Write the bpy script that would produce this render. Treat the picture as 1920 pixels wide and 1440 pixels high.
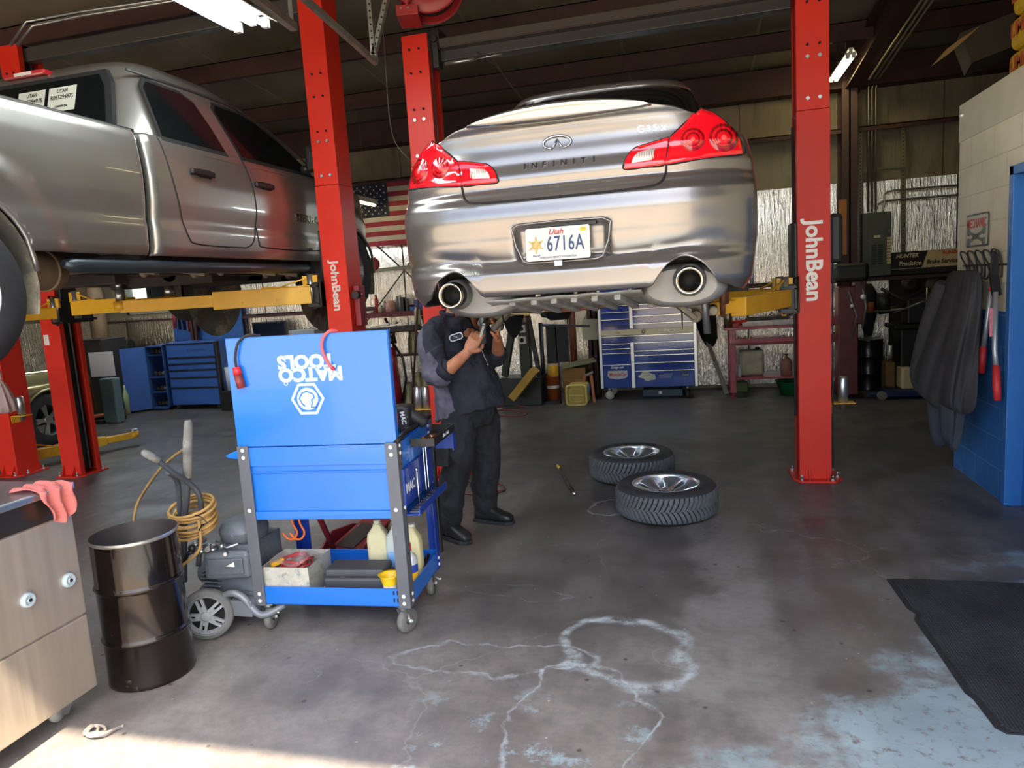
import bpy, bmesh, math, random
from mathutils import Vector, Matrix, Euler
PI = math.pi
R_ = math.radians
for o in list(bpy.data.objects):
    bpy.data.objects.remove(o, do_unlink=True)
SC = bpy.context.scene
COL = SC.collection

# ------------------------------------------------------------------ camera
CAM_H = 1.6
yaw, pit, rol = R_(14.9), R_(7.75), R_(3.74)
F = Vector((-math.sin(yaw)*math.cos(pit), math.cos(yaw)*math.cos(pit), -math.sin(pit)))
R0 = Vector((math.cos(yaw), math.sin(yaw), 0)); U0 = R0.cross(F)
RR = math.cos(rol)*R0 - math.sin(rol)*U0
UU = math.sin(rol)*R0 + math.cos(rol)*U0
cd = bpy.data.cameras.new('camera'); cam = bpy.data.objects.new('camera', cd); COL.objects.link(cam)
m = Matrix((RR, UU, -F)).transposed().to_4x4(); m.translation = Vector((0, 0, CAM_H))
cam.matrix_world = m
cd.sensor_fit = 'HORIZONTAL'; cd.sensor_width = 36; cd.lens = 1335/1920*36
cd.clip_start = .02; cd.clip_end = 500
SC.camera = cam

# ------------------------------------------------------------------ exposure, sky, sun
SC.view_settings.view_transform = 'Standard'
SC.view_settings.look = 'None'
SC.view_settings.gamma = 1
SC.view_settings.use_curve_mapping = False
SC.view_settings.exposure = 1.1
w = bpy.data.worlds.new('sky'); SC.world = w; w.use_nodes = True
wn = w.node_tree.nodes; wn.clear()
bg = wn.new('ShaderNodeBackground'); wo = wn.new('ShaderNodeOutputWorld')
sky = wn.new('ShaderNodeTexSky'); sky.sky_type = 'NISHITA'; sky.sun_disc = False
sky.sun_elevation = R_(52); sky.sun_rotation = R_(150); sky.air_density = 1.0; sky.dust_density = 2.5
w.node_tree.links.new(sky.outputs[0], bg.inputs[0]); bg.inputs[1].default_value = 0.33
w.node_tree.links.new(bg.outputs[0], wo.inputs[0])
# sun: from behind the camera and a little to the right; door header shadow falls at Y = 2.03
sd = bpy.data.lights.new('sun', 'SUN'); sd.energy = 11; sd.angle = R_(.8); sd.color = (1, .84, .62)
so = bpy.data.objects.new('sun', sd); COL.objects.link(so)
SUN = Vector((-.42, .76, -1.42)).normalized()
so.rotation_euler = SUN.to_track_quat('-Z', 'Y').to_euler()
so.location = (3, -6, 9)

# ------------------------------------------------------------------ pixel of the photo -> point on a known wall / floor plane
def _ray(u, v): return F*1335. + RR*(u-960.) - UU*(v-720.)
def atY(u, v, Y): d = _ray(u, v); return Vector((0, 0, CAM_H)) + d*(Y/d.y)
def atX(u, v, X): d = _ray(u, v); return Vector((0, 0, CAM_H)) + d*(X/d.x)
def atZ(u, v, Z=0): d = _ray(u, v); return Vector((0, 0, CAM_H)) + d*((Z-CAM_H)/d.z)

# ------------------------------------------------------------------ materials
def srgb(c):
    if isinstance(c, str):
        c = tuple(int(c[i:i+2], 16)/255 for i in (0, 2, 4))
    return tuple((x/12.92 if x <= .04045 else ((x+.055)/1.055)**2.4) for x in c) + (1,)
MATS = {}
def mat(name, col, rough=.5, metal=0., var=0., vscale=6., bump=0., bscale=40., coat=0., emit=None, estr=0., dirt=None, dscale=4., dthr=.55, spec=None, alpha=None, trans=0., aniso_scale=None):
    """one procedural material: base colour with noise variation, optional dirt and bump"""
    if name in MATS: return MATS[name]
    M = bpy.data.materials.new(name); M.use_nodes = True
    nt = M.node_tree; N = nt.nodes; L = nt.links
    b = N['Principled BSDF']
    c = srgb(col)
    b.inputs['Base Color'].default_value = c
    b.inputs['Roughness'].default_value = rough
    b.inputs['Metallic'].default_value = metal
    if coat: b.inputs['Coat Weight'].default_value = coat; b.inputs['Coat Roughness'].default_value = .06
    if spec is not None: b.inputs['Specular IOR Level'].default_value = spec
    if trans: b.inputs['Transmission Weight'].default_value = trans
    if emit is not None:
        b.inputs['Emission Color'].default_value = srgb(emit); b.inputs['Emission Strength'].default_value = estr
    if alpha is not None: b.inputs['Alpha'].default_value = alpha
    if var or dirt or bump:
        tc = N.new('ShaderNodeTexCoord')
        src = tc.outputs['Object']
        if aniso_scale:
            mp = N.new('ShaderNodeMapping'); mp.inputs['Scale'].default_value = aniso_scale
            L.new(src, mp.inputs[0]); src = mp.outputs[0]
    if var:
        n = N.new('ShaderNodeTexNoise'); n.inputs['Scale'].default_value = vscale; n.inputs['Detail'].default_value = 6
        L.new(src, n.inputs['Vector'])
        r = N.new('ShaderNodeValToRGB'); r.color_ramp.elements[0].position = .3; r.color_ramp.elements[1].position = .7
        r.color_ramp.elements[0].color = tuple(max(0, x*(1-var)) for x in c[:3])+(1,)
        r.color_ramp.elements[1].color = tuple(min(1, x*(1+var)) for x in c[:3])+(1,)
        L.new(n.outputs[0], r.inputs[0]); out = r.outputs[0]
    else:
        rgb = N.new('ShaderNodeRGB'); rgb.outputs[0].default_value = c; out = rgb.outputs[0]
    if dirt:
        n2 = N.new('ShaderNodeTexNoise'); n2.inputs['Scale'].default_value = dscale; n2.inputs['Detail'].default_value = 9; n2.inputs['Roughness'].default_value = .65
        L.new(src, n2.inputs['Vector'])
        r2 = N.new('ShaderNodeValToRGB'); r2.color_ramp.elements[0].position = dthr; r2.color_ramp.elements[1].position = min(1, dthr+.12)
        r2.color_ramp.elements[0].color = (0, 0, 0, 1); r2.color_ramp.elements[1].color = (1, 1, 1, 1)
        L.new(n2.outputs[0], r2.inputs[0])
        mx = N.new('ShaderNodeMixRGB'); mx.inputs[2].default_value = srgb(dirt)
        L.new(r2.outputs[0], mx.inputs[0]); L.new(out, mx.inputs[1]); out = mx.outputs[0]
    L.new(out, b.inputs['Base Color'])
    if bump:
        n3 = N.new('ShaderNodeTexNoise'); n3.inputs['Scale'].default_value = bscale; n3.inputs['Detail'].default_value = 5
        L.new(src, n3.inputs['Vector'])
        bp = N.new('ShaderNodeBump'); bp.inputs['Strength'].default_value = bump; bp.inputs['Distance'].default_value = .01
        L.new(n3.outputs[0], bp.inputs['Height']); L.new(bp.outputs[0], b.inputs['Normal'])
    MATS[name] = M
    return M

# ------------------------------------------------------------------ mesh builder
class MB:
    def __init__(s): s.v = []; s.f = []; s.m = []; s.s = []; s.M = Matrix.Identity(4)
    def add(s, vs, fs, mi=0, sm=False):
        o = len(s.v)
        s.v += [tuple(s.M @ Vector(p)) for p in vs]
        for f in fs: s.f.append(tuple(i+o for i in f)); s.m.append(mi); s.s.append(sm)
        return s
    def box(s, a, b, mi=0):
        x0, y0, z0 = [min(p, q) for p, q in zip(a, b)]; x1, y1, z1 = [max(p, q) for p, q in zip(a, b)]
        return s.add([(x0,y0,z0),(x1,y0,z0),(x1,y1,z0),(x0,y1,z0),(x0,y0,z1),(x1,y0,z1),(x1,y1,z1),(x0,y1,z1)],
                     [(0,3,2,1),(4,5,6,7),(0,1,5,4),(1,2,6,5),(2,3,7,6),(3,0,4,7)], mi)
    def bar(s, p, q, w, h, up=(0,0,1), mi=0):
        """rectangular bar from p to q"""
        p, q = Vector(p), Vector(q); d = (q-p); l = d.length; d.normalize()
        up = Vector(up)
        if abs(d.dot(up)) > .98: up = Vector((0,1,0))
        x = d.cross(up).normalized(); z = x.cross(d)
        vs = []
        for t in (0, l):
            for a, b in ((-1,-1),(1,-1),(1,1),(-1,1)):
                vs.append(p + d*t + x*a*w/2 + z*b*h/2)
        return s.add(vs, [(0,1,2,3),(7,6,5,4),(0,4,5,1),(1,5,6,2),(2,6,7,3),(3,7,4,0)], mi)
    def cyl(s, p, q, r, r2=None, n=20, mi=0, caps=True, sm=True):
        p, q = Vector(p), Vector(q); r2 = r if r2 is None else r2
        d = (q-p).normalized(); a = d.orthogonal().normalized(); b = d.cross(a)
        vs = [p + (a*math.cos(t)+b*math.sin(t))*r for t in [2*PI*i/n for i in range(n)]]
        vs += [q + (a*math.cos(t)+b*math.sin(t))*r2 for t in [2*PI*i/n for i in range(n)]]
        s.add(vs, [(i, (i+1) % n, n+(i+1) % n, n+i) for i in range(n)], mi, sm)
        if caps:
            s.add(vs[:n], [tuple(reversed(range(n)))], mi); s.add(vs[n:], [tuple(range(n))], mi)
        return s
    def tube(s, pts, r, n=10, mi=0, closed=False, caps=True):
        """swept tube; r may be a list"""
        pts = [Vector(p) for p in pts]; k = len(pts)
        rs = r if isinstance(r, (list, tuple)) else [r]*k
        rings = []; a = None
        for i, p in enumerate(pts):
            if closed: d = pts[(i+1) % k]-pts[i-1]
            else: d = pts[min(i+1, k-1)]-pts[max(i-1, 0)]
            d.normalize()
            if a is None: a = d.orthogonal().normalized()
            else: a = (a - d*a.dot(d)).normalized()
            b = d.cross(a)
            rings.append([p + (a*math.cos(2*PI*j/n)+b*math.sin(2*PI*j/n))*rs[i] for j in range(n)])
        return s.loft(rings, mi=mi, closed=closed, caps=caps and not closed)
    def loft(s, rings, mi=0, sm=True, closed=False, caps=True):
        n = len(rings[0]); k = len(rings)
        vs = [p for r in rings for p in r]; fs = []
        for i in range(k if closed else k-1):
            A = i*n; B = ((i+1) % k)*n
            for j in range(n):
                fs.append((A+j, A+(j+1) % n, B+(j+1) % n, B+j))
        s.add(vs, fs, mi, sm)
        if caps and not closed:
            s.add(rings[0], [tuple(reversed(range(n)))], mi); s.add(rings[-1], [tuple(range(n))], mi)
        return s
    def grid(s, fn, nu, nv, mi=0, sm=True, keep=None):
        vs = [fn(i/nu, j/nv) for j in range(nv+1) for i in range(nu+1)]
        fs = []
        for j in range(nv):
            for i in range(nu):
                if keep and not keep((i+.5)/nu, (j+.5)/nv): continue
                a = j*(nu+1)+i; fs.append((a, a+1, a+nu+2, a+nu+1))
        return s.add(vs, fs, mi, sm)
    def lathe(s, prof, o=(0,0,0), ax=(0,0,1), n=32, mi=0, sm=True):
        """prof: list of (radius, height)"""
        o = Vector(o); ax = Vector(ax).normalized(); a = ax.orthogonal().normalized(); b = ax.cross(a)
        rings = [[o + ax*h + (a*math.cos(2*PI*j/n)+b*math.sin(2*PI*j/n))*max(r, 1e-5) for j in range(n)] for r, h in prof]
        return s.loft(rings, mi=mi, sm=sm, caps=False)
    def prism(s, poly, h0, h1, fr=None, mi=0):
        """poly of (x,y) extruded along third axis; fr maps (x,y,h) -> point"""
        fr = fr or (lambda x, y, h: (x, y, h)); n = len(poly)
        vs = [fr(x, y, h0) for x, y in poly]+[fr(x, y, h1) for x, y in poly]
        return s.add(vs, [tuple(reversed(range(n))), tuple(range(n, 2*n))]+[(i, (i+1) % n, n+(i+1) % n, n+i) for i in range(n)], mi)
    def sph(s, c, r, n=16, k=10, mi=0, sc=(1,1,1)):
        c = Vector(c); rings = []
        for i in range(k+1):
            t = PI*i/k
            rings.append([c+Vector((r*sc[0]*math.sin(t)*math.cos(2*PI*j/n), r*sc[1]*math.sin(t)*math.sin(2*PI*j/n), -r*sc[2]*math.cos(t))) for j in range(n)])
        return s.loft(rings, mi=mi, caps=False)
    def build(s, name, mats, parent=None, bevel=0, seg=2, sub=0, solid=0, remesh=0, smooth=0, recalc=True, auto=False):
        me = bpy.data.meshes.new(name); me.from_pydata(s.v, [], s.f)
        mats = mats if isinstance(mats, (list, tuple)) else [mats]
        for q in mats: me.materials.append(q)
        me.polygons.foreach_set('material_index', s.m); me.polygons.foreach_set('use_smooth', s.s)
        me.update()
        bm = bmesh.new(); bm.from_mesh(me)
        bmesh.ops.remove_doubles(bm, verts=bm.verts, dist=1e-6)
        if recalc: bmesh.ops.recalc_face_normals(bm, faces=bm.faces)
        bm.to_mesh(me); bm.free()
        ob = bpy.data.objects.new(name, me); COL.objects.link(ob)
        if parent is not None: ob.parent = parent
        if solid:
            q = ob.modifiers.new('t', 'SOLIDIFY'); q.thickness = solid; q.offset = 0
        if remesh:
            q = ob.modifiers.new('r', 'REMESH'); q.mode = 'VOXEL'; q.voxel_size = remesh; q.use_smooth_shade = True
        if smooth:
            q = ob.modifiers.new('s', 'SMOOTH'); q.iterations = smooth; q.factor = .5
        if sub:
            q = ob.modifiers.new('u', 'SUBSURF'); q.levels = sub; q.render_levels = sub
        if bevel:
            q = ob.modifiers.new('b', 'BEVEL'); q.width = bevel; q.segments = seg; q.limit_method = 'ANGLE'; q.angle_limit = R_(35)
        return ob

def tag(o, label=None, cat=None, group=None, kind=None):
    if label: o['label'] = label
    if cat: o['category'] = cat
    if group: o['group'] = group
    if kind: o['kind'] = kind
    return o
def thing(name, label, cat, loc=(0,0,0), rz=0, group=None):
    o = bpy.data.objects.new(name, None); COL.objects.link(o); o.empty_display_size = .1
    o.location = loc; o.rotation_euler = (0, 0, rz)
    return tag(o, label, cat, group)
def struct(o): o['kind'] = 'structure'; return o
def copy_tree(o, parent=None):
    c = o.copy(); COL.objects.link(c); c.parent = parent
    for ch in [x for x in bpy.data.objects if x.parent == o]:
        copy_tree(ch, c)
    return c
def dup(o, loc, rz=None, label=None, group=None):
    c = copy_tree(o); c.location = loc
    if rz is not None: c.rotation_euler = (c.rotation_euler[0], c.rotation_euler[1], rz)
    if label: c['label'] = label
    if group: c['group'] = group
    return c
def text(name, s, size, M, mt, parent=None, ext=.001, bold=0, shear=0, align='CENTER', sx=1, space=1):
    """flat raised lettering; M maps text plane (x right, y up, z out of the surface) into the parent's space"""
    cu = bpy.data.curves.new(name, 'FONT'); cu.body = s; cu.size = size; cu.extrude = ext; cu.offset = bold
    cu.shear = shear; cu.align_x = align; cu.align_y = 'CENTER'; cu.resolution_u = 3; cu.space_character = space
    t = bpy.data.objects.new(name, cu); COL.objects.link(t)
    bpy.context.view_layer.update()
    me = bpy.data.meshes.new_from_object(t.evaluated_get(bpy.context.evaluated_depsgraph_get()))
    bpy.data.objects.remove(t); bpy.data.curves.remove(cu)
    me.transform(M @ Matrix.Diagonal((sx, 1, 1, 1))); me.materials.clear(); me.materials.append(mt)
    o = bpy.data.objects.new(name, me); COL.objects.link(o)
    if parent is not None: o.parent = parent
    return o
def frame(o, x, y, z=None):
    """matrix with origin o, x axis, y axis (z = x cross y)"""
    x = Vector(x).normalized(); y = Vector(y); z = x.cross(y).normalized(); y = z.cross(x)
    q = Matrix((x, y, z)).transposed().to_4x4(); q.translation = Vector(o); return q
def arc(c, r, a0, a1, n, ax='xz', y=0):
    out = []
    for i in range(n+1):
        t = a0+(a1-a0)*i/n
        out.append((c[0]+r*math.cos(t), c[1]+r*math.sin(t)))
    return out
def bez(p0, p1, p2, p3, n=12):
    p0, p1, p2, p3 = map(Vector, (p0, p1, p2, p3))
    return [p0*(1-t)**3+p1*3*t*(1-t)**2+p2*3*t*t*(1-t)+p3*t**3 for t in [i/n for i in range(n+1)]]
def spline(pts, k=6):
    """catmull-rom through points"""
    P = [Vector(p) for p in pts]; out = []
    for i in range(len(P)-1):
        a = P[max(i-1, 0)]; b = P[i]; c = P[i+1]; d = P[min(i+2, len(P)-1)]
        for j in range(k):
            t = j/k
            out.append(.5*((2*b)+(c-a)*t+(2*a-5*b+4*c-d)*t*t+(3*b-a-3*c+d)*t**3))
    out.append(P[-1]); return out

RED = mat('lift_red', 'd02e1f', .42, var=.05, vscale=3, dirt='8f2a22', dscale=5, dthr=.66, spec=.3)
DRED = mat('dark_red_paint', '8e2a33', .45, var=.1)
YEL = mat('lift_yellow', 'dba62a', .45, var=.1, vscale=5, dirt='8c6a24', dscale=9, dthr=.62)
BLK = mat('black_steel', '1b1a1b', .45, var=.2, vscale=8)
RUB = mat('black_rubber', '26262a', .8, var=.15, bump=.15)
GREY = mat('grey_steel', '6f7073', .4, .6, var=.15)
CHR = mat('chrome', 'e4e6ea', .08, 1.)
ZINC = mat('zinc', 'b5b8ba', .3, .9, var=.15)
GALV = mat('galvanised', '8b8a84', .42, .7, var=.2, vscale=12)
WHT = mat('white_plastic', 'dcdcd8', .45)
WPAINT = mat('white_lettering', 'd9dde2', .5)
DARK = mat('dark_hollow', '0b0b0c', .8)
RUST = mat('rusty_steel', '7a4b34', .75, .2, var=.3, vscale=20, dirt='4a2c20', dscale=14)
# ================================================================== THE BUILDING
def nodes(M): return M.node_tree.nodes, M.node_tree.links
class NG:
    """tiny helper to write node maths"""
    def __init__(s, M): s.N = M.node_tree.nodes; s.L = M.node_tree.links
    def val(s, x, sock):
        if isinstance(x, (int, float)): sock.default_value = x
        elif isinstance(x, tuple): sock.default_value = x
        else: s.L.new(x, sock)
    def math(s, op, a, b=0., c=0., clamp=False):
        n = s.N.new('ShaderNodeMath'); n.operation = op; n.use_clamp = clamp
        s.val(a, n.inputs[0]); s.val(b, n.inputs[1])
        if op in ('MULTIPLY_ADD', 'SMOOTH_MIN', 'SMOOTH_MAX'): s.val(c, n.inputs[2])
        return n.outputs[0]
    def noise(s, vec, scale, detail=6, rough=.55, dist=0.):
        n = s.N.new('ShaderNodeTexNoise'); n.inputs['Scale'].default_value = scale; n.inputs['Detail'].default_value = detail
        n.inputs['Roughness'].default_value = rough; n.inputs['Distortion'].default_value = dist
        s.L.new(vec, n.inputs['Vector']); return n.outputs[0]
    def ramp(s, x, a, b, lo=0., hi=1.):
        n = s.N.new('ShaderNodeMapRange'); n.interpolation_type = 'SMOOTHSTEP'
        s.val(x, n.inputs[0]); n.inputs[1].default_value = a; n.inputs[2].default_value = b; n.inputs[3].default_value = lo; n.inputs[4].default_value = hi
        return n.outputs[0]
    def mix(s, f, a, b):
        n = s.N.new('ShaderNodeMixRGB'); s.val(f, n.inputs[0]); s.val(a, n.inputs[1]); s.val(b, n.inputs[2]); return n.outputs[0]
    def mapping(s, vec, scale=(1,1,1), loc=(0,0,0), rot=(0,0,0)):
        n = s.N.new('ShaderNodeMapping'); n.inputs['Scale'].default_value = scale; n.inputs['Location'].default_value = loc; n.inputs['Rotation'].default_value = rot
        s.L.new(vec, n.inputs[0]); return n.outputs[0]
    def bump(s, h, strength, dist, b):
        n = s.N.new('ShaderNodeBump'); n.inputs['Strength'].default_value = strength; n.inputs['Distance'].default_value = dist
        s.L.new(h, n.inputs['Height']); s.L.new(n.outputs[0], b.inputs['Normal'])
    def coords(s):
        tc = s.N.new('ShaderNodeTexCoord'); sp = s.N.new('ShaderNodeSeparateXYZ'); s.L.new(tc.outputs['Object'], sp.inputs[0])
        return tc.outputs['Object'], sp.outputs[0], sp.outputs[1], sp.outputs[2]
def newmat(name, rough=.5, metal=0.):
    M = bpy.data.materials.new(name); M.use_nodes = True; b = M.node_tree.nodes['Principled BSDF']
    b.inputs['Roughness'].default_value = rough; b.inputs['Metallic'].default_value = metal
    return M, NG(M), b

# ---- concrete floor: oil-darkened slab, chalky cracks, rings, remains of pale blue paint
FM, g, b = newmat('oily_concrete', .55)
P, X, Y, Z = g.coords()
big = g.noise(P, .55, 4); mid = g.noise(P, 2.3, 8, .6); fine = g.noise(P, 22, 8, .7); streak = g.noise(g.mapping(P, (1.6, .5, 1)), 3, 6, .6)
base = g.mix(g.ramp(mid, .3, .72), srgb('4b4644'), srgb('6f6a68'))
base = g.mix(g.ramp(streak, .4, .75, 0, .55), base, srgb('8a8582'))
# paler slab towards the door
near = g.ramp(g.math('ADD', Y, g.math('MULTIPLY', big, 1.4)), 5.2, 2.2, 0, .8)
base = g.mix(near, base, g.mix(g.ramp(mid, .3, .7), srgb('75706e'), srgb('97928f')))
# darker brown slab towards the back
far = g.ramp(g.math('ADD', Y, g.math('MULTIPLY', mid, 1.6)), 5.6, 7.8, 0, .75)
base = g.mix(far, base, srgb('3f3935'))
# greasy dark parking lane
lane = g.math('MULTIPLY', g.ramp(g.math('ABSOLUTE', g.math('ADD', X, .62)), .75, .35), g.ramp(Y, 2.6, 3.6))
base = g.mix(g.math('MULTIPLY', lane, .42), base, srgb('3d3a3c'))
# pale tyre track to the right of the car
track = g.math('MULTIPLY', g.ramp(g.math('ABSOLUTE', g.math('ADD', g.math('ADD', X, -.17), g.math('MULTIPLY', mid, .12))), .26, .16), g.math('MULTIPLY', g.ramp(Y, 5.4, 3.6), g.ramp(mid, .3, .6)))
base = g.mix(g.math('MULTIPLY', track, .5), base, srgb('9a9795'))
# spots
spk = g.N.new('ShaderNodeTexVoronoi'); spk.inputs['Scale'].default_value = 9; g.L.new(P, spk.inputs['Vector'])
base = g.mix(g.ramp(spk.outputs['Distance'], .05, .02), base, srgb('b9b6b0'))
spd = g.N.new('ShaderNodeTexVoronoi'); spd.inputs['Scale'].default_value = 6.3; g.L.new(g.mapping(P, (1, 1, 1), (3.3, 1.2, 0)), spd.inputs['Vector'])
base = g.mix(g.ramp(spd.outputs['Distance'], .09, .04, 0, .8), base, srgb('33302f'))
base = g.mix(g.ramp(fine, .35, .75, 0, .35), base, srgb('4a4746'))
# long cracks with white lime
cr = g.N.new('ShaderNodeTexVoronoi'); cr.feature = 'DISTANCE_TO_EDGE'; cr.inputs['Scale'].default_value = .85
dv = g.N.new('ShaderNodeVectorMath'); dv.operation = 'ADD'
nv = g.N.new('ShaderNodeTexNoise'); nv.inputs['Scale'].default_value = 3.2; nv.inputs['Detail'].default_value = 6; g.L.new(P, nv.inputs['Vector'])
sv = g.N.new('ShaderNodeVectorMath'); sv.operation = 'SCALE'; sv.inputs[3].default_value = .35; g.L.new(nv.outputs['Color'], sv.inputs[0])
g.L.new(P, dv.inputs[0]); g.L.new(sv.outputs[0], dv.inputs[1]); g.L.new(dv.outputs[0], cr.inputs['Vector'])
crm = g.math('MULTIPLY', g.ramp(cr.outputs['Distance'], .005, .001), g.ramp(g.noise(P, 1.3, 3), .48, .58))
base = g.mix(g.math('MULTIPLY', crm, g.ramp(Y, 6.0, 4.5, 0, .3)), base, srgb('a4a39f'))
# chalky rings left by evaporated water: (x, y, radius, width, strength)
sx = g.N.new('ShaderNodeSeparateXYZ'); g.L.new(dv.outputs[0], sx.inputs[0])
for (rx, ry, rad, wd, st, sy) in ((-.35, 2.93, .27, .05, .9, 1.05), (-.90, 2.78, .42, .035, .6, .32), (-.48, 2.36, .26, .012, .8, 1.5), (-.62, 4.9, .16, .02, .7, .9), (-.75, 3.9, .09, .02, -.6, .8), (-.95, 3.45, .3, .02, .35, .3)):
    ddx = g.math('SUBTRACT', sx.outputs[0], rx+.175); ddy = g.math('DIVIDE', g.math('SUBTRACT', sx.outputs[1], ry+.175), sy)
    d = g.math('SQRT', g.math('ADD', g.math('MULTIPLY', ddx, ddx), g.math('MULTIPLY', ddy, ddy)))
    rr = g.ramp(g.math('ABSOLUTE', g.math('SUBTRACT', d, rad)), wd, 0.)
    rr = g.math('MULTIPLY', rr, g.ramp(g.noise(P, 9, 8, .75), .36, .62))
    base = g.mix(g.math('MULTIPLY', rr, abs(st)), base, srgb('b7c3c9') if st > 0 else srgb('35302c'))
# pale blue paint remains, near right and near centre
bn = g.noise(P, 1.7, 10, .68)
bl = g.math('ADD', g.math('MULTIPLY', X, 1.15), g.math('MULTIPLY', Y, -1.0))   # grows to the near right
bmask = g.ramp(g.math('ADD', bl, g.math('MULTIPLY', bn, 2.6)), -.95, -.55)
small = g.math('MULTIPLY', g.ramp(g.noise(P, 5.2, 10, .7), .56, .64), g.ramp(Y, 2.75, 2.2))
small = g.math('MULTIPLY', small, g.ramp(X, -1.25, -.95))
small = g.math('MULTIPLY', small, g.ramp(X, .0, -.3))
sm2 = g.math('MULTIPLY', g.ramp(g.noise(P, 3.1, 10, .7), .5, .62), g.math('MULTIPLY', g.ramp(Y, 4.6, 4.0), g.ramp(X, 1.1, 1.5)))
bb = g.math('MAXIMUM', g.math('MULTIPLY', bmask, g.ramp(fine, .68, .52)), g.math('MAXIMUM', small, g.math('MULTIPLY', sm2, .6)))
base = g.mix(g.math('MULTIPLY', bb, .82), base, g.mix(g.ramp(mid, .3, .7), srgb('8fa3ab'), srgb('a6bcc6')))
g.L.new(base, b.inputs['Base Color'])
g.L.new(g.math('ADD', g.ramp(mid, .35, .7, .38, .62), g.math('MULTIPLY', bb, .1)), b.inputs['Roughness'])
g.bump(g.math('ADD', g.math('MULTIPLY', fine, .5), mid), .25, .01, b)

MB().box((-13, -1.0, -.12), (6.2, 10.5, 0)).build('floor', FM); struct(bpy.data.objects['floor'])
PV = mat('sunlit_apron', 'b5aa98', .85, var=.12, vscale=1.5, bump=.2)
struct(MB().box((-30, -30, -.16), (30, -1.0, -.01)).build('pavement', PV))

# ---- back wall: vinyl-faced insulation above, silver bubble foil below
VN, g, b = newmat('stained_vinyl_insulation', .55)
P, X, Y, Z = g.coords()
seam = g.ramp(g.math('ABSOLUTE', g.math('SUBTRACT', g.math('FRACT', g.math('MULTIPLY', X, .82)), .5)), .008, .0)
n1 = g.noise(P, 1.1, 6); n2 = g.noise(g.mapping(P, (3, 3, .6)), 2, 7)
c = g.mix(g.ramp(n1, .3, .7), srgb('6e6553'), srgb('8a7f69'))
c = g.mix(g.ramp(n2, .5, .72, 0, .6), c, srgb('54493b'))
c = g.mix(g.math('MULTIPLY', seam, .7), c, srgb('3d352b'))
g.L.new(c, b.inputs['Base Color']); g.bump(g.math('ADD', n2, g.math('MULTIPLY', seam, -1.)), .5, .03, b)

FO, g, b = newmat('bubble_foil', .20, 1.)
P, X, Y, Z = g.coords()
w1 = g.noise(g.mapping(P, (16, 16, 1.7)), 2.2, 5, .55, .6)
w2 = g.noise(g.mapping(P, (60, 60, 14)), 1.6, 3, .5)
w3 = g.noise(g.mapping(P, (1.2, 1.2, .8)), 1.2, 3)
h = g.math('ADD', g.math('ADD', g.math('MULTIPLY', w1, 1.), g.math('MULTIPLY', w2, .35)), g.math('MULTIPLY', w3, 1.2))
b.inputs['Base Color'].default_value = srgb('f4f0e6')
g.bump(h, 1., .014, b)

def wallx(name, y, x0, x1, z0, z1, m_, holes=()):
    """wall in plane Y with rectangular openings (x0,x1,z0,z1)"""
    mb = MB(); xs = sorted({x0, x1, *[q for h in holes for q in h[:2]]}); zs = sorted({z0, z1, *[q for h in holes for q in h[2:]]})
    for i in range(len(xs)-1):
        for j in range(len(zs)-1):
            cx, cz = (xs[i]+xs[i+1])/2, (zs[j]+zs[j+1])/2
            if any(h[0] < cx < h[1] and h[2] < cz < h[3] for h in holes): continue
            mb.box((xs[i], y, zs[j]), (xs[i+1], y+.15, zs[j+1]))
    return struct(mb.build(name, m_))
YB = 10.35
EZ = 4.15                          # eave height at the back wall
SL = .085                          # roof slope, rising to the front
def roofz(y): return EZ+(YB-y)*SL
WIN = (-9.55, -8.12, 1.55, 2.65)
wallx('wall_back', YB, -13, 6.2, 0, EZ+.1, VN, [WIN])
struct(MB().box((-13.15, -1, 0), (-13, YB+.15, 5.3)).build('wall_left', VN))
struct(MB().box((6.2, -1, 0), (6.35, YB+.15, 5.3)).build('wall_right', VN))
# front wall with the wide overhead-door opening; its header throws the edge of the sun patch
HH = 3.95
hy = 2.18 - HH*SUN.y/(-SUN.z)
wallx('wall_front', hy-.15, -13, 6.35, 0, 5.4, mat('painted_block_front', 'b9b2a2', .8, var=.08), [(-8.6, 1.9, 0, HH)])
if hy < -1: struct(MB().box((-13.15, hy-.15, 0), (-13, -1, 5.3)).build('wall_left', VN)); struct(MB().box((6.2, hy-.15, 0), (6.35, -1, 5.3)).build('wall_right', VN))
# foil sheets fixed to the wall
FZ = 2.66
def foil(x0, x1, z0, z1):
    mb = MB()
    mb.grid(lambda u, v: (x0+(x1-x0)*u, YB-.014-.010*math.sin(u*(x1-x0)*9+v*3)*math.sin(v*5+u*4), z0+(z1-z0)*v), max(8, int((x1-x0)*8)), 16)
    return mb
for i, (x0, x1, z0, z1) in enumerate([(-13, -9.6, .05, 1.5), (-9.6, -8.05, .05, 1.5), (-8.05, -6.85, .05, FZ), (-6.83, -5.6, .05, FZ), (-5.58, -4.36, .05, FZ), (-4.34, -3.1, .05, FZ), (-3.08, -1.86, .05, FZ), (-1.84, -.6, .05, FZ), (-.58, .66, .05, FZ), (.68, 1.8, .05, FZ), (2.02, 3.2, .05, FZ-.02), (3.22, 4.5, .05, FZ)]):
    f = foil(x0, x1, z0, z1).build('foil_sheet', FO); f['kind'] = 'structure'; f.name = 'trim_%d' % (i+10)
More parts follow.
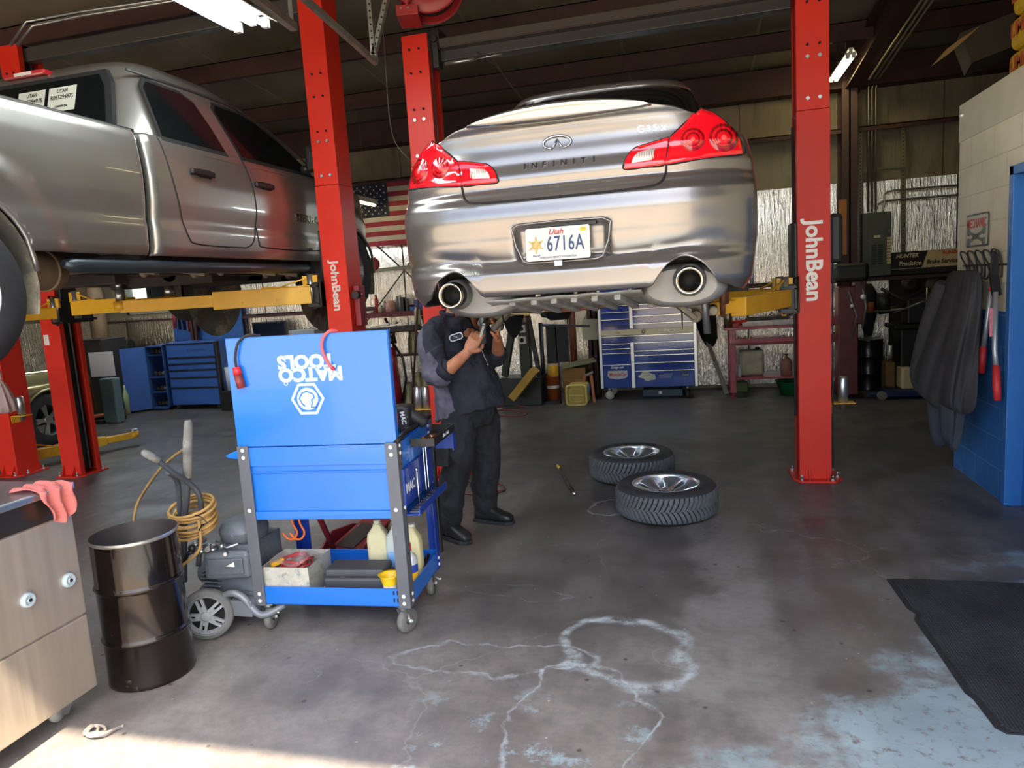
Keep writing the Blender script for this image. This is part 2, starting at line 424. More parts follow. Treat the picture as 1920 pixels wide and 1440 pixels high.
# girts, columns, purlins, rafters
PRI = mat('red_oxide_primer', '3c2421', .6, var=.2, vscale=4)
n = 30
for z in (1.42, 3.30):
    for xa, xb in ((-13, -9.75), (-9.55, -8.12), (-8.1, 6.2)) if z < 2 else ((-13, 6.2),):
        if z < 2 and xa != -8.1: continue
        n += 1; mb = MB(); mb.box((xa, YB-.20, z), (xb, YB-.02, z+.012)); mb.box((xa, YB-.20, z-.045), (xb, YB-.19, z+.012)); struct(mb.build('trim_%d' % n, PRI))
n += 1; mb = MB(); mb.box((-13, YB-.26, EZ-.36), (6.2, YB-.02, EZ-.02)); struct(mb.build('trim_%d' % n, PRI))
for x in (-8.0, -1.45, 1.9):
    n += 1; mb = MB(); w_ = .18 if x > 0 else .12
    mb.box((x-w_/2, YB-.34, 0), (x+w_/2, YB-.32, roofz(YB)-.3)); mb.box((x-w_/2, YB-.05, 0), (x+w_/2, YB-.03, roofz(YB)-.3)); mb.box((x-.01, YB-.34, 0), (x+.01, YB-.03, roofz(YB)-.3))
    struct(mb.build('trim_%d' % n, PRI))
for x in (-8.0, 1.95):
    n += 1; mb = MB()
    y0, y1 = YB-.05, hy
    for dz, t in ((-.42, .015), (-.12, .015)):
        mb.add([(x-.10, y0, roofz(y0)+dz), (x+.10, y0, roofz(y0)+dz), (x+.10, y1, roofz(y1)+dz), (x-.10, y1, roofz(y1)+dz), (x-.10, y0, roofz(y0)+dz+t), (x+.10, y0, roofz(y0)+dz+t), (x+.10, y1, roofz(y1)+dz+t), (x-.10, y1, roofz(y1)+dz+t)], [(0,3,2,1),(4,5,6,7),(0,1,5,4),(1,2,6,5),(2,3,7,6),(3,0,4,7)])
    mb.add([(x-.006, y0, roofz(y0)-.42), (x+.006, y0, roofz(y0)-.42), (x+.006, y1, roofz(y1)-.42), (x-.006, y1, roofz(y1)-.42), (x-.006, y0, roofz(y0)-.12), (x+.006, y0, roofz(y0)-.12), (x+.006, y1, roofz(y1)-.12), (x-.006, y1, roofz(y1)-.12)], [(0,3,2,1),(4,5,6,7),(0,1,5,4),(1,2,6,5),(2,3,7,6),(3,0,4,7)])
    struct(mb.build('trim_%d' % n, PRI))
for k in range(8):
    y = YB-1.35-k*1.45; n += 1; mb = MB(); z = roofz(y)
    mb.box((-13, y-.04, z-.24), (6.2, y-.03, z-.03)); mb.box((-13, y-.09, z-.24), (6.2, y-.03, z-.23)); mb.box((-13, y-.04, z-.04), (6.2, y+.03, z-.03))
    struct(mb.build('trim_%d' % n, PRI))
RF, g, b = newmat('roof_vinyl_insulation', .5)
P, X, Y, Z = g.coords()
seam = g.ramp(g.math('ABSOLUTE', g.math('SUBTRACT', g.math('FRACT', g.math('MULTIPLY', X, .66)), .5)), .02, .0)
n1 = g.noise(P, .9, 6)
c = g.mix(g.ramp(n1, .3, .7), srgb('625b4e'), srgb('817a6c'))
c = g.mix(g.math('MULTIPLY', seam, .6), c, srgb('9a9486'))
g.L.new(c, b.inputs['Base Color']); g.bump(g.math('ADD', n1, g.math('MULTIPLY', seam, .6)), .5, .05, b)
mb = MB(); y0, y1 = YB+.2, hy-.2
mb.add([(-13.2, y0, roofz(y0)), (6.4, y0, roofz(y0)), (6.4, y1, roofz(y1)), (-13.2, y1, roofz(y1)), (-13.2, y0, roofz(y0)+.12), (6.4, y0, roofz(y0)+.12), (6.4, y1, roofz(y1)+.12), (-13.2, y1, roofz(y1)+.12)],
       [(0,3,2,1),(4,5,6,7),(0,1,5,4),(1,2,6,5),(2,3,7,6),(3,0,4,7)])
struct(mb.build('ceiling', RF))
# window in the back wall
GL = mat('window_glass', 'ffffff', .02, trans=1.)
x0, x1, z0, z1 = WIN
fm = mat('window_frame_paint', '9b9482', .5)
mb = MB()
for a, b_ in (((x0, YB-.02, z0), (x0+.05, YB+.12, z1)), ((x1-.05, YB-.02, z0), (x1, YB+.12, z1)), ((x0, YB-.02, z0), (x1, YB+.12, z0+.05)), ((x0, YB-.02, z1-.05), (x1, YB+.12, z1)), ((x1-.58, YB, z0), (x1-.51, YB+.1, z1))):
    mb.box(a, b_)
wf = struct(mb.build('window_1', fm))
MB().box((x0+.05, YB+.05, z0+.05), (x1-.05, YB+.056, z1-.05)).build('window_pane', GL, wf)

# ---- masonry office on the right
BK, g, b = newmat('painted_block', .6)
P, X, Y, Z = g.coords()
cv = g.N.new('ShaderNodeCombineXYZ'); g.L.new(g.math('ADD', X, Y), cv.inputs[0]); g.L.new(Z, cv.inputs[1])
bt = g.N.new('ShaderNodeTexBrick'); bt.inputs['Scale'].default_value = 1.; bt.inputs['Brick Width'].default_value = .406; bt.inputs['Row Height'].default_value = .203
bt.inputs['Mortar Size'].default_value = .004; bt.inputs['Mortar Smooth'].default_value = .3; bt.offset = .5
g.L.new(cv.outputs[0], bt.inputs['Vector'])
mort = bt.outputs['Fac']; gr = g.noise(P, 55, 6, .7); lg = g.noise(P, 3, 6)
isup = g.ramp(Z, 1.240, 1.244)
cream = g.mix(g.ramp(lg, .3, .7), srgb('ded2b2'), srgb('ebe1c6')); cream = g.mix(g.math('MULTIPLY', mort, .3), cream, srgb('a89b80'))
cream = g.mix(g.ramp(g.noise(P, 7, 9, .7), .62, .72, 0, .4), cream, srgb('9c8c6c'))
blue = g.mix(g.ramp(lg, .3, .7), srgb('2a62a4'), srgb('3472b4')); blue = g.mix(g.math('MULTIPLY', mort, .55), blue, srgb('6f9cc8'))
blue = g.mix(g.math('MULTIPLY', g.ramp(g.noise(P, 14, 8, .8), .60, .68), g.ramp(Z, .22, .05)), blue, srgb('b5bcc0'))
blue = g.mix(g.ramp(g.noise(P, 40, 3, .8), .74, .78), blue, srgb('c0c8d0'))
g.L.new(g.mix(isup, blue, cream), b.inputs['Base Color'])
g.bump(g.math('ADD', g.math('MULTIPLY', gr, .25), g.math('MULTIPLY', mort, -1.)), .7, .006, b)
XW, YN, YF, WH = 1.89, 5.12, 6.06, 2.69
mb = MB()
mb.box((XW, YN, 0), (XW+.2, YF, WH-.26))                      # pier between door and corner
mb.box((XW, hy, 2.09), (XW+.2, YN, WH-.26))
mb.box((XW, hy, 0), (XW+.2, YN-1.0, 2.09))
mb.box((XW+.2, YF-.2, 0), (5.2, YF, WH-.26))                  # return wall
mb.box((5.0, hy, 0), (5.2, YF, WH-.26))
struct(mb.build('wall_office', BK))
mb = MB(); mb.box((XW-.005, hy, WH-.26), (5.2, YF+.005, WH)); struct(mb.build('trim_1', mat('fascia_board', 'd2c9ae', .6, var=.06)))
MB().sph((XW-.012, YF-.07, WH-.08), .018).build('screw_cap', mat('screw', 'e0ddd0', .3, .4), bpy.data.objects['trim_1'])
BLU = mat('door_blue', '2f6fb4', .45, var=.06, dirt='b9c2c8', dscale=30, dthr=.74)
mb = MB(); mb.box((XW-.018, YN-.055, 0), (XW+.21, YN+.0, 2.13)); mb.box((XW-.018, YN-1.0, 0), (XW+.21, YN-.945, 2.13)); mb.box((XW-.018, YN-1.0, 2.075), (XW+.21, YN, 2.13))
dr = struct(mb.build('door_1', BLU, bevel=.004))
MB().box((XW+.08, YN-.945, .01), (XW+.125, YN-.055, 2.075)).build('door_leaf', BLU, dr, bevel=.003)
MB().cyl((XW+.08, YN-.87, 1.02), (XW+.02, YN-.87, 1.02), .012).sph((XW+.0, YN-.87, 1.02), .028).build('door_knob', ZINC, dr)
# ================================================================== TWO-POST LIFTS
LY = 5.75                        # centre of all columns, front face at 5.62
STK = mat('sticker_white', 'dfdcd4', .5, var=.05)
def column(name, label, x, sgn, h, joint=None, size=.15, group=None, lettering=True, plate=True):
    """sgn=+1: closed web on the +X side, open channel towards -X. x = centre of the column"""
    t = thing(name, label, 'lift post', (x, LY, 0), 0, group)
    a, d, k = .112, .13, .006
    def fr(px, py, h_): return (px*sgn, py, h_)
    def chan(mb, z0, z1, e=0):
        A = a+e; D = d+e
        P_ = [(-A, -D), (A, -D), (A, D), (-A, D), (-A, D-.055), (-A+k, D-.055), (-A+k, D-k), (A-k, D-k), (A-k, -D+k), (-A+k, -D+k), (-A+k, -D+.055), (-A, -D+.055)]
        # non-convex cap is fine as one n-gon in Cycles
        mb.prism(P_, z0, z1, fr)
    mb = MB(); chan(mb, .015, joint or h); mb.build('column', RED, t, bevel=.004)
    if joint:
        mb = MB(); chan(mb, joint+.003, h, -.003); mb.build('column_extension', RED, t, bevel=.004)
    for z in ((joint+.08, joint+.36, joint+.44, joint+.72, joint+.9) if joint else (h-.25, h-.55)):
        for q in (-.035, .045):
            big = joint and z < joint+.4
            MB().cyl((q*sgn, -d-.010, z), (q*sgn, -d, z), .013 if big else .009, n=10).build('column_bolt' if big else 'column_hole', ZINC if big else DARK, t)
    if plate:
        mb = MB(); P_ = [(-.16, -.12), (-.11, -.20), (.13, -.20), (.19, -.12), (.19, .17), (.13, .21), (-.11, .21), (-.16, .17)]
        mb.prism(P_, 0, .016, fr)
        bp = mb.build('base_plate', RED, t, bevel=.003)
        for q, r in ((-.10, -.165), (.115, -.165), (.165, -.06), (-.135, .12), (.165, .12)):
            mb = MB(); mb.cyl((q*sgn, r, .016), (q*sgn, r, .03), .016, n=6, sm=False); mb.cyl((q*sgn, r, .03), (q*sgn, r, .055), .008, n=8); mb.build('anchor_bolt', ZINC, bp)
        mb = MB()
        for q in (-d-.002, d+.002):
            for r in (-.05, .08):
                s_ = -1 if q < 0 else 1
                mb.add([(r*sgn, q, .016), (r*sgn, q+s_*.05, .016), (r*sgn, q, .12), ((r+.006)*sgn, q, .016), ((r+.006)*sgn, q+s_*.05, .016), ((r+.006)*sgn, q, .12)], [(0,1,2),(5,4,3),(0,3,4,1),(1,4,5,2),(2,5,3,0)])
        mb.build('gusset', RED, t)
    # carriage slot: dark slide blocks, cable and hydraulic hose inside
    mb = MB(); mb.box((-.06*sgn, -.075, .05), ((a-k)*sgn, .075, h-.15)); mb.build('channel_liner', BLK, t)
    mb = MB(); mb.cyl((-.07*sgn, -.045, .05), (-.07*sgn, -.045, h-.1), .006, n=8); mb.cyl((-.07*sgn, .03, .05), (-.07*sgn, .03, h-.1), .009, n=8)
    mb.build('lift_cable', GALV, t)
    if lettering:
        L_ = size
        zc, cap = lettering
        text('lettering', 'JohnBean', cap, frame((-.005*sgn, -d-.0035, zc), (0, 0, -1), (1, 0, 0)), mat('label_silver', 'c9c6c0', .4, .3), t, bold=.006*cap/.2, ext=.0008, sx=L_)
    return t
# P4 right of the sedan, P3 behind the mechanic, mid post right of the pickup, P1 left of the pickup, P0 of the next bay
zr = 1.64
post_r = column('lift_post', 'tall red lift post standing alone right of the raised sedan', .828, 1, 4.0, joint=2.70, lettering=(1.645, .155), size=1.0)
post_l = column('lift_post', 'red lift post directly behind the mechanic, holding two silver adapters', -2.115, -1, 3.63, joint=2.62, lettering=None)
post_m = column('lift_post', 'tall red lift post in front of the pickup truck, behind the blue cart', -3.0, 1, 4.35, joint=2.55, lettering=(1.705, .105), size=1.08)
post_p1 = column('lift_post', 'red lift post behind the rear of the raised pickup with black slide channel', -6.12, -1, 4.12, lettering=None)
post_p0 = column('lift_post', 'red lift post beside the gold car, partly hidden by the plastic bag', -6.92, 1, 4.12, lettering=None)
MB().box((-.09, -.134, 1.33), (-.03, -.131, 1.43)).build('warning_label', STK, post_p1)

def silver_adapters(parent, x, y, z, sgn, n=2):
    """yellow wire holder with silver stack adapters on the outer side of a post"""
    h = MB(); h.box((x, y-.05, z), (x+sgn*.17, y+.05, z+.006)); h.box((x, y-.05, z-.07), (x+sgn*.006, y+.05, z+.006))
    h.build('adapter_holder', YEL, parent)
    mb = MB()
    for i in range(n):
        cx = x+sgn*(.09 if n == 1 else .06+.075*i)
        mb.lathe([(.0, z-.05), (.022, z-.05), (.022, z+.0), (.036, z+.007), (.036, z+.19), (.028, z+.2), (.0, z+.2)], (cx, y-.0, 0), n=18)
    mb.build('adapter', ZINC, parent)
silver_adapters(post_r, .115, -.05, .58, 1, 1)
silver_adapters(post_l, -.115, -.05, .60, -1, 2)
silver_adapters(post_p0, .115, -.06, .62, 1, 1)
# black power unit behind the right post, hoses
mb = MB(); mb.box((.118, -.02, 1.62), (.215, .16, 1.98)); mb.build('lock_cover', mat('cover_black', '1e1f22', .5), post_r, bevel=.03)
mb = MB(); mb.tube([(-.135, -.10, .5), (-.135, -.10, 2.6)], .008, n=8); mb.tube([(.125, -.11, .1), (.125, -.11, 1.5), (.13, -.09, 1.62)], .006, n=8); mb.build('hydraulic_hose', RUB, post_r)
mb = MB(); mb.tube([(.13, -.12, 3.6), (.14, -.13, 2.4), (.13, -.12, 1.0)], .006, n=8); mb.build('hydraulic_hose', RUB, post_l)
mb = MB(); mb.box((.118, -.06, 1.35), (.17, .06, 1.7)); mb.cyl((.17, -.04, 1.62), (.20, -.04, 1.62), .012); mb.build('lock_cover', DRED, post_m, bevel=.006)
mb = MB(); mb.cyl((.15, -.10, 1.62), (.15, -.04, 1.62), .035); mb.build('cable_pulley', BLK, post_m)
# head bracket on the left post + shutoff switch
mb = MB(); mb.box((.06, -.10, 3.50), (.20, .10, 3.66)); mb.box((.14, -.12, 3.36), (.19, -.02, 3.55)); mb.cyl((.16, -.13, 3.58), (.16, -.10, 3.58), .025); mb.build('head_bracket', BLK, post_l, bevel=.004)

# overhead cross beams
BEAM = mat('beam_black', '242223', .4, var=.15)
t = thing('overhead_beam', 'black overhead crossbeam joining the two posts above the raised sedan', 'crossbeam', (0, LY, 0))
MB().box((-1.93, -.06, 3.42), (.70, .06, 3.57)).build('beam', BEAM, t, bevel=.006)
MB().box((-1.90, -.15, 3.50), (.70, -.135, 3.56)).box((-1.9, -.14, 3.495), (.70, -.06, 3.50)).build('cable_tray', mat('tray_brown', '3b3330', .4), t)
mb = MB(); mb.cyl((-1.86, -.16, 3.365), (-1.62, -.16, 3.365), .014); mb.cyl((-1.62, -.16, 3.365), (-1.40, -.16, 3.375), .005); mb.build('shutoff_bar', ZINC, t)
MB().tube([(-1.62, -.10, 3.44), (-1.45, -.12, 3.30), (-1.32, -.12, 3.10)], .004, n=6).build('switch_cord', RUB, t)
t = thing('overhead_beam', 'dark overhead crossbeam above the cab of the pickup truck', 'crossbeam', (0, LY, 0))
MB().box((-6.05, -.05, 3.98), (-3.07, .05, 4.10)).build('beam', mat('beam_grey', '4d4c4b', .35, .3), t, bevel=.006)

# ---- lift arms
def arm(post, p, q, r, z0, w0=.10, h0=.12, padh=.12, pad_r=.05, label=None):
    """swing arm (a part of its post) from pivot p, through q (end of the outer tube) to the pad at r"""
    T = Matrix.Translation(Vector((p[0], p[1], z0))-post.location)
    o = Vector((p[0], p[1], 0))
    P_, Q, R2 = Vector((0,0,0)), Vector((q[0]-o.x, q[1]-o.y, 0)), Vector((r[0]-o.x, r[1]-o.y, 0))
    def mb_(): m_ = MB(); m_.M = T; return m_
    t = mb_().bar(P_, Q, w0, h0).bar(Vector((0,0,h0/2)), Q*.5+Vector((0,0,h0/2+.004)), w0*1.15, .012).build('lift_arm', YEL, post, bevel=.006)
    if label: t['label'] = label
    mb_().bar(Q*.9, R2, w0*.74, h0*.68).build('inner_tube', YEL, t, bevel=.005)
    s = mb_(); s.bar(Vector((0, 0, h0/2)), Vector((0, 0, h0/2+.09)), w0*1.1, .02); s.bar(Vector((0,0,h0/2+.08)), Q*.3+Vector((0, 0, h0/2+.01)), .012, .012)
    s.build('arm_brace', YEL, t)
    mb_().cyl((0, 0, -h0/2-.03), (0, 0, h0/2+.10), .03).build('pivot_pin', ZINC, t)
    mb_().cyl(R2+Vector((0, 0, -.03)), R2+Vector((0, 0, .045)), pad_r*1.15).build('pad_seat', YEL, t)
    mb = mb_(); mb.lathe([(0, .0), (pad_r*.75, 0), (pad_r*.75, padh*.6), (pad_r*.6, padh*.62), (pad_r*.6, padh*.9), (pad_r*1.1, padh*.92), (pad_r*1.1, padh), (0, padh)], R2+Vector((0, 0, .04)), n=20)
    mb.build('lift_pad', ZINC, t)
    return t
def carriage(post, sgn, z, h=.55):
    def mb_(): m_ = MB(); m_.M = Matrix.Translation((0, 0, z)); return m_
    t = mb_().box((-.15*sgn, -.095, -.1), (-.06*sgn, .095, h)).box((-.22*sgn, -.19, -.11), (-.13*sgn, .19, .11)).build('slide_carriage', BLK, post, bevel=.006)
    mb = mb_()
    for yy in (-.16, .16):
        mb_().box((-.24*sgn, yy-.05, .07), (-.13*sgn, yy+.05, .095)).box((-.24*sgn, yy-.05, -.095), (-.13*sgn, yy+.05, -.07)).box((-.145*sgn, yy-.05, -.08), (-.13*sgn, yy+.05, .08)).build('arm_bracket', BLK, t)
    mb.tube([(-.15*sgn, -.14, .14), (-.12*sgn, -.20, .16), (-.12*sgn, -.20, -.10), (-.2*sgn, -.22, -.12)], .010, n=8)
    mb.build('hose_guard', BLK, t); return t
carriage(post_r, 1, 1.38); carriage(post_l, -1, 1.38); carriage(post_m, 1, 1.64); carriage(post_p1, -1, 1.64)
arm(post_r, (.62, 5.58), (.25, 4.72), (.02, 4.60), 1.385, padh=.05)
arm(post_r, (.62, 5.92), (.2, 6.6), (-.05, 6.9), 1.385, padh=.05)
arm(post_l, (-1.92, 5.92), (-1.55, 6.5), (-1.20, 6.9), 1.385, padh=.05)
arm(post_l, (-1.92, 5.58), (-1.62, 5.2), (-1.35, 5.0), 1.385, padh=.05)
arm(post_m, (-3.22, 5.58), (-3.95, 5.25), (-4.62, 4.95), 1.645, w0=.13, h0=.15, padh=.17)
arm(post_p1, (-5.72, 5.58), (-4.9, 5.35), (-4.35, 5.2), 1.665, w0=.12, h0=.13, padh=.14)
arm(post_p1, (-5.9, 5.50), (-6.1, 5.1), (-6.05, 4.85), 1.63, w0=.12, h0=.10, padh=.15)
arm(post_m, (-3.22, 5.92), (-3.6, 6.6), (-3.75, 7.1), 1.645, w0=.12, h0=.13, padh=.11)
arm(post_p0, (-7.06, 6.0), (-6.80, 6.75), (-6.66, 7.05), .12, w0=.12, h0=.10, padh=.03)

# ---- red hose reel above the left post
t = thing('hose_reel', 'round dark red hose reel hanging above the left post of the sedan lift', 'hose reel', (-1.86, 5.35, 3.87), .25)
RR_ = mat('reel_red', '8f2226', .45, var=.08)
mb = MB()
for s_ in (-.11, .11):
    mb.lathe([(.05, 0), (.10, -.004), (.115, .012*(1 if s_ > 0 else -1)), (.24, .012*(1 if s_ > 0 else -1)), (.25, 0), (.25, .006), (.235, .004)], (0, s_, 0), (0, 1, 0), n=40)
mb.build('reel_flange', RR_, t)
mb = MB(); mb.lathe([(.16, -.10), (.20, -.09), (.205, 0), (.20, .09), (.16, .10)], (0, 0, 0), (0, 1, 0), n=36); mb.build('wound_hose', RUB, t)
mb = MB(); mb.bar((-.02, -.15, .02), (-.16, -.15, -.21), .012, .08, (0, 1, 0)); mb.box((-.24, -.17, -.27), (-.08, .10, -.20)); mb.bar((-.02, -.15, .02), (.0, -.12, .1), .06, .012)
mb.build('reel_bracket', RR_, t, bevel=.003)
for i in range(2): MB().cyl((-.20+.05*i, -.178, -.225), (-.20+.05*i, -.17, -.225), .008).build('bracket_bolt', ZINC, t)
# pendant hanger under roof at frame top: V of slotted angle
t = thing('slotted_angle_hanger', 'V-shaped slotted steel angle hanger below the roof, left of the red reel', 'hanger', (-2.28, 5.0, 0))
def slotted(mb, p, q, w=.04):
    p, q = Vector(p), Vector(q)
    mb.bar(p, q, w, .003, (0, 1, 0), 0); mb.bar(p+Vector((w/2, 0, 0)), q+Vector((w/2, 0, 0)), .003, w, (0, 1, 0), 0)
    L_ = (q-p).length; k = int(L_/.045)
    for i in range(k):
        c = p+(q-p)*((i+.5)/k)
        mb.cyl(c+Vector((0, -.005, 0)), c+Vector((0, .003, 0)), .007, n=8, mi=1)
a0 = atY(693, 0, 5.0); a1 = atY(700, 102, 5.0); a2 = atY(742, 0, 5.0)
o_ = Vector((-2.28, 5.0, 0))
for nm, p, q in (('hanger_upright', a0+Vector((0, 0, .9)), a1), ('hanger_diagonal', a2+Vector((.2, 0, .75)), a1)):
    mb = MB(); slotted(mb, p-o_, q-o_); mb.build(nm, [GALV, DARK], t)
# ---- fluorescent fixtures (seen ones first; hidden ones added to brighten the back)
TUBE = mat('lit_tube', 'ffffff', .5, emit='f2fbff', estr=26)
FIX = mat('fixture_white', 'd8dcd6', .45)
TUBEY = mat('lit_tube_warm', 'ffffff', .5, emit='ffe9a8', estr=14)
def fixture(name, label, x, y0, y1, z, tubes=(-.10, .10), group=None, hw=.17, mt=None):
    t = thing(name, label, 'light fixture', (x, y0, z), 0, group)
    L_ = y1-y0
    mb = MB(); mb.prism([(-hw, .0), (-hw*.4, .06), (hw*.4, .06), (hw, .0), (hw, .008), (hw*.4, .075), (-hw*.4, .075), (-hw, .008)], 0, L_, lambda x_, z_, h: (x_, h, z_)); mb.box((-.02, 0, .0), (.02, L_, .06))
    mb.build('housing', FIX, t)
    for q in tubes:
        mb = MB(); mb.cyl((q, .04, -.012), (q, L_-.04, -.012), .019, n=12); tb = mb.build('tube', mt or TUBE, t)
    for yy in (.02, L_-.02):
        for q in tubes: MB().box((q-.02, yy-.018, -.03), (q+.02, yy+.018, .03)).build('tube_socket', WHT, t)
    for yy in (.3, L_-.3): MB().cyl((0, yy, .07), (0, yy, roofz(y0+yy)-z-.03), .003, n=6).build('hanging_wire', GALV, t)
    return t
fixture('light_fixture', 'long lit two-tube fluorescent fixture hanging over the pickup cab', -2.70, 1.9, 4.30, 3.36)
fixture('light_fixture', 'lit fluorescent fixture under the roof, yellowish, beside the right lift post', 1.70, 8.9, 9.95, 3.87, tubes=(-.03, .03), hw=.06, mt=TUBEY)
fixture('light_fixture', 'lit fluorescent fixture glowing in front of the flag on the far wall', -4.55, 8.75, 9.95, 2.93, tubes=(0,), hw=.05, mt=TUBEY)
fixture('light_fixture', 'added fluorescent light hidden behind the sedan to brighten the blue cabinet and foil', -.75, 8.3, 9.3, 2.62)  # unseen lamp added to light the foil and cabinet
fixture('light_fixture', 'added fluorescent light hidden behind the pickup to brighten the back wall', -5.8, 8.2, 9.4, 2.55)  # unseen lamp added as fill for the back wall
fixture('light_fixture', 'added fluorescent fixture brightening the far left bay with the gold car', -8.4, 8.0, 9.4, 2.75)  # extra lamp added to lift the light at the back left
# galvanised rails next to the fixture
t = thing('strut_rail', 'grey steel strut rail hanging beside the lit fixture over the pickup', 'rail', (-2.38, 4.0, 3.5))
MB().bar((-.02, -1.6, -.02), (-.16, .52, -.10), .05, .05).build('rail', GALV, t)
mb = MB(); mb.bar((-.16, .50, -.10), (-.16, .50, .55), .03, .004); mb.bar((-.05, -.4, 0), (-.05, -.4, .9), .03, .004); mb.build('rail_hanger', GALV, t)
t = thing('strut_rail', 'grey steel strut running diagonally across the upper end of the red post before the pickup', 'rail', (-2.2, 4.4, 3.5))
P_, Q_ = atY(540, -30, 4.6), atY(706, 118, 5.3)
MB().bar(P_-Vector((-2.2, 4.4, 3.5)), Q_-Vector((-2.2, 4.4, 3.5)), .04, .04).build('rail', GALV, t)
MB().bar(Q_-Vector((-2.2, 4.4, 3.5)), Q_-Vector((-2.2, 4.4, 3.5))+Vector((0, 0, 1.1)), .03, .004).build('rail_hanger', GALV, t)
# dark overhead door panel stored under the roof at top left with its tracks
t = thing('overhead_door', 'raised dark overhead garage door with bright edges above the pickup', 'garage door', (-4.6, 2.6, 3.92))
MB().box((-1.5, -2.4, 0), (1.2, .3, .05)).build('door_panel', mat('door_panel_grey', '43484c', .5, .2), t, bevel=.004)
mb = MB()
for x in (-1.56, 1.26): mb.tube([(x, -2.4, .02), (x, .15, .02), (x, .35, .0)], .014, n=8)
mb.build('door_track', GALV, t)
t = thing('conduit', 'two bright bent conduits under the roof above the pickup bed', 'conduit', (-4, 5.2, 0))
for i, dx in enumerate((0, .06)):
    p = [atY(20+12*i, 85, 5.2), atY(50+12*i, 40+8*i, 5.2), atY(150, 22+8*i, 5.2), atY(300, 0+6*i, 5.2), atY(420, -20+6*i, 5.2)]
    MB().tube([q-Vector((-4, 5.2, 0)) for q in p], .014, n=8).build('conduit_run', ZINC, t)
# ================================================================== THE RAISED SEDAN
def metallic(name, c, c2, rough=.28):
    M, g, b = newmat(name, rough, .75)
    P, X, Y, Z = g.coords()
    n_ = g.noise(P, 2.2, 6)
    g.L.new(g.mix(g.ramp(n_, .35, .7), srgb(c), srgb(c2)), b.inputs['Base Color'])
    b.inputs['Coat Weight'].default_value = .6; b.inputs['Coat Roughness'].default_value = .05
    return M
PAINT = metallic('sedan_silver', '86817e', '8c8784')
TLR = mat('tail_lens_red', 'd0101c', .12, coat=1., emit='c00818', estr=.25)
TLD = mat('tail_lens_deep', '9c0813', .10, coat=1.)
TLC = mat('reverse_lens', 'd8cfc6', .2, coat=.8)
CGL = mat('car_glass', '0e1112', .08, spec=.14)
SEAM = mat('panel_gap', '141414', .8)
UND = mat('underbody_grey', '8d8a85', .6, .3, var=.25, vscale=14)
SHIELD = mat('heat_shield', 'c4b799', .6, .1, var=.15, vscale=10, bump=.3, bscale=20)
MUF = mat('muffler_steel', '7d7a77', .45, .5, var=.2, vscale=6)
PR = [(.20,.10),(.26,.03),(.32,.0),(.39,.0),(.43,.022),(.46,.034),(.56,.022),(.66,.012),(.72,.02),(.77,.055),(.80,.075),(.84,.07),(.92,.09),(1.0,.10),(1.06,.095),(1.10,.07),(1.16,.06)]
WD = [(.2,.82),(.3,.88),(.5,.91),(.7,.91),(.85,.90),(.95,.875),(1.05,.83),(1.16,.78)]
def lerp_t(T, z):
    if z <= T[0][0]: return T[0][1]
    for (a, p), (b_, q) in zip(T, T[1:]):
        if z <= b_:
            t = (z-a)/(b_-a); t = t*t*(3-2*t) if T is PR else t
            return p+(q-p)*t
    return T[-1][1]
def sstep(a, b_, x):
    t = min(1, max(0, (x-a)/(b_-a))); return t*t*(3-2*t)
def recess(x, z):
    return .040*sstep(.245, .195, abs(x))*sstep(.435, .465, z)*sstep(.625, .585, z)
def crease(x, z):
    # "smile" line: upper panel leans out above it, ledge below
    zc = .44+.06*abs(x/.7)**2.5
    return .016*math.exp(-((z-zc)/.026)**2)*sstep(.80, .45, abs(x))
def ry(x, z, dent=True):
    wd = lerp_t(WD, z); t = min(abs(x)/wd, 1.0); n_ = 4.2
    y = lerp_t(PR, z)+.06*t*t+.52*(1-(1-t**n_)**(1/n_))
    return y+((recess(x, z)+crease(x, z)) if dent else 0)
def ztop(x): return 1.145-.20*(abs(x)/.88)**2.4
def zbot(x):
    ax = abs(x); b_ = .285-.05*sstep(.70, .86, ax)
    if abs(ax-.56) < .16: b_ = max(b_, .27+.150*(1-((ax-.56)/.16)**2))
    return b_
CARO = (-.61, 3.35, 1.27)
car = thing('sedan', 'silver sedan raised on the lift, seen from behind with both rear wheels off', 'car', CARO)
car.rotation_euler = (R_(1.4), 0, 0)
LEN = 4.75
def ring_pt(i, N):
    """plan direction: i in 0..N; first half is the rear from right to left, then left side, front, right side"""
    pass
# rear + sides shell: u from right side front (0) round the rear to left side front (1)
NU, NV = 220, 120
def shell(u, v):
    # param across: 0..0.14 right side, .14..0.86 rear, .86..1 left side
    if .14 <= u <= .86:
        a = (u-.14)/.72*2-1                       # -1..1
        s = math.sin(a*PI/2)*(.86)+a*.14          # cluster samples at the corners
        sgn = -1 if s < 0 else 1
        t = min(.9995, abs(s))
        x0 = -sgn*t
        xx = x0*.90
        z = zbot(xx)+(ztop(xx)-zbot(xx))*v
        wd = lerp_t(WD, z); x = x0*wd
        z = zbot(x)+(ztop(x)-zbot(x))*v
        return (x, ry(x, z), z)
    q = (.14-u)/.14 if u < .14 else (u-.86)/.14
    sg = 1 if u < .14 else -1
    zb = .235-.0*q; zt = .93+.03*q
    z = zb+(zt-zb)*v
    wd = lerp_t(WD, z)
    y0 = ry(.9995*wd, z)
    y = y0+(4.05-y0)*q
    x = wd*(1-.04*max(0, q-.75)**2*4)
    return (x*sg, y, z)
RA, FA = 1.06, 3.92
def keep_arch(u, v):
    if .14 <= u <= .86: return True
    p = shell(u, v)
    for a in (RA, FA):
        if (p[1]-a)**2+(p[2]-.33)**2 < .345**2: return False
    return True
mb = MB(); mb.grid(shell, NU, NV, keep=keep_arch)
body = mb.build('body_shell', PAINT, car, recalc=False)
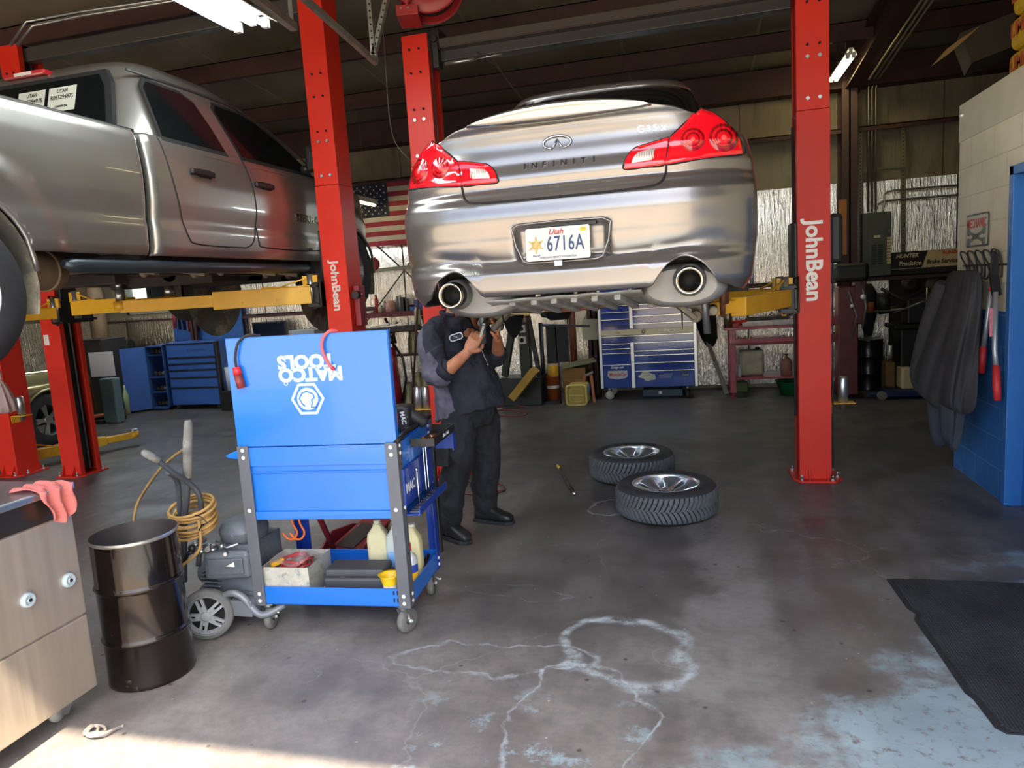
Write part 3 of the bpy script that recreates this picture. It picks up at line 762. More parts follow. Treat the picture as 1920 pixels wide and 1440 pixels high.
q = body.modifiers.new('t', 'SOLIDIFY'); q.thickness = .012; q.offset = 1
# bonnet, deck and front as one closed cap
def frontend(u, v):
    a = (u*2-1); t = a; wd = lerp_t(WD, .25+.7*v)
    z = .24+(.96-.24)*v-(.16*v*(1-abs(t)**3))*.6
    y = 4.05+.70*(1-abs(t)**3.4)-.12*abs(v-.4)*(1-abs(t)**2)
    return (t*wd*.995, y, z)
mb = MB(); mb.grid(frontend, 40, 16); mb.build('front_bumper', PAINT, car)
def deck(u, v):
    x = (u*2-1)*.985
    wx = x*.80 if v < .12 else x*(.80+.10*min(1, (v-.12)/.1))
    wx = x*(.795+.10*sstep(0, .2, v))
    z0 = ztop(min(abs(wx), .80))
    y0 = ry(min(abs(wx), .775), z0, False)
    y = y0+(4.62-y0)*v
    z = z0-.012*sstep(0, .02, v)+(.97-z0)*sstep(.06, .25, v)
    if v > .7: z = z-.16*((v-.7)/.3)**2
    return (wx, y, z)
mb = MB(); mb.grid(deck, 36, 40); mb.build('deck_and_bonnet', PAINT, car)
# greenhouse
def rrect(y0, y1, hw, z, n=40, k=3.2):
    out = []
    for i in range(n):
        a = 2*PI*i/n; c_, s_ = math.cos(a), math.sin(a)
        out.append((hw*math.copysign(abs(c_)**(2/k), c_), (y0+y1)/2+(y1-y0)/2*math.copysign(abs(s_)**(2/k), s_), z))
    return out
mb = MB(); mb.loft([rrect(.45, 3.55, .78, .98), rrect(.62, 3.35, .75, 1.13), rrect(1.02, 3.0, .69, 1.33), rrect(1.40, 2.75, .62, 1.49), rrect(1.60, 2.6, .58, 1.53)], caps=False)
gh = mb.build('window_glass', CGL, car)
mb = MB(); mb.loft([rrect(1.38, 2.78, .63, 1.48), rrect(1.50, 2.70, .60, 1.545), rrect(1.8, 2.5, .46, 1.585), rrect(2.1, 2.2, .05, 1.60)]); mb.build('roof', PAINT, car)
mb = MB()
for s_ in (-1, 1):
    mb.tube([(s_*.66, 3.42, 1.04), (s_*.57, 2.72, 1.47)], .03, n=8)
mb.build('roof_pillar', PAINT, car)
# ---- conforming patches on the rear
def patch(name, poly, m_, off=.004, parent=car, cuts=3, mirror=False, thick=.004, inset=0):
    vs = [(-x if mirror else x, 0, z) for x, z in poly]
    bm = bmesh.new(); f = bm.faces.new([bm.verts.new(v) for v in vs])
    bmesh.ops.triangulate(bm, faces=[f])
    for k in range(cuts): bmesh.ops.subdivide_edges(bm, edges=bm.edges[:], cuts=1, use_grid_fill=True)
    if cuts:
        bmesh.ops.triangulate(bm, faces=bm.faces[:])
    for v in bm.verts:
        x, z = v.co.x, v.co.z; v.co.y = ry(x, z, False)-off+(recess(x, z) if m_ is DARK else 0)
    bmesh.ops.recalc_face_normals(bm, faces=bm.faces)
    for f in bm.faces:
        f.smooth = True
        if f.normal.y > 0: f.normal_flip()
    me = bpy.data.meshes.new(name); bm.to_mesh(me); bm.free(); me.materials.append(m_)
    o = bpy.data.objects.new(name, me); COL.objects.link(o); o.parent = parent
    q = o.modifiers.new('t', 'SOLIDIFY'); q.thickness = thick; q.offset = -1
    return o
def surf(x, z, off=.003): return Vector((x, ry(x, z, False)-off, z))
def onsurf(pts, off=.002, k=5): return [surf(p.x, p.y, off) for p in spline([(a, b_, 0) for a, b_ in pts], k)]
def disc(c, r, n=28, k=1.): return [(c[0]+r*math.cos(2*PI*i/n), c[1]+r*k*math.sin(2*PI*i/n)) for i in range(n)]
OUT = [(.652,1.072),(.70,1.058),(.745,1.028),(.79,.983),(.825,.935),(.838,.866),(.66,.850),(.492,.834),(.498,.88),(.512,.952),(.58,1.012)]
INN = [(.505,.955),(.493,.90),(.485,.834),(.40,.830),(.305,.829),(.306,.862),(.322,.893),(.345,.915),(.37,.926)]
REV = [(.445,.914),(.43,.860),(.338,.853),(.345,.878),(.367,.900)]
for mir in (False, True):
    s_ = -1 if mir else 1
    tl = patch('tail_light', OUT, TLR, .010, mirror=mir, thick=.012)
    for c, r in (((.612,.937), .052), ((.750,.940), .066)):
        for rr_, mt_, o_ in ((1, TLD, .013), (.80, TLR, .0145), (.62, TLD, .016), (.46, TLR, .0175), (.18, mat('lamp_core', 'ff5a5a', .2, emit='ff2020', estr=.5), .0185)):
            patch('lamp_ring', disc(c, r*rr_), mt_, o_, tl, 1, mir, .002)
    ti = patch('trunk_light', INN, TLR, .008, mirror=mir, thick=.010)
    patch('reverse_lamp', REV, TLC, .011, ti, 1, mir, .003)
    mb = MB()
    for i in range(8):
        x = .36+.011*i; a, b_ = surf(x*s_, .865, .0125), surf(x*s_+.003*s_, .90, .0125); mb.tube([a, b_], .0012, n=5)
    mb.build('lamp_flutes', CHR, ti)
    mb = MB(); mb.tube(onsurf([(s_*x, z) for x, z in OUT+[OUT[0]]], .002), .005, n=6)
    mb.tube(onsurf([(s_*x, z) for x, z in INN+[INN[0]]], .002), .004, n=6); mb.build('lamp_gap', SEAM, car)
# trunk lid gap
mb = MB()
mb.tube(onsurf([(-.492, .84), (-.486, .79), (-.46, .752), (-.40, .738), (-.2, .732), (0, .731), (.2, .732), (.40, .738), (.46, .752), (.486, .79), (.492, .84)], .001), .006, n=6)
for s_ in (-1, 1): mb.tube(onsurf([(s_*.512, .955), (s_*.56, 1.0), (s_*.63, 1.055), (s_*.655, 1.078)], .001), .004, n=6)
mb.build('trunk_gap', SEAM, car)
# lip spoiler (crescent) on the lid edge; sky reflection put into brighter metal
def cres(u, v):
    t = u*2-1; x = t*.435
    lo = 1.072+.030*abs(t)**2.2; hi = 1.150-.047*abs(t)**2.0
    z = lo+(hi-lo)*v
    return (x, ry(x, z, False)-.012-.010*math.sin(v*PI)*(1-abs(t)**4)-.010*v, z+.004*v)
mb = MB(); mb.grid(cres, 48, 8); sp = mb.build('lip_spoiler', mat('lip_sky_reflection', 'b5afa5', .14, .95), car); q = sp.modifiers.new('t', 'SOLIDIFY'); q.thickness = .01
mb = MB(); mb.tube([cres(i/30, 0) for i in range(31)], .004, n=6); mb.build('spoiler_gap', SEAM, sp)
# badges
def badge_frame(x, z, off=.004):
    p = surf(x, z, off); px = surf(x+.02, z, off)-surf(x-.02, z, off); pz = surf(x, z+.015, off)-surf(x, z-.015, off)
    return frame(p, px, pz)
em = MB(); cx, cz = -.005, .985
ring = [surf(cx+.066*math.cos(t), cz+.030*math.sin(t), .006) for t in [R_(-90+24)+R_(312)*i/40 for i in range(41)]]
em.tube(ring, [.0035+.003*math.sin(PI*i/40) for i in range(41)], n=8)
top = surf(cx, cz+.016, .007)
em.tube([ring[0], surf(cx+.012, cz-.008, .007), top], [.004, .005, .003], n=8); em.tube([ring[-1], surf(cx-.012, cz-.008, .007), top], [.004, .005, .003], n=8)
BADGE = mat('badge_chrome', 'a9adb4', .16, 1.)
em.build('oval_emblem', BADGE, car)
for i, ch in enumerate('INFINITI'):
    x = -.165+i*(.33/7)
    text('badge_lettering', ch, .040, badge_frame(x, .888, .003), BADGE, car, ext=.002, bold=.0012)
for x, ch, sz in ((.382, 'G', .046), (.418, '3', .040), (.446, '5', .040), (.483, 'x', .040)):
    text('badge_lettering', ch, sz, badge_frame(x, 1.002, .003), BADGE, car, ext=.002, bold=.0012)
# plate recess surround, lamps and plate
mb = MB(); mb.tube([Vector((x, ry(x, z, False)-.001+.0, z)) for x, z in ((-.235,.60),(-.20,.618),(0,.622),(.20,.618),(.235,.60),(.222,.52),(.19,.445),(.16,.436),(0,.434),(-.16,.436),(-.19,.445),(-.222,.52))], .005, n=6, closed=True)
mb.build('recess_lip', PAINT, car)
mb = MB(); mb.box((-.15, .03, .598), (.17, .06, .615)); mb.box((.10, .015, .594), (.17, .05, .606)); mb.build('plate_lamp_housing', BLK, car)
Mp = frame((-.012, -.006, .518), (1, 0, 0), (0, .10, .995))
pl = MB(); pl.M = Mp
pl.prism([(-.152, -.070), (-.146, -.076), (.146, -.076), (.152, -.070), (.152, .070), (.146, .076), (-.146, .076), (-.152, .070)], -.0015, .0015)
plate = pl.build('number_plate', mat('plate_white', 'c2bfb8', .35, var=.04), car)
def pt(s, x, y, size, mt, **k): return text('plate_lettering', s, size, Mp @ Matrix.Translation((x, y, .0022)), mt, plate, ext=.0006, **k)
NAVY = mat('plate_navy', '2b3a5c', .5)
pt('Utah', -.008, .054, .036, mat('plate_red', 'c8202c', .5), shear=.35, bold=.0006)
pt('6716A', .036, -.004, .098, NAVY, bold=.0012, sx=.62, space=1.12)
pt('HONORING SERVICE FOUNDATION', .0, -.063, .0125, NAVY, sx=.85)
pt('Sheriff', -.105, -.052, .014, NAVY, shear=.3)
mb = MB(); mb.M = Mp
mb.prism([(r*math.cos(PI/2+PI*i/6)-.103, r*math.sin(PI/2+PI*i/6)-.002) for i, r in enumerate([.036, .019]*6)], .0018, .003)
for i in range(6): mb.cyl((.036*math.cos(PI/2+PI*i/3)-.103, .036*math.sin(PI/2+PI*i/3)-.002, .0018), (.036*math.cos(PI/2+PI*i/3)-.103, .036*math.sin(PI/2+PI*i/3)-.002, .0032), .004, n=8)
mb.build('star_emblem', mat('star_gold', 'a38a4e', .4, .5, var=.4, vscale=90), plate)
mb = MB(); mb.M = Mp; mb.box((.108, .048, .0015), (.136, .066, .0025)); mb.build('registration_sticker', mat('sticker_yellow', 'e0b02a', .5), plate)
text('plate_lettering', 'AUG', .008, Mp @ Matrix.Translation((.122, .060, .003)), NAVY, plate, ext=.0002)
mb = MB(); mb.M = Mp
for x in (-.09, .09): mb.cyl((x, .064, .0015), (x, .064, .005), .006, n=10)
mb.box((-.018, -.105, -.004), (.018, -.08, .004)); mb.build('plate_screws', ZINC, plate)
# ---- wheel arch liners, exhaust, underside
for s_ in (-1, 1):
    for a in (RA, FA):
        mb = MB(); mb.tube([(s_*.897, a+.347*math.cos(t), .33+.347*math.sin(t)) for t in [R_(-14)+R_(208)*i/24 for i in range(25)]], .012, n=6); mb.build('arch_lip', PAINT, car)
for s_ in (-1, 1):
    for a in (RA, FA):
        mb = MB(); mb.grid(lambda u, v: (s_*(.88-.36*v), a+.35*math.cos(R_(-20+220*u)), .33+.35*math.sin(R_(-20+220*u))), 20, 3)
        mb.grid(lambda u, v: (s_*.52, a+.35*v*math.cos(2*PI*u), .33+.35*v*math.sin(2*PI*u)), 20, 3)
        mb.build('arch_liner', mat('liner_black', '151515', .8, bump=.3), car)
mb = MB(); mb.box((-.50, .25, .30), (.50, 4.3, .36)); mb.box((-.84, 1.42, .24), (.84, 3.55, .34)); mb.box((-.66, .25, .38), (.66, .70, .50)); mb.build('floor_pan', mat('underbody_black', '2a2826', .7, var=.2), car, bevel=.02)
def muffler(sx, name):
    p = thing  # noqa
    mb = MB(); rings = []
    cx, cz = sx, .315
    for y, s_ in ((.17, .75), (.19, .93), (.22, 1.), (.50, 1.), (.53, .93), (.55, .75)):
        rings.append([(cx+.215*s_*math.copysign(abs(math.cos(t))**.85, math.cos(t)), y, cz-.035+.105*s_*math.copysign(abs(math.sin(t))**.85, math.sin(t))) for t in [2*PI*i/36 for i in range(36)]])
    mb.loft(rings)
    mf = mb.build(name, MUF, car)
    mb = MB(); sg = 1 if sx > 0 else -1; tx = .578*sg
    mb.lathe([(.040, .16), (.040, .03), (.050, .012), (.0585, .0), (.062, .004), (.0625, .02), (.058, .05), (.057, .17)], (tx, .035, .305), (0, 1, 0), n=36)
    tip = mb.build('exhaust_tip', mat('tip_steel', 'c4b9a6', .16, 1., var=.15, vscale=12), car)
    MB().lathe([(.0, .12), (.0395, .12), (.0395, .035)], (tx, .035, .305), (0, 1, 0), n=24).build('tip_bore', mat('bore_dark', '191412', .7), tip)  # bore closed with one even dark brown
    mb = MB(); mb.lathe([(.066, .075), (.075, .085), (.080, .17)], (tx, .035, .305), (0, 1, 0), n=30); mb.build('tip_collar', MUF, tip)
    return mf
muffler(-.46, 'muffler'); muffler(.54, 'muffler')
# sand-coloured heat shields hanging under the mufflers
mb = MB()
def hs(x0, x1, y0, y1, z):
    mb.grid(lambda u, v: (x0+(x1-x0)*u, y0+(y1-y0)*v, z-.07*math.sin(u*PI)**.6*(1-.3*v)+.012*math.sin(u*17)*math.sin(v*9)), 16, 8)
hs(-.52, -.10, .52, 1.05, .235); hs(.26, .74, .52, 1.0, .235)
o = mb.build('heat_shield', SHIELD, car, recalc=False); q = o.modifiers.new('t', 'SOLIDIFY'); q.thickness = .004
# centre diffuser / undertray with ribs
mb = MB()
mb.grid(lambda u, v: (-.40+.76*u, .05+.42*v, .275+.012*(u-.5)-.085*v+.002*math.sin(u*30)), 30, 6)
o = mb.build('undertray', UND, car, recalc=False); q = o.modifiers.new('t', 'SOLIDIFY'); q.thickness = .008
mb = MB()
for x in (-.28, -.17, -.07, .03, .13, .24): mb.bar((x, .10, .250), (x+.06, .45, .180), .035, .035)
mb.build('tray_ribs', UND, car, bevel=.008)
mb = MB(); mb.tube([(-.30, .55, .22), (-.1, .48, .195), (.10, .50, .20), (.30, .52, .235), (.40, .55, .26)], .032, n=12)
mb.tube([(.12, .44, .24), (.25, .44, .225), (.36, .42, .26)], .026, n=10)
mb.build('exhaust_pipe', RUST, car)
# rear suspension: lower arms, dampers, hubs and brakes left exposed by the missing wheels
for s_ in (-1, 1):
    mb = MB(); mb.bar((s_*.25, .95, .20), (s_*.70, 1.02, .10), .07, .035); mb.bar((s_*.30, 1.2, .22), (s_*.68, 1.1, .10), .05, .03)
    mb.cyl((s_*.70, .93, .095), (s_*.70, 1.12, .095), .028); mb.cyl((s_*.60, .90, .07), (s_*.60, .98, .07), .035)
    mb.bar((s_*.42, .78, .22), (s_*.60, .86, .06), .05, .03)
    mb.build('suspension_arm', mat('cast_aluminium', '8d8578', .55, .5, var=.2, vscale=20), car, bevel=.008)
    mb = MB(); mb.cyl((s_*.66, 1.0, .10), (s_*.58, .98, .48), .026); mb.cyl((s_*.66, .80, -.02), (s_*.64, .78, .30), .020); mb.build('shock_absorber', GREY, car)
    mb = MB(); mb.lathe([(.0, -.02), (.15, -.02), (.155, -.01), (.155, .0), (.15, .008), (.08, .008), (.075, .03), (.0, .03)], (s_*.76, RA, .20), (s_, 0, 0), n=32); mb.build('brake_disc', RUST, car)
    MB().lathe([(.06, 0), (.085, .018), (.06, .036)], (s_*.62, 1.02, .14), (0, 0, 1), n=20).build('coil_spring', BLK, car)
# front wheels stay on
def road_wheel(parent, x, y, z, s_, r=.335, w_=.22, rim=.225):
    mb = MB(); mb.lathe([(rim, -w_/2), (rim+.03, -w_/2-.004), (r-.02, -w_/2), (r, -w_/2+.03), (r, w_/2-.03), (r-.02, w_/2), (rim+.03, w_/2+.004), (rim, w_/2)], (x, y, z), (s_, 0, 0), n=48)
    ty = mb.build('tyre', RUB, parent)
    mb = MB(); mb.lathe([(rim, -w_/2), (rim-.01, -w_/2+.02), (rim-.02, w_/2-.03), (rim, w_/2-.004), (rim+.008, w_/2)], (x, y, z), (s_, 0, 0), n=48)
    for k in range(5):
        a = 2*PI*k/5; c_, q_ = math.cos(a), math.sin(a)
        for d in (-.12, .12):
            mb.bar((x+s_*(w_/2-.03), y+.04*c_, z+.04*q_), (x+s_*(w_/2-.015), y+(rim-.01)*math.cos(a+d), z+(rim-.01)*math.sin(a+d)), .035, .02, (s_, 0, 0))
    mb.cyl((x+s_*.02, y, z), (x+s_*(w_/2-.01), y, z), .055)
    mb.build('rim', mat('alloy_rim', '9b9d9f', .3, .8), parent)
for s_ in (-1, 1): road_wheel(car, s_*.78, FA, .20, s_)
for s_ in (-1, 1):
    mb = MB(); mb.sph((s_*.96, 2.95, .98), .09, sc=(1.2, .6, .8)); mb.build('door_mirror', PAINT, car)
# small sharkfin / washer nozzle on the deck and shirt of side glass line
MB().tube([(.53, .55, 1.0), (.55, .60, 1.12)], .004, n=6).build('aerial', BLK, car)
# ================================================================== THE RAISED PICKUP
TP = metallic('pickup_silver', '8f8c86', '989590', .32)
TO = (-4.26, 1.40, 1.33)
tr = thing('pickup_truck', 'silver crew cab pickup truck raised high on two yellow-armed red posts', 'pickup truck', TO)
RAX, FAX, WR = 1.12, 5.10, .40
def tside(y, z):
    """half width of the body side"""
    prof = [(.60,.965),(.66,.985),(.78,.992),(.84,.985),(.96,1.003),(1.10,1.008),(1.22,1.000),(1.32,.985),(1.37,.965)]
    x = lerp_t(prof, z)
    for a in (RAX, FAX):
        d = math.hypot(y-a, z-.44)
        x += .035*sstep(.74, .60, d)*sstep(.2, .5, d)
    return x
def tz(y, v):
    top = 1.365 if y < 4.5 else 1.365-.10*sstep(4.4, 5.7, y)
    return .61+(top-.61)*v
def panel(name, y0, y1, s_, nu, lipf=True, lipr=True, m_=None):
    def fn(u, v):
        y = y0+(y1-y0)*u; z = tz(y, v); x = tside(y, z)
        e = 0
        if lipr: e += .05*max(0, 1-(y-y0)/.05)**2
        if lipf: e += .05*max(0, 1-(y1-y)/.03)**2
        if y > 5.25: e += .42*((y-5.25)/.5)**2.6
        if y < .12: e += .03*((.12-y)/.12)**2
        return (s_*(x-e), y, z)
    def keep(u, v):
        p = fn(u, v)
        return all((p[1]-a)**2+(p[2]-.44)**2*(.92) > .47**2 for a in (RAX, FAX))
    mb = MB(); mb.grid(fn, nu, 48, keep=keep)
    o = mb.build(name, m_ or TP, tr, recalc=False); q = o.modifiers.new('t', 'SOLIDIFY'); q.thickness = .01; q.offset = -1 if s_ > 0 else 1
    return fn
for s_ in (-1, 1):
    panel('bed_side', 0, 2.42, s_, 130)
    fcab = panel('cab_side', 2.46, 4.60, s_, 100)
    panel('front_fender', 4.61, 5.75, s_, 80)
def tsurf(y, z, s_=1, off=.002): return Vector((s_*(tside(y, z)+off), y, z))
def door_gap(pts, s_): return [tsurf(p.x, p.y, s_, .0015) for p in spline([(a, b_, 0) for a, b_ in pts], 6)]
for s_ in (1, -1):
    mb = MB()
    mb.tube(door_gap([(2.60, 1.36), (2.64, 1.15), (2.70, .92), (2.76, .74), (2.86, .695), (3.3, .69), (3.42, .70), (3.50, .76), (3.55, .95), (3.53, 1.15), (3.46, 1.36)], s_), .005, n=6)
    mb.tube(door_gap([(3.55, .85), (3.56, .74), (3.66, .70), (4.4, .70), (4.56, .76), (4.58, 1.0), (4.57, 1.33)], s_), .005, n=6)
    mb.build('door_gap', SEAM, tr)
    for y in (2.95, 3.68):
        h = MB(); yz = 1.175
        h.box((s_*1.00, y-.12, yz-.02), (s_*1.035, y+.12, yz+.022)); hd = h.build('door_handle', BLK, tr, bevel=.014, seg=3)
        MB().box((s_*1.002, y-.03, yz-.028), (s_*1.012, y+.10, yz+.03)).build('handle_recess', SEAM, hd, bevel=.01)
    MB().tube([tsurf(.02+.0*i+i*.24, 1.362, s_, -.02) for i in range(11)], .016, n=6).build('bed_rail_cap', BLK, tr)
text('door_lettering', 'SIERRA', .085, frame(tsurf(4.30, .965, 1, .004), (0, 1, 0), (0, 0, 1)), mat('badge_dark_chrome', '8b8878', .25, .9), tr, ext=.003, bold=.003, sx=1.35, space=1.1)
MB().box((1.0, 4.27, .70), (1.006, 4.33, .72)).build('side_badge', BLK, tr)
# body core: bed box, cab floor, tailgate, bonnet
mb = MB()
mb.box((-.90, .03, .78), (.90, 2.40, .86)); mb.box((-.80, .0, .62), (.80, .05, .70))
mb.box((-.93, .10, .84), (-.86, 2.40, 1.35)); mb.box((.86, .10, .84), (.93, 2.40, 1.35)); mb.box((-.90, 2.34, .84), (.90, 2.40, 1.35))
mb.build('bed_floor', mat('bed_liner', '3a3a3a', .7), tr)
MB().box((-.86, -.02, .80), (.86, .05, 1.33)).build('tailgate', TP, tr, bevel=.015)
mb = MB(); mb.tube([(-.98, -.02, .60), (-.85, -.17, .60), (0, -.20, .60), (.85, -.17, .60), (.98, -.02, .60)], .07, n=10); mb.build('rear_bumper', CHR, tr)
mb = MB(); mb.tube([(-.97, 5.60, .60), (-.85, 5.80, .60), (0, 5.90, .60), (.85, 5.78, .60), (.97, 5.60, .60)], .075, n=12); mb.build('front_bumper', CHR, tr)
mb = MB(); mb.grid(lambda u, v: ((u*2-1)*(.95-.25*max(0, v-.6)), 4.4+1.35*v, 1.30+.07*(1-(u*2-1)**2)-.12*v**2), 16, 16); mb.build('bonnet', TP, tr)
MB().box((-.80, 5.60, .62), (.80, 5.75, 1.16)).build('grille', CHR, tr, bevel=.03)
# greenhouse
def gx(z): return .975-(z-1.34)*(.175/.46)
def cabring(z, y0, y1, k=7): return rrect(y0, y1, gx(z), z, 64, k)
mb = MB(); mb.loft([cabring(1.30, 2.47, 4.80), cabring(1.36, 2.47, 4.72), cabring(1.52, 2.52, 4.42), cabring(1.70, 2.58, 4.06), cabring(1.835, 2.62, 3.82), rrect(2.70, 3.68, .73, 1.90, 64, 5), rrect(2.9, 3.5, .5, 1.93, 64, 5)])
mb.build('cab_roof', TP, tr)
def gl(name, pts, s_, m_=CGL, off=.006, parent=tr):
    mb = MB(); n_ = len(pts)
    vs = [(s_*(gx(z)+off), y, z) for y, z in pts]; vs2 = [(s_*(gx(z)+off-.012), y, z) for y, z in pts]
    mb.add(vs+vs2, [tuple(range(n_)), tuple(range(2*n_-1, n_-1, -1))]+[(i, (i+1) % n_, n_+(i+1) % n_, n_+i) for i in range(n_)])
    return mb.build(name, m_, parent)
RW = [(2.66, 1.375), (3.30, 1.375), (3.245, 1.55), (3.17, 1.70), (3.06, 1.745), (2.74, 1.75), (2.69, 1.70)]
FW = [(3.50, 1.375), (4.50, 1.375), (4.42, 1.44), (4.15, 1.60), (3.92, 1.70), (3.75, 1.745), (3.44, 1.75), (3.40, 1.70)]
for s_ in (1, -1):
    def grow(P_, e):
        cy = sum(p[0] for p in P_)/len(P_); cz = sum(p[1] for p in P_)/len(P_)
        return [(cy+(p[0]-cy)*(1+e), cz+(p[1]-cz)*(1+e*2.4)) for p in P_]
    for P_ in (RW, FW):
        gl('window_seal', grow(P_, .06), s_, SEAM, .003); gl('door_window', P_, s_)
    mb = MB(); mb.box((s_*.98, 4.28, 1.36), (s_*1.06, 4.40, 1.42)); mb.box((s_*1.05, 4.26, 1.36), (s_*1.26, 4.38, 1.58)); mb.build('door_mirror', BLK, tr, bevel=.03, seg=3)
    # bright drip line along the roof
    mb = MB(); mb.tube([(s_*(gx(z)+.004), y, z) for y, z in ((2.60, 1.79), (3.2, 1.80), (3.70, 1.795), (4.05, 1.695), (4.45, 1.50), (4.66, 1.39))], .010, n=8); mb.build('roof_drip', mat('trim_dark', '2a2a2a', .4), tr)
# rear glass with temporary permits, third brake light
def rg(x, z, off=.03): return (x, 2.47+(z-1.30)*(.15/.5)-off, z)
P_ = [(-.72, 1.32), (.72, 1.32), (.66, 1.70), (.61, 1.785), (-.61, 1.785), (-.66, 1.70)]
mb = MB(); vs = [rg(x, z) for x, z in P_]; vs2 = [rg(x, z, -.01) for x, z in P_]; n_ = 6
mb.add(vs+vs2, [tuple(range(n_)), tuple(range(11, 5, -1))]+[(i, (i+1) % n_, n_+(i+1) % n_, n_+i) for i in range(n_)])
rgw = mb.build('rear_window', CGL, tr)
mb = MB(); P2 = [(x*1.07, 1.30+(z-1.30)*1.06) for x, z in P_]; vs = [rg(x, z, .024) for x, z in P2]; vs2 = [rg(x, z, -.01) for x, z in P2]
mb.add(vs+vs2, [tuple(range(n_)), tuple(range(11, 5, -1))]+[(i, (i+1) % n_, n_+(i+1) % n_, n_+i) for i in range(n_)]); mb.build('window_seal', SEAM, tr)
for cx, big in ((.34, True), (.09, False)):
    Mr = frame(rg(cx, 1.655, .034), (1, 0, 0), (0, .15, .5))
    mb = MB(); mb.M = Mr; mb.box((-.11, -.085, 0), (.11, .085, .001)); pm = mb.build('paper_permit', mat('paper', 'c9c8ba', .7), rgw)
    for s__, y_, z_ in (('UTAH', .055, .035), ('R065294975', .012, .040), ('COMMERCIAL', -.05, .018)):
        text('permit_lettering', s__, z_, Mr @ Matrix.Translation((0, y_, .002)), mat('ink', '20241f', .6), pm, ext=.0003, bold=.0008, sx=.9)
mb = MB(); mb.box((-.17, 2.60, 1.850), (.17, 2.72, 1.885)); cl = mb.build('brake_light', mat('red_lens', 'b3242a', .2, coat=.8), tr, bevel=.01)
MB().box((-.07, 2.595, 1.857), (.07, 2.62, 1.877)).build('cargo_lamp', TLC, cl)
# arches, liners, wheels
for s_ in (1, -1):
    for a in (RAX, FAX):
        mb = MB(); mb.tube([(s_*(tside(a+.47*math.cos(t), .44+.49*math.sin(t))-.01), a+.47*math.cos(t), .44+.49*math.sin(t)) for t in [R_(8)+R_(164)*i/24 for i in range(25)]], .014, n=6); mb.build('arch_lip', TP, tr)
    for a in (RAX, FAX):
        mb = MB(); mb.grid(lambda u, v: (s_*(.985-.34*v), a+.465*math.cos(R_(-18+216*u)), .44+.485*math.sin(R_(-18+216*u))), 24, 3)
        mb.grid(lambda u, v: (s_*.62, a+.465*v*math.cos(2*PI*u), .44+.485*v*math.sin(2*PI*u)), 24, 3)
        mb.build('arch_liner', mat('liner_dusty', '5f5a52', .85, var=.3, vscale=5, dirt='a09682', dscale=3, dthr=.5), tr)
    for a in (RAX, FAX): road_wheel(tr, s_*.86, a, .53 if a > 3 else .41, s_, .395, .27, .24)
    mb = MB(); mb.box((s_*.70, 5.1-.56, .28), (s_*.97, 5.1-.545, .62)); mb.build('mud_flap', RUB, tr)
# chassis: ladder frame, side tube, exhaust and tank
FR_ = mat('frame_wax', '2b2827', .6, .3, var=.3, vscale=8)
mb = MB()
for s_ in (-1, 1): mb.box((s_*.42, .1, .52), (s_*.52, 5.5, .61))
for y in (.4, 1.5, 2.6, 3.6, 4.6): mb.box((-.5, y, .46), (.5, y+.12, .56))
mb.box((-.85, 2.46, .57), (.85, 4.7, .64))
mb.build('chassis_frame', FR_, tr, bevel=.01)
for s_ in (-1, 1):
    mb = MB(); mb.tube([(s_*.93, 1.80, .555), (s_*.93, 1.86, .545), (s_*.93, 3.0, .545), (s_*.93, 4.3, .545), (s_*.90, 4.45, .56)], [.02, .042, .042, .042, .02], n=12); mb.build('side_step', mat('step_blue_black', '3b4248', .35, .5, var=.2), tr)
mb = MB(); mb.cyl((.70, 1.50, .53), (.70, 1.95, .53), .11, n=28); mb.tube([(.70, 1.95, .53), (.60, 2.3, .555), (.55, 3.2, .56), (.4, 4.3, .56)], .030); mb.cyl((.70, 1.56, .53), (.70, 1.575, .53), .117, n=28); mb.cyl((.70, 1.88, .53), (.70, 1.895, .53), .117, n=28)
mb.build('exhaust_muffler', mat('muffler_tan', '8f7a60', .6, .4, var=.2), tr)
mb = MB(); mb.box((-.38, 2.2, .54), (.40, 3.2, .60)); mb.cyl((.1, 3.6, .56), (.1, 4.6, .56), .08); mb.box((-.30, 4.6, .48), (.30, 5.3, .58)); mb.tube([(.0, 1.12, .40), (.0, 2.3, .54), (.1, 3.6, .56)], .035)
mb.cyl((-.8, 1.12, .36), (.8, 1.12, .36), .05); mb.sph((0, 1.12, .36), .15); mb.cyl((-.8, 5.1, .53), (.8, 5.1, .53), .035)
mb.build('drivetrain', mat('drivetrain_dusty', '4c463f', .65, .3, var=.35, vscale=9), tr, bevel=.01)
mb = MB()
for k, (y, z) in enumerate(((2.6, .52), (3.1, .51), (3.4, .53), (4.0, .51), (4.35, .50))):
    mb = MB(); mb.bar((.50, y, z+.06), (.80, y+.05, z), .06, .04); mb.sph((.70, y+.045, z), .03); mb.build('body_mount', mat('bracket_tan', '74685a', .6, .3, var=.3), tr)
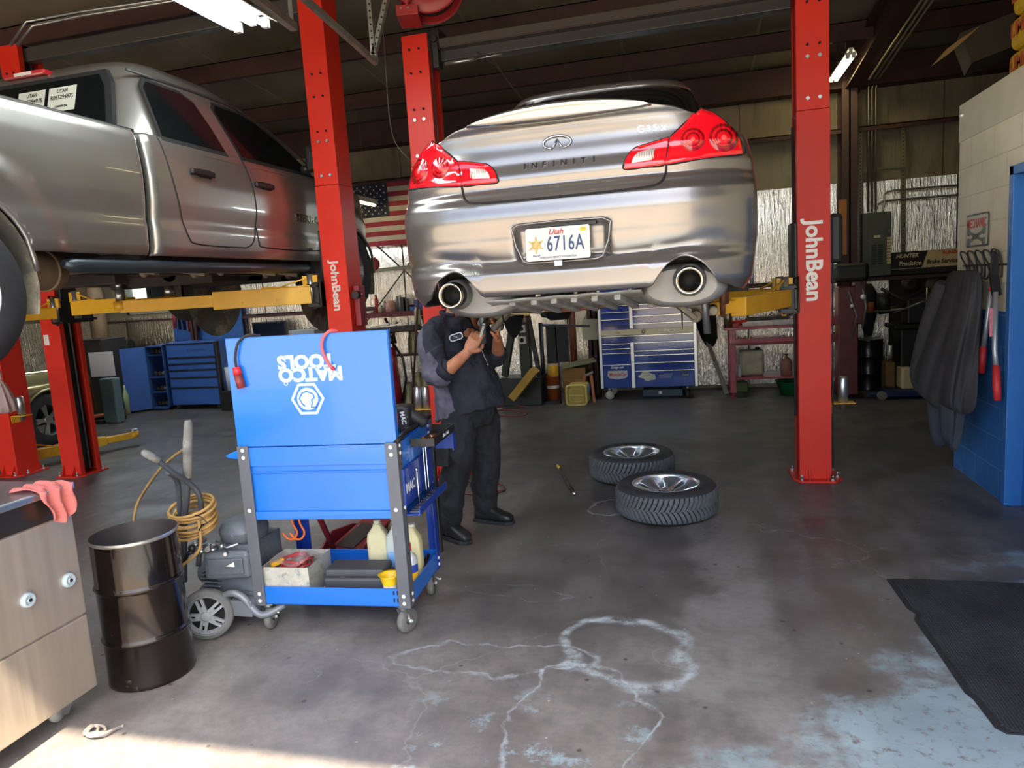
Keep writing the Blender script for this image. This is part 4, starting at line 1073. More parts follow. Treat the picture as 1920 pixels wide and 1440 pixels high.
# ================================================================== FOREGROUND THINGS
CB = mat('cart_blue', '1f6fd0', .28, coat=.4, var=.04, vscale=2, dirt='3f8ade', dscale=26, dthr=.70)
CBD = mat('cart_blue_deep', '1c3f9c', .35, coat=.3)
CGR = mat('cart_post_grey', '5b5d63', .55, var=.08)
cart = thing('tool_cart', 'blue tool cart with its lid standing open, upside down wrench-fist logo on it', 'tool cart', (-1.735, 2.90, 0), R_(4))
W2, D = .395, .50
mb = MB(); mb.box((-W2, 0, .145), (W2, D, .152)); 
for a, b_ in (((-W2, 0, .145), (W2, .006, .235)), ((-W2, D-.006, .145), (W2, D, .235)), ((-W2, 0, .145), (-W2+.006, D, .235)), ((W2-.006, 0, .145), (W2, D, .235))): mb.box(a, b_)
mb.build('bottom_tray', CB, cart, bevel=.003)
for x in (.30, .33):
    pass
mb = MB()
for x in (.315, .333):
    for z in (.168, .204): mb.box((x, -.002, z), (x+.006, .0005, z+.018))
mb.build('tray_slots', DARK, cart)
# upper box
mb = MB()
mb.box((-W2+.02, .012, .60), (W2-.02, .016, .925)); mb.box((-W2, 0, .575), (W2, .006, .612)); mb.box((-W2, .0, .835), (W2, .010, .925))
mb.box((-W2, .0, .575), (-W2+.006, D, .925)); mb.box((W2-.006, .0, .62), (W2, D, .925)); mb.box((-W2, D-.006, .575), (W2, D, .925)); mb.box((-W2, 0, .575), (W2, D, .582)); mb.box((-W2, 0, .80), (W2, D, .806))
mb.build('upper_box', CB, cart, bevel=.003)
mb = MB(); mb.box((-W2+.02, .008, .8335), (W2-.02, .0125, .8365)); mb.build('box_seam', SEAM, cart)
# corner posts (angle steel, wrap-around) with rivets
for i, (sx, y0, s2) in enumerate(((-1, 0, 1), (1, 0, 1), (-1, D, -1), (1, D, -1))):
    mb = MB(); x = sx*(W2+.004)
    mb.box((x, y0-.008*s2, .14), (x-sx*.058, y0+.0*s2, .935)); mb.box((x, y0-.008*s2, .14), (x-sx*.004, y0+.055*s2, .935))
    ps = mb.build('corner_post', CGR if s2 > 0 else CBD, cart, bevel=.004)
    for z in (.165, .20, .62, .88, .915):
        MB().sph((x-sx*.03, y0-.009*s2, z), .010, 10, 6, sc=(1, .5, 1)).build('rivet', WHT, ps); MB().sph((x+sx*.001, y0+.03*s2, z), .009, 10, 6, sc=(.5, 1, 1)).build('rivet', WHT, ps)
# casters
for sx, y0, st in ((-1, .03, .1), (1, .03, -.45), (-1, D-.05, 0), (1, D-.05, .15)):
    x = sx*(W2-.045)
    mb = MB(); c_, s_ = math.cos(st), math.sin(st)
    mb.M = Matrix.Translation((x, y0, 0)) @ Matrix.Rotation(st, 4, 'Z')
    mb.box((-.032, -.03, .136), (.032, .03, .143)); mb.cyl((0, 0, .12), (0, 0, .137), .022)
    for q in (-.024, .020): mb.prism([(-.028, .125), (.028, .125), (.024, .048), (.006, .044)], q, q+.004, lambda a_, z_, h: (h, a_, z_))
    cs = mb.build('caster', ZINC, cart, bevel=.001)
    mb = MB(); mb.M = Matrix.Translation((x, y0, 0)) @ Matrix.Rotation(st, 4, 'Z')
    mb.lathe([(.02, -.016), (.052, -.017), (.058, -.010), (.060, 0), (.058, .010), (.052, .017), (.02, .016)], (0, .015, .060), (1, 0, 0), n=32)
    mb.build('caster_wheel', mat('grey_rubber', '6b6a66', .75, var=.25, vscale=30), cs)
    mb = MB(); mb.M = Matrix.Translation((x, y0, 0)) @ Matrix.Rotation(st, 4, 'Z'); mb.cyl((-.03, .015, .06), (.03, .015, .06), .008, n=8); mb.tube([(.03, .0, .10), (.05, -.02, .095), (.06, -.03, .10)], .004, n=6); mb.build('brake_lever', WHT, cs)
# open lid: standing shell, hinged on the near edge
lid = MB(); lid.box((-.400, .004, .930), (.395, .010, 1.447)); lid.box((-.400, .010, 1.437), (.395, .045, 1.447)); lid.box((-.400, .01, .94), (-.394, .045, 1.447)); lid.box((.389, .01, .94), (.395, .045, 1.447))
LD = lid.build('lid', CB, cart, bevel=.003)
mb = MB()
for i in range(8): mb.cyl((-.36+.1*i, .002, .934), (-.36+.1*i, .006, .934), .003, n=8)
mb.build('lid_rivets', mat('rivet_blue', '5f8fd0', .4), LD)
def flip(x, z, s=1): return frame((x, .0032, z), (-1, 0, 0), (0, 0, -1))     # lettering seen upside down: rotated 180 degrees
def flipm(x, z): return Matrix(((-1, 0, 0, x), (0, 0, 1, .0030), (0, -1, 0, z), (0, 0, 0, 1))) @ Matrix.Diagonal((1, 1, 1, 1))
def logo_frame(x, z):
    q = Matrix(((-1, 0, 0), (0, 0, -1), (0, -1, 0))).to_4x4(); q.translation = Vector((x, .0030, z)); return q
# x right -> -X, y up -> -Z, outwards -> -Y
LB = mat('logo_white', 'b9d3f0', .5)
text('logo_lettering', 'MATCO', .085, logo_frame(.010, 1.267), LB, LD, ext=.0006, bold=.0045, sx=1.05, space=.98)
text('logo_lettering', 'TOOLS', .085, logo_frame(-.005, 1.325), LB, LD, ext=.0006, bold=.0045, sx=1.05, space=.98)
cx, cz = -.015, 1.150
mb = MB()
def hexr(r): return [(cx+r*math.cos(R_(60*i)), cz+r*math.sin(R_(60*i))) for i in range(6)]
A, B_ = hexr(.084), hexr(.070)
for i in range(6):
    j = (i+1) % 6
    mb.add([(A[i][0], .003, A[i][1]), (A[j][0], .003, A[j][1]), (B_[j][0], .003, B_[j][1]), (B_[i][0], .003, B_[i][1]), (A[i][0], .0022, A[i][1]), (A[j][0], .0022, A[j][1]), (B_[j][0], .0022, B_[j][1]), (B_[i][0], .0022, B_[i][1])], [(0,1,2,3),(7,6,5,4),(0,4,5,1),(2,6,7,3)])
mb.prism([(cx+.052*math.cos(t), cz+.052*math.sin(t)) for t in [2*PI*i/40 for i in range(40)]], .0022, .003, lambda x, z, h: (x, h, z))
hexl = mb.build('hexagon_logo', LB, LD)
mb = MB(); q = [(.048, .020), (.036, .040), (.014, .038), (.020, .022), (.020, .004), (.034, -.004), (.030, -.022), (-.002, -.036), (-.024, -.028), (-.040, -.004), (-.030, .020), (-.016, .034)]
pts = [Vector((cx+a, .0016, cz-b_)) for a, b_ in q]
mb.tube(pts, .0034, n=6); mb.build('logo_outline', CB, hexl)
mb = MB(); mb.lathe([(.006, 0), (.008, .001), (.010, 0)], (-.115, .0025, 1.225), (0, -1, 0), n=16); mb.build('registered_mark', LB, LD)
# right side: tool holder with wrenches, black rail, magnetic tray, blue drawer beyond
mb = MB(); mb.box((W2, .03, .62), (W2+.012, D-.02, .80)); mb.box((W2, .03, .58), (W2+.075, D-.02, .586)); mb.box((W2+.07, .03, .58), (W2+.075, D-.02, .615)); mb.build('side_tool_rack', CBD, cart, bevel=.002)
mb = MB()
for i in range(11): mb.box((W2+.015, .06+.035*i, .586), (W2+.068, .078+.035*i, .590))
mb.build('rack_slots', GREY, cart)
text('side_lettering', 'MAC', .06, frame((W2+.0135, .11, .70), (0, 1, 0), (0, 0, 1)), WPAINT, cart, ext=.0005, bold=.002)
mb = MB(); mb.tube([(W2-.0, .0, .935), (W2+.005, .10, .955), (W2+.004, .30, .955), (W2, D+.02, .955)], .013, n=10); mb.build('side_rail', BLK, cart)
mb = MB(); mb.box((W2+.01, .16, .875), (W2+.13, D+.02, .880)); 
for a, b_ in (((W2+.01, .16, .875), (W2+.13, .166, .915)), ((W2+.01, D+.014, .875), (W2+.13, D+.02, .915)), ((W2+.125, .16, .875), (W2+.13, D+.02, .915))): mb.box(a, b_)
mb.box((W2+.012, D-.02, .22), (W2+.020, D+.02, .88))
mb.build('side_tray', BLK, cart, bevel=.002)
text('tray_lettering', 'Blue-Point', .026, frame((W2+.1315, .36, .895), (0, 1, 0), (0, 0, 1)), WPAINT, cart, ext=.0004, shear=.3)
mb = MB(); mb.box((W2+.005, D+.03, .78), (W2+.13, D+.036, .87)); mb.box((W2+.125, D-.02, .78), (W2+.13, D+.036, .87)); mb.build('blue_side_bin', CBD, cart)
mb = MB(); mb.prism([(-W2-.002, .915), (-W2-.085, .888), (-W2-.10, .878), (-W2-.085, .868), (-W2-.002, .858)], .04, .34, lambda x, z, h: (x, h, z)); mb.build('side_shelf', CB, cart, bevel=.004)
CM = cart.matrix_basis if False else (Matrix.Translation((-1.735, 2.90, 0)) @ Matrix.Rotation(R_(4), 4, 'Z'))
def cw(x, y, z): return CM @ Vector((x, y, z))
def on_cart(name, label, cat, x, y, z, rz=0, group=None): return thing(name, label, cat, cw(x, y, z), R_(4)+rz, group)
# wrenches on the side rack
for i, (y, l) in enumerate(((.15, .17), (.27, .26), (.31, .28))):
    t = on_cart('combination_wrench', ('short', 'long inner', 'long outer')[i]+' chrome wrench standing on the right side rack of the blue cart', 'wrench', W2+.035, y, .592)
    mb = MB(); mb.bar((0, 0, .0), (0, .0, l), .006, .010); mb.build('shaft', CHR, t, bevel=.002)
    mb = MB(); mb.lathe([(.006, -.004), (.012, -.004), (.012, .004), (.006, .004)], (0, 0, l+.006), (1, 0, 0), n=14); mb.build('ring_end', CHR, t)
# ---- cords over the lid
t = on_cart('test_light_cord', 'black cord with a red plug hanging over the open cart lid', 'cord', -.335, .0, 1.30)
mb = MB(); mb.tube(spline([(.09, .05, .150), (.05, .012, .158), (.01, -.010, .125), (-.012, -.012, .06), (-.012, -.012, .01)], 6), .006, n=8); mb.build('cable', RUB, t)
mb = MB(); mb.cyl((-.012, -.014, .015), (-.008, -.014, -.02), .017, .020); mb.build('red_cap', mat('clip_red', 'd4262c', .4), t)
mb = MB(); mb.cyl((-.008, -.014, -.02), (.004, -.014, -.085), .019, .020); mb.build('plug_body', mat('plug_dark_red', '7c2d28', .5), t)
t = on_cart('red_strap', 'thin coral red strap looped over the top of the open cart lid', 'strap', .10, 0, 1.30)
mb = MB(); P_ = spline([(.05, .03, .152), (.03, .0, .157), (.0, -.012, .13), (-.012, -.012, .08), (.006, -.012, .02), (.03, -.012, -.012)], 6)
mb.tube(P_, .007, n=8); mb.build('strap', mat('strap_coral', 'e0575a', .5), t)
MB().sph((.03, -.012, -.012), .010).build('strap_tip', mat('clip_red', 'd4262c'), t)
# ---- things in the bottom tray
t = on_cart('sheet_metal_box', 'white-speckled open metal box holding red wires in the cart bottom tray', 'box', -.235, .10, .1525)
SPK = mat('galv_white', 'c9c8bc', .4, .35, var=.12, vscale=22, dirt='9aa09a', dscale=30, dthr=.55)
mb = MB(); hx, hy_, hz = .125, .155, .175
for a, b_ in (((-hx, -.085, 0), (hx, -.082, hz)), ((-hx, hy_, 0), (hx, hy_+.003, hz)), ((-hx, -.085, 0), (-hx+.003, hy_, hz)), ((hx-.003, -.085, 0), (hx, hy_, hz)), ((-hx, -.085, 0), (hx, hy_, .004))): mb.box(a, b_)
mb.build('shell', SPK, t)
mb = MB(); rnd = random.Random(4)
for k in range(7):
    a = rnd.uniform(0, 6); mb.tube([(.09*math.cos(a+i*.9)*rnd.uniform(.5, 1), .03+.09*math.sin(a+i*.9)*rnd.uniform(.5, 1), hz-.012+.016*math.sin(i*1.3+k)) for i in range(9)], .005, n=6)
mb.build('red_wires', mat('wire_red', 'b8383a', .45), t)
mb = MB(); mb.bar((-.09, -.05, hz-.004), (-.05, -.0, hz+.004), .02, .02); mb.build('yellow_connector', YEL, t)
mb = MB(); mb.grid(lambda u, v: (-.11+.2*u, -.06+.17*v, hz+.006+.012*math.sin(u*7+v*3)), 12, 10); mb.build('clear_bag', mat('cloudy_bag', 'd8cfc8', .25, alpha=.35), t)
def jug(name, label, x, y, c1, c2=None, h=.30, w_=.10, d_=.07, cap=None, split=.5):
    t = on_cart(name, label, 'bottle', x, y, .1525)
    def rr(z, s, sy=None):
        sy = sy or s
        return [(w_/2*s*math.copysign(abs(math.cos(a))**.45, math.cos(a)), d_/2*sy*math.copysign(abs(math.sin(a))**.45, math.sin(a)), z) for a in [2*PI*i/32 for i in range(32)]]
    mb = MB(); mb.loft([rr(0, .95), rr(.006, 1), rr(h*.66, 1), rr(h*.78, .92), rr(h*.90, .45, .6), rr(h*.93, .36, .5), rr(h*.96, .36, .5)])
    if c2:
        M, g, b = newmat('jug_two_tone', .45); P, X, Y, Z = g.coords()
        g.L.new(g.mix(g.ramp(g.math('ADD', Z, g.math('MULTIPLY', g.noise(P, 20, 4), .03)), h*split-.02, h*split+.05), srgb(c1), srgb(c2)), b.inputs['Base Color']); mt = M
    else: mt = mat('jug_'+c1, c1, .45, var=.06, vscale=15, dirt='8f8666', dscale=30, dthr=.66)
    mb.build('bottle_body', mt, t)
    MB().cyl((0, 0, h*.955), (0, 0, h*1.02), .018).build('cap', mat('cap_'+(cap or 'd8d4c0'), cap or 'd8d4c0', .5), t)
    mb = MB(); mb.box((-w_*.28, -d_/2-.0012, h*.18), (w_*.28, -d_/2+.001, h*.52)); mb.build('bottle_label', mat('faded_label_'+c1, c1, .6, var=.12, vscale=30), t)
    return t
jug('oil_jug', 'cream one-quart oil jug standing in the cart bottom tray, left of the blue one', .13, .33, 'd9d2a6', h=.30, w_=.115)
jug('oil_jug', 'pale bottle tinted blue at the bottom, between cream jugs in the cart', .235, .31, '7fb4e6', 'c6cfc8', h=.295, w_=.105)
jug('oil_jug', 'cream jug half hidden behind the right cart post', .325, .30, 'd3cc9a', h=.29, w_=.09)
jug('oil_jug', 'brownish see-through bottle behind the cream jugs in the cart', .185, .42, '8f7c50', h=.29, w_=.09)
t = on_cart('dark_case', 'dark worn plastic tool case lying in the bottom tray of the cart', 'tool case', .10, .12, .1525, .03)
mb = MB(); mb.box((-.165, -.05, 0), (.15, .11, .10)); mb.box((-.16, -.04, .10), (.14, .10, .14)); mb.build('case_body', mat('case_grey', '46474c', .55, var=.2), t, bevel=.012)
mb = MB(); mb.box((-.175, -.052, 0), (-.165, .0, .05)); mb.build('case_hinge', mat('tan_plastic', 'a9825a', .6), t)
t = on_cart('black_tool', 'small black tool lying in front of the dark case in the cart tray', 'tool', .12, .035, .1525)
MB().box((-.06, -.015, 0), (.04, .01, .03)).bar((.06, 0, .015), (.2, .01, .02), .02, .02).build('tool_body', BLK, t, bevel=.004)
t = on_cart('yellow_cup', 'yellow paper-lined cup beside the right cart post', 'cup', .285, .05, .1525)
mb = MB(); mb.lathe([(.0, 0), (.028, 0), (.036, .09), (.034, .09), (.027, .004), (0, .004)], n=28); mb.build('cup_body', mat('cup_white', 'c9c3c0', .5, var=.2, vscale=60), t)
mb = MB(); mb.lathe([(.0365, .085), (.046, .125), (.056, .135), (.045, .128), (.035, .088)], n=28); mb.build('cup_rim', mat('cup_yellow', 'efc41f', .4), t)
t = on_cart('spray_can', 'yellow and blue spray can with red straw nozzle in the right of the cart tray', 'spray can', .345, .19, .1525)
MB().lathe([(0, 0), (.032, 0), (.033, .004), (.033, .09), (0, .09)], n=28).build('can_lower', mat('can_yellow', 'f0b51a', .35), t)
MB().lathe([(.033, .09), (.0332, .13)], n=28).build('can_band', mat('can_blue', '2d49a8', .35), t)
MB().lathe([(.033, .13), (.033, .16), (.026, .175), (.012, .185), (.012, .195), (0, .195)], n=28).build('can_top', mat('can_white', 'd8dcdf', .35, .3), t)
MB().lathe([(.007, .195), (.009, .2), (.008, .235), (0, .24)], n=14).build('can_nozzle', mat('clip_red', 'd4262c'), t)
t = on_cart('socket', 'two black impact sockets lying behind the metal box in the cart', 'sockets', -.02, .30, .1525)
for i, (x, y) in enumerate(((-.03, .0), (.045, .03))):
    MB().lathe([(.022, 0), (.034, 0), (.034, .05), (.022, .05), (.022, .0)], (x, y, .034), (.4, -1, 0), n=20).build('socket_piece', BLK, t)
t = on_cart('rusty_bushing', 'brown greasy bushing beside the black sockets in the cart', 'car part', .045, .27, .1525)
MB().lathe([(.0, 0), (.028, 0), (.03, .01), (.026, .05), (.0, .055)], n=18).build('bushing', mat('greasy_brown', '6b513c', .6, var=.3, vscale=40), t)
t = on_cart('pry_tool', 'pair of thin dark pry tools lying at the right end of the cart tray', 'tool', .37, .36, .1525)
MB().tube([(0, -.08, .05), (.0, .05, .09)], .006, n=8).tube([(-.03, -.06, .05), (-.01, .06, .085)], .007, n=8).build('shaft', BLK, t)
# orange hooks hanging under the upper box
t = on_cart('orange_hook', 'pair of orange painted wire hooks hanging above the metal box in the cart', 'hook', -.27, .20, .44)
mb = MB()
for i, dx in enumerate((0, .04)):
    mb.tube(spline([(dx-.015, 0, .15), (dx, 0, .05), (dx+.02, 0, .0), (dx+.0, 0, -.035), (dx-.035, 0, -.035), (dx-.06, 0, -.005)], 6), .0055, n=8)
mb.build('hook_wire', mat('hook_orange', 'd9651f', .45), t)
# battery impact driver on top of the cart
t = on_cart('impact_driver', 'black and red cordless impact driver lying on top of the blue cart', 'power tool', .34, .30, .93)
mb = MB(); mb.box((-.06, -.07, .0), (.04, .05, .13)); mb.cyl((.0, -.0, .10), (.09, .05, .02), .032); mb.build('tool_body', mat('tool_black', '26262a', .55), t, bevel=.02, seg=3)
MB().box((-.066, -.075, .03), (-.01, -.055, .12)).build('red_panel', mat('tool_red', 'c02f2a', .45), t, bevel=.01)
text('tool_lettering', 'MAC', .03, frame((.015, -.0715, .075), (.15, 0, -1), (1, 0, .15)), WPAINT, t, ext=.0005, bold=.001)
t = on_cart('chrome_socket', 'small copper and chrome sockets in the black side tray of the cart', 'sockets', W2+.065, .30, .881)
MB().cyl((0, 0, .012), (.02, .03, .012), .010).cyl((-.03, -.04, .012), (-.02, .0, .012), .009).build('sockets', mat('copper', 'b07a5a', .3, .8), t)

# ---- red floor jack behind the cart
t = thing('floor_jack', 'dark red trolley jack on the floor seen through the cart, with a black warning sticker', 'floor jack', (-1.98, 3.72, 0), R_(-12))
DR = mat('jack_red', '7d2229', .45, var=.1)
mb = MB()
for s_ in (-.14, .14): mb.prism([(-.30, .03), (.35, .03), (.35, .12), (.10, .22), (-.10, .24), (-.30, .10)], s_-.008, s_+.008, lambda a_, z_, h: (h, a_, z_))
mb.bar((0, -.25, .14), (0, .20, .24), .20, .02); mb.build('jack_frame', DR, t, bevel=.006)
mb = MB(); mb.bar((0, -.16, .1755), (0, .09, .231), .13, .004); mb.build('warning_sticker', BLK, t)
for s__, a_ in (('DANGER', .06), ('3 TON', .0), ('JACK', -.06)):
    text('sticker_lettering', s__, .034, frame((0, a_, .2125+a_*.222), (1, 0, 0), (0, .975, .22)), WPAINT, t, ext=.0005, bold=.001)
mb = MB()
for s_ in (-.17, .17):
    for y in (-.25, .30): mb.cyl((s_-.02, y, .045), (s_+.02, y, .045), .045)
mb.cyl((0, .28, .16), (0, .28, .19), .05); mb.build('jack_wheels', BLK, t)
mb = MB(); mb.tube([(0, -.25, .2), (-.0, -.34, .42), (-.0, -.38, .60)], .016, n=10); mb.build('jack_handle', DR, t)

# ---- open drum
t = thing('steel_drum', 'open-topped small black steel drum standing beside the steel cabinet', 'drum', (-2.405, 2.47, 0))
DM = mat('drum_black', '2e2622', .16, .75, coat=.5, var=.35, vscale=3.5, dirt='b3a594', dscale=16, dthr=.66, bump=.12, bscale=7)
def ring(r, z): return (r, z)
pr = [(0, .012), (.168, .012), (.172, .0), (.177, .004), (.175, .02), (.173, .19), (.176, .200), (.181, .208), (.176, .216), (.173, .226), (.173, .42), (.176, .43), (.181, .438), (.176, .446), (.173, .456), (.173, .635), (.178, .64), (.179, .648), (.174, .652), (.168, .645), (.167, .03), (0, .03)]
def drum_lathe(mb, pr, dent=0):
    n_ = 72; rings = []
    for r, z in pr:
        rr_ = []
        for i in range(n_):
            a = 2*PI*i/n_; k = 1
            if dent: k = 1-.045*math.exp(-((a-1.9)/.28)**2)*sstep(.45, .65, z)+.012*math.sin(3*a+z*6)*sstep(.0, .6, z)*(r > .1)-.02*math.exp(-((a-5.2)/.2)**2-((z-.33)/.08)**2)
            rr_.append((r*k*math.cos(a), r*k*math.sin(a), z))
        rings.append(rr_)
    mb.loft(rings, caps=False)
mb = MB(); drum_lathe(mb, pr[:16], 1); mb.build('drum_shell', DM, t)
mb = MB(); drum_lathe(mb, pr[15:19], 1); mb.build('drum_rim', mat('worn_rim', 'b3b0aa', .35, .8, var=.3), t)
mb = MB(); drum_lathe(mb, pr[18:], 1); mb.build('drum_inside', mat('drum_inside', '3c3735', .6, .3, var=.3, vscale=7), t)
# ---- stainless cabinet on casters
cab = thing('steel_cabinet', 'waist-high brushed steel cabinet on casters, with a red cloth on its corner', 'cabinet', (-2.86, 1.50, 0))
SS, g, b = newmat('brushed_stainless', .36, .6)
P, X, Y, Z = g.coords(); n1 = g.noise(g.mapping(P, (3, 14, .5)), 2.2, 6, .6); n2 = g.noise(P, 1.6, 5)
c = g.mix(g.ramp(n1, .3, .7), srgb('b3a696'), srgb('bdb0a0')); c = g.mix(g.ramp(n2, .4, .75, 0, .4), c, srgb('a39480'))
g.L.new(c, b.inputs['Base Color']); g.L.new(g.ramp(n1, .3, .7, .28, .46), b.inputs['Roughness'])
mb = MB(); mb.box((-.52, -.62, .095), (.44, .695, .405)); mb.build('cabinet_body', SS, cab, bevel=.006)
mb = MB(); mb.box((-.52, -.62, .412), (.44, .695, .825)); mb.box((-.51, -.61, .40), (.43, .685, .42)); mb.build('side_panel', SS, cab, bevel=.005)
mb = MB(); mb.box((-.51, -.61, .82), (.425, .685, .93)); mb.build('upper_band', mat('dark_steel_band', '5d5550', .3, .85), cab)
mb = MB(); mb.box((-.54, -.64, .922), (.455, .715, .950)); mb.build('worktop', mat('bright_steel_top', 'b9c0c4', .28, .9, var=.05), cab, bevel=.006)
mb = MB(); mb.box((-.12, -.3, .70), (-.1, .3, .75))
for y, z in ((.452, .575), (.63, .575)):
    mb = MB(); mb.lathe([(0, .018), (.008, .018), (.009, .012), (.014, .012), (.02, .019), (.026, .014), (.029, 0), (0, 0)], (.44, y, z), (1, 0, 0), n=28); bp = mb.build('bumper', mat('bumper_blue_grey', 'a7b6be', .5), cab)
    MB().cyl((.455, y, z), (.460, y, z), .007, n=12).build('bumper_screw', DARK, bp)
mb = MB(); mb.box((.425, .675, .865), (.470, .705, .885)); mb.build('latch', BLK, cab, bevel=.003)
for x, y in ((.37, .60), (.37, -.5), (-.45, .60), (-.45, -.5)):
    mb = MB(); mb.box((x-.03, y-.035, .085), (x+.03, y+.035, .095)); mb.prism([(y-.03, .09), (y+.03, .09), (y-.01, .03), (y-.03, .035)], x-.018, x+.018, lambda a_, z_, h: (h, a_, z_)); cs = mb.build('caster', ZINC, cab)
    mb = MB(); mb.lathe([(.0, -.011), (.034, -.011), (.036, 0), (.034, .011), (0, .011)], (x-.03, y-.02, .036), (1, 0, 0), n=24); mb.build('caster_wheel', mat('pale_wheel', 'a6a49c', .5), cs)
# cloth
t = thing('shop_towel', 'faded pink-red shop towel draped over the corner of the steel cabinet', 'cloth', (-2.43, 2.10, .952))
def cl(u, v):
    # u across (along -Y..+Y), v over the edge
    y = -.07+.14*u+.01*math.sin(v*9)
    if v < .35: return (-.09+.115*v/.35+.0, y, .004+.012*abs(math.sin(u*9+v*5)))
    w_ = (v-.35)/.65
    return (.032+.014*math.sin(u*14+w_*2)+.02*w_, y*(1-.25*w_)+.02, -.0-.13*w_*(.75+.3*math.sin(u*3.1+.2)))
mb = MB(); mb.grid(cl, 40, 36); mb.build('towel', mat('towel_red', 'c76e68', .95, var=.15, vscale=14, bump=.6, bscale=160), t, solid=.005, sub=1)

# ---- pressure washer behind drum and cart
t = thing('pressure_washer', 'grimy grey pressure washer with coiled yellow hose between drum and cart', 'pressure washer', (-2.25, 2.88, 0))
O = Vector((-2.25, 2.88, 0))
def L(u, v, Y): return atY(u, v, Y)-O
GT = mat('handle_grey', '54565c', .38, .3, var=.12); GR = mat('grip_worn', '77756f', .8, var=.3, vscale=16, dirt='9a958c', dscale=12)
mb = MB(); mb.tube(spline([L(352, 860, 2.80), L(350, 930, 2.82), L(345, 985, 2.84), L(345, 1090, 2.86)], 5), .016, n=12)
mb.tube(spline([L(288, 856, 2.62), L(322, 884, 2.70), L(355, 906, 2.80), L(374, 930, 2.84), L(377, 975, 2.86), L(372, 1060, 2.86)], 6), .013, n=12)
mb.tube(spline([L(315, 885, 2.72), L(333, 905, 2.80), L(337, 970, 2.84)], 5), .013, n=12); mb.build('handle_frame', GT, t)
mb = MB(); mb.tube([L(352, 788, 2.80), L(353, 795, 2.80), L(352, 840, 2.80), L(352, 895, 2.80)], [.014, .019, .023, .021], n=14); mb.tube([L(268, 848, 2.60), L(273, 850, 2.60), L(298, 864, 2.64)], [.014, .018, .018], n=14); mb.build('grip', GR, t)
hub = L(390, 1158, 2.78)
wx = Vector((.42, -1, 0)).normalized()
mb = MB(); mb.lathe([(.092, -.028), (.118, -.028), (.124, -.015), (.126, 0), (.124, .015), (.118, .028), (.092, .028)], (hub.x, hub.y, .126), wx, n=48); mb.build('wheel_tyre', mat('hard_rubber', '6d6d6c', .8, var=.15), t)
WG = mat('wheel_plastic', '9a9da0', .5, var=.08)
mb = MB(); hc = Vector((hub.x, hub.y, .126)); a_ = Vector((0, 0, 1)); b_ = wx.cross(a_)
mb.lathe([(.082, .004), (.094, .024), (.098, .030), (.096, .0), (.082, -.01)], hc, wx, n=48); mb.lathe([(0, .038), (.018, .038), (.024, .034), (.026, .0)], hc, wx, n=24)
for k in range(5):
    for dd in (-.13, .13):
        th = R_(72*k+18); d1 = a_*math.cos(th)+b_*math.sin(th); d2 = a_*math.cos(th+dd*1.1)+b_*math.sin(th+dd*1.1); sd_ = wx.cross(d1)*(.011 if dd > 0 else -.011)
        mb.bar(hc+d1*.02+sd_+wx*.028, hc+d2*.088+wx*.018, .013, .012, wx)
    th = R_(72*k+18); d1 = a_*math.cos(th)+b_*math.sin(th); mb.bar(hc+d1*.02+wx*.024, hc+d1*.05+wx*.022, .028, .010, wx)
mb.build('wheel_rim', WG, t)
mb = MB(); c = hc+wx*.005; mb.lathe([(0, 0), (.082, 0)], c, wx, n=32); mb.build('wheel_back', DARK, t)
second = hc-wx*.42
mb = MB(); mb.lathe([(.03, -.02), (.118, -.028), (.126, 0), (.118, .028), (.03, .02)], second, wx, n=32); mb.cyl(hc, second, .009); mb.build('far_wheel', mat('hard_rubber', '6d6d6c', .8), t)
EG = mat('engine_grey', '5c636b', .5, .2, var=.25, vscale=12, dirt='8f9498', dscale=18, dthr=.62)
ex, ey = -.02, .09
mb = MB(); q = L(420, 1060, 2.88)
mb.M = Matrix.Translation((q.x+.02, .03, 0)) @ Matrix.Rotation(R_(12), 4, 'Z')
mb.box((-.10, -.085, .28), (.13, .03, .42)); mb.build('airbox_cover', EG, t, bevel=.022, seg=3)
mb = MB(); mb.M = Matrix.Translation((q.x+.02, .03, 0)) @ Matrix.Rotation(R_(12), 4, 'Z')
mb.box((-.075, -.094, .31), (.10, -.083, .39)); mb.build('airbox_panel', EG, t, bevel=.008)
mb = MB(); mb.M = Matrix.Translation((q.x+.02, .03, 0)) @ Matrix.Rotation(R_(12), 4, 'Z'); mb.prism([(.02, .355), (.06, .375), (.06, .35)], -.097, -.0955, lambda x, z, h: (x, h, z)); mb.build('white_sticker', WHT, t)
mb = MB(); mb.lathe([(.0, .54), (.06, .54), (.105, .52), (.12, .49), (.11, .44), (.05, .43), (0, .43)], (q.x+.05, .12, 0), n=36)
mb.box((q.x-.05, .0, .20), (q.x+.16, .26, .44)); mb.cyl((q.x-.12, .05, .30), (q.x+.0, .05, .30), .045); mb.cyl((q.x-.16, .05, .28), (q.x-.12, .05, .28), .055); mb.box((q.x-.16, .0, .18), (q.x+.20, .28, .21))
for k in range(5): mb.box((q.x-.13, -.02+.0*k, .225+.02*k), (q.x-.02, .12, .233+.02*k))
mb.build('engine_block', EG, t, bevel=.008)
mb = MB(); rnd = random.Random(7)
for k in range(12): c_ = Vector((q.x+rnd.uniform(-.13, .06), rnd.uniform(-.05, .02), rnd.uniform(.38, .47))); mb.cyl(c_, c_+Vector((rnd.uniform(-.02, .02), -.025, 0)), rnd.uniform(.008, .016), n=10)
mb.tube([(q.x-.10, -.03, .44), (q.x, -.05, .47), (q.x+.06, -.04, .44), (q.x+.12, -.03, .46)], .005, n=6)
mb.build('fittings', ZINC, t)
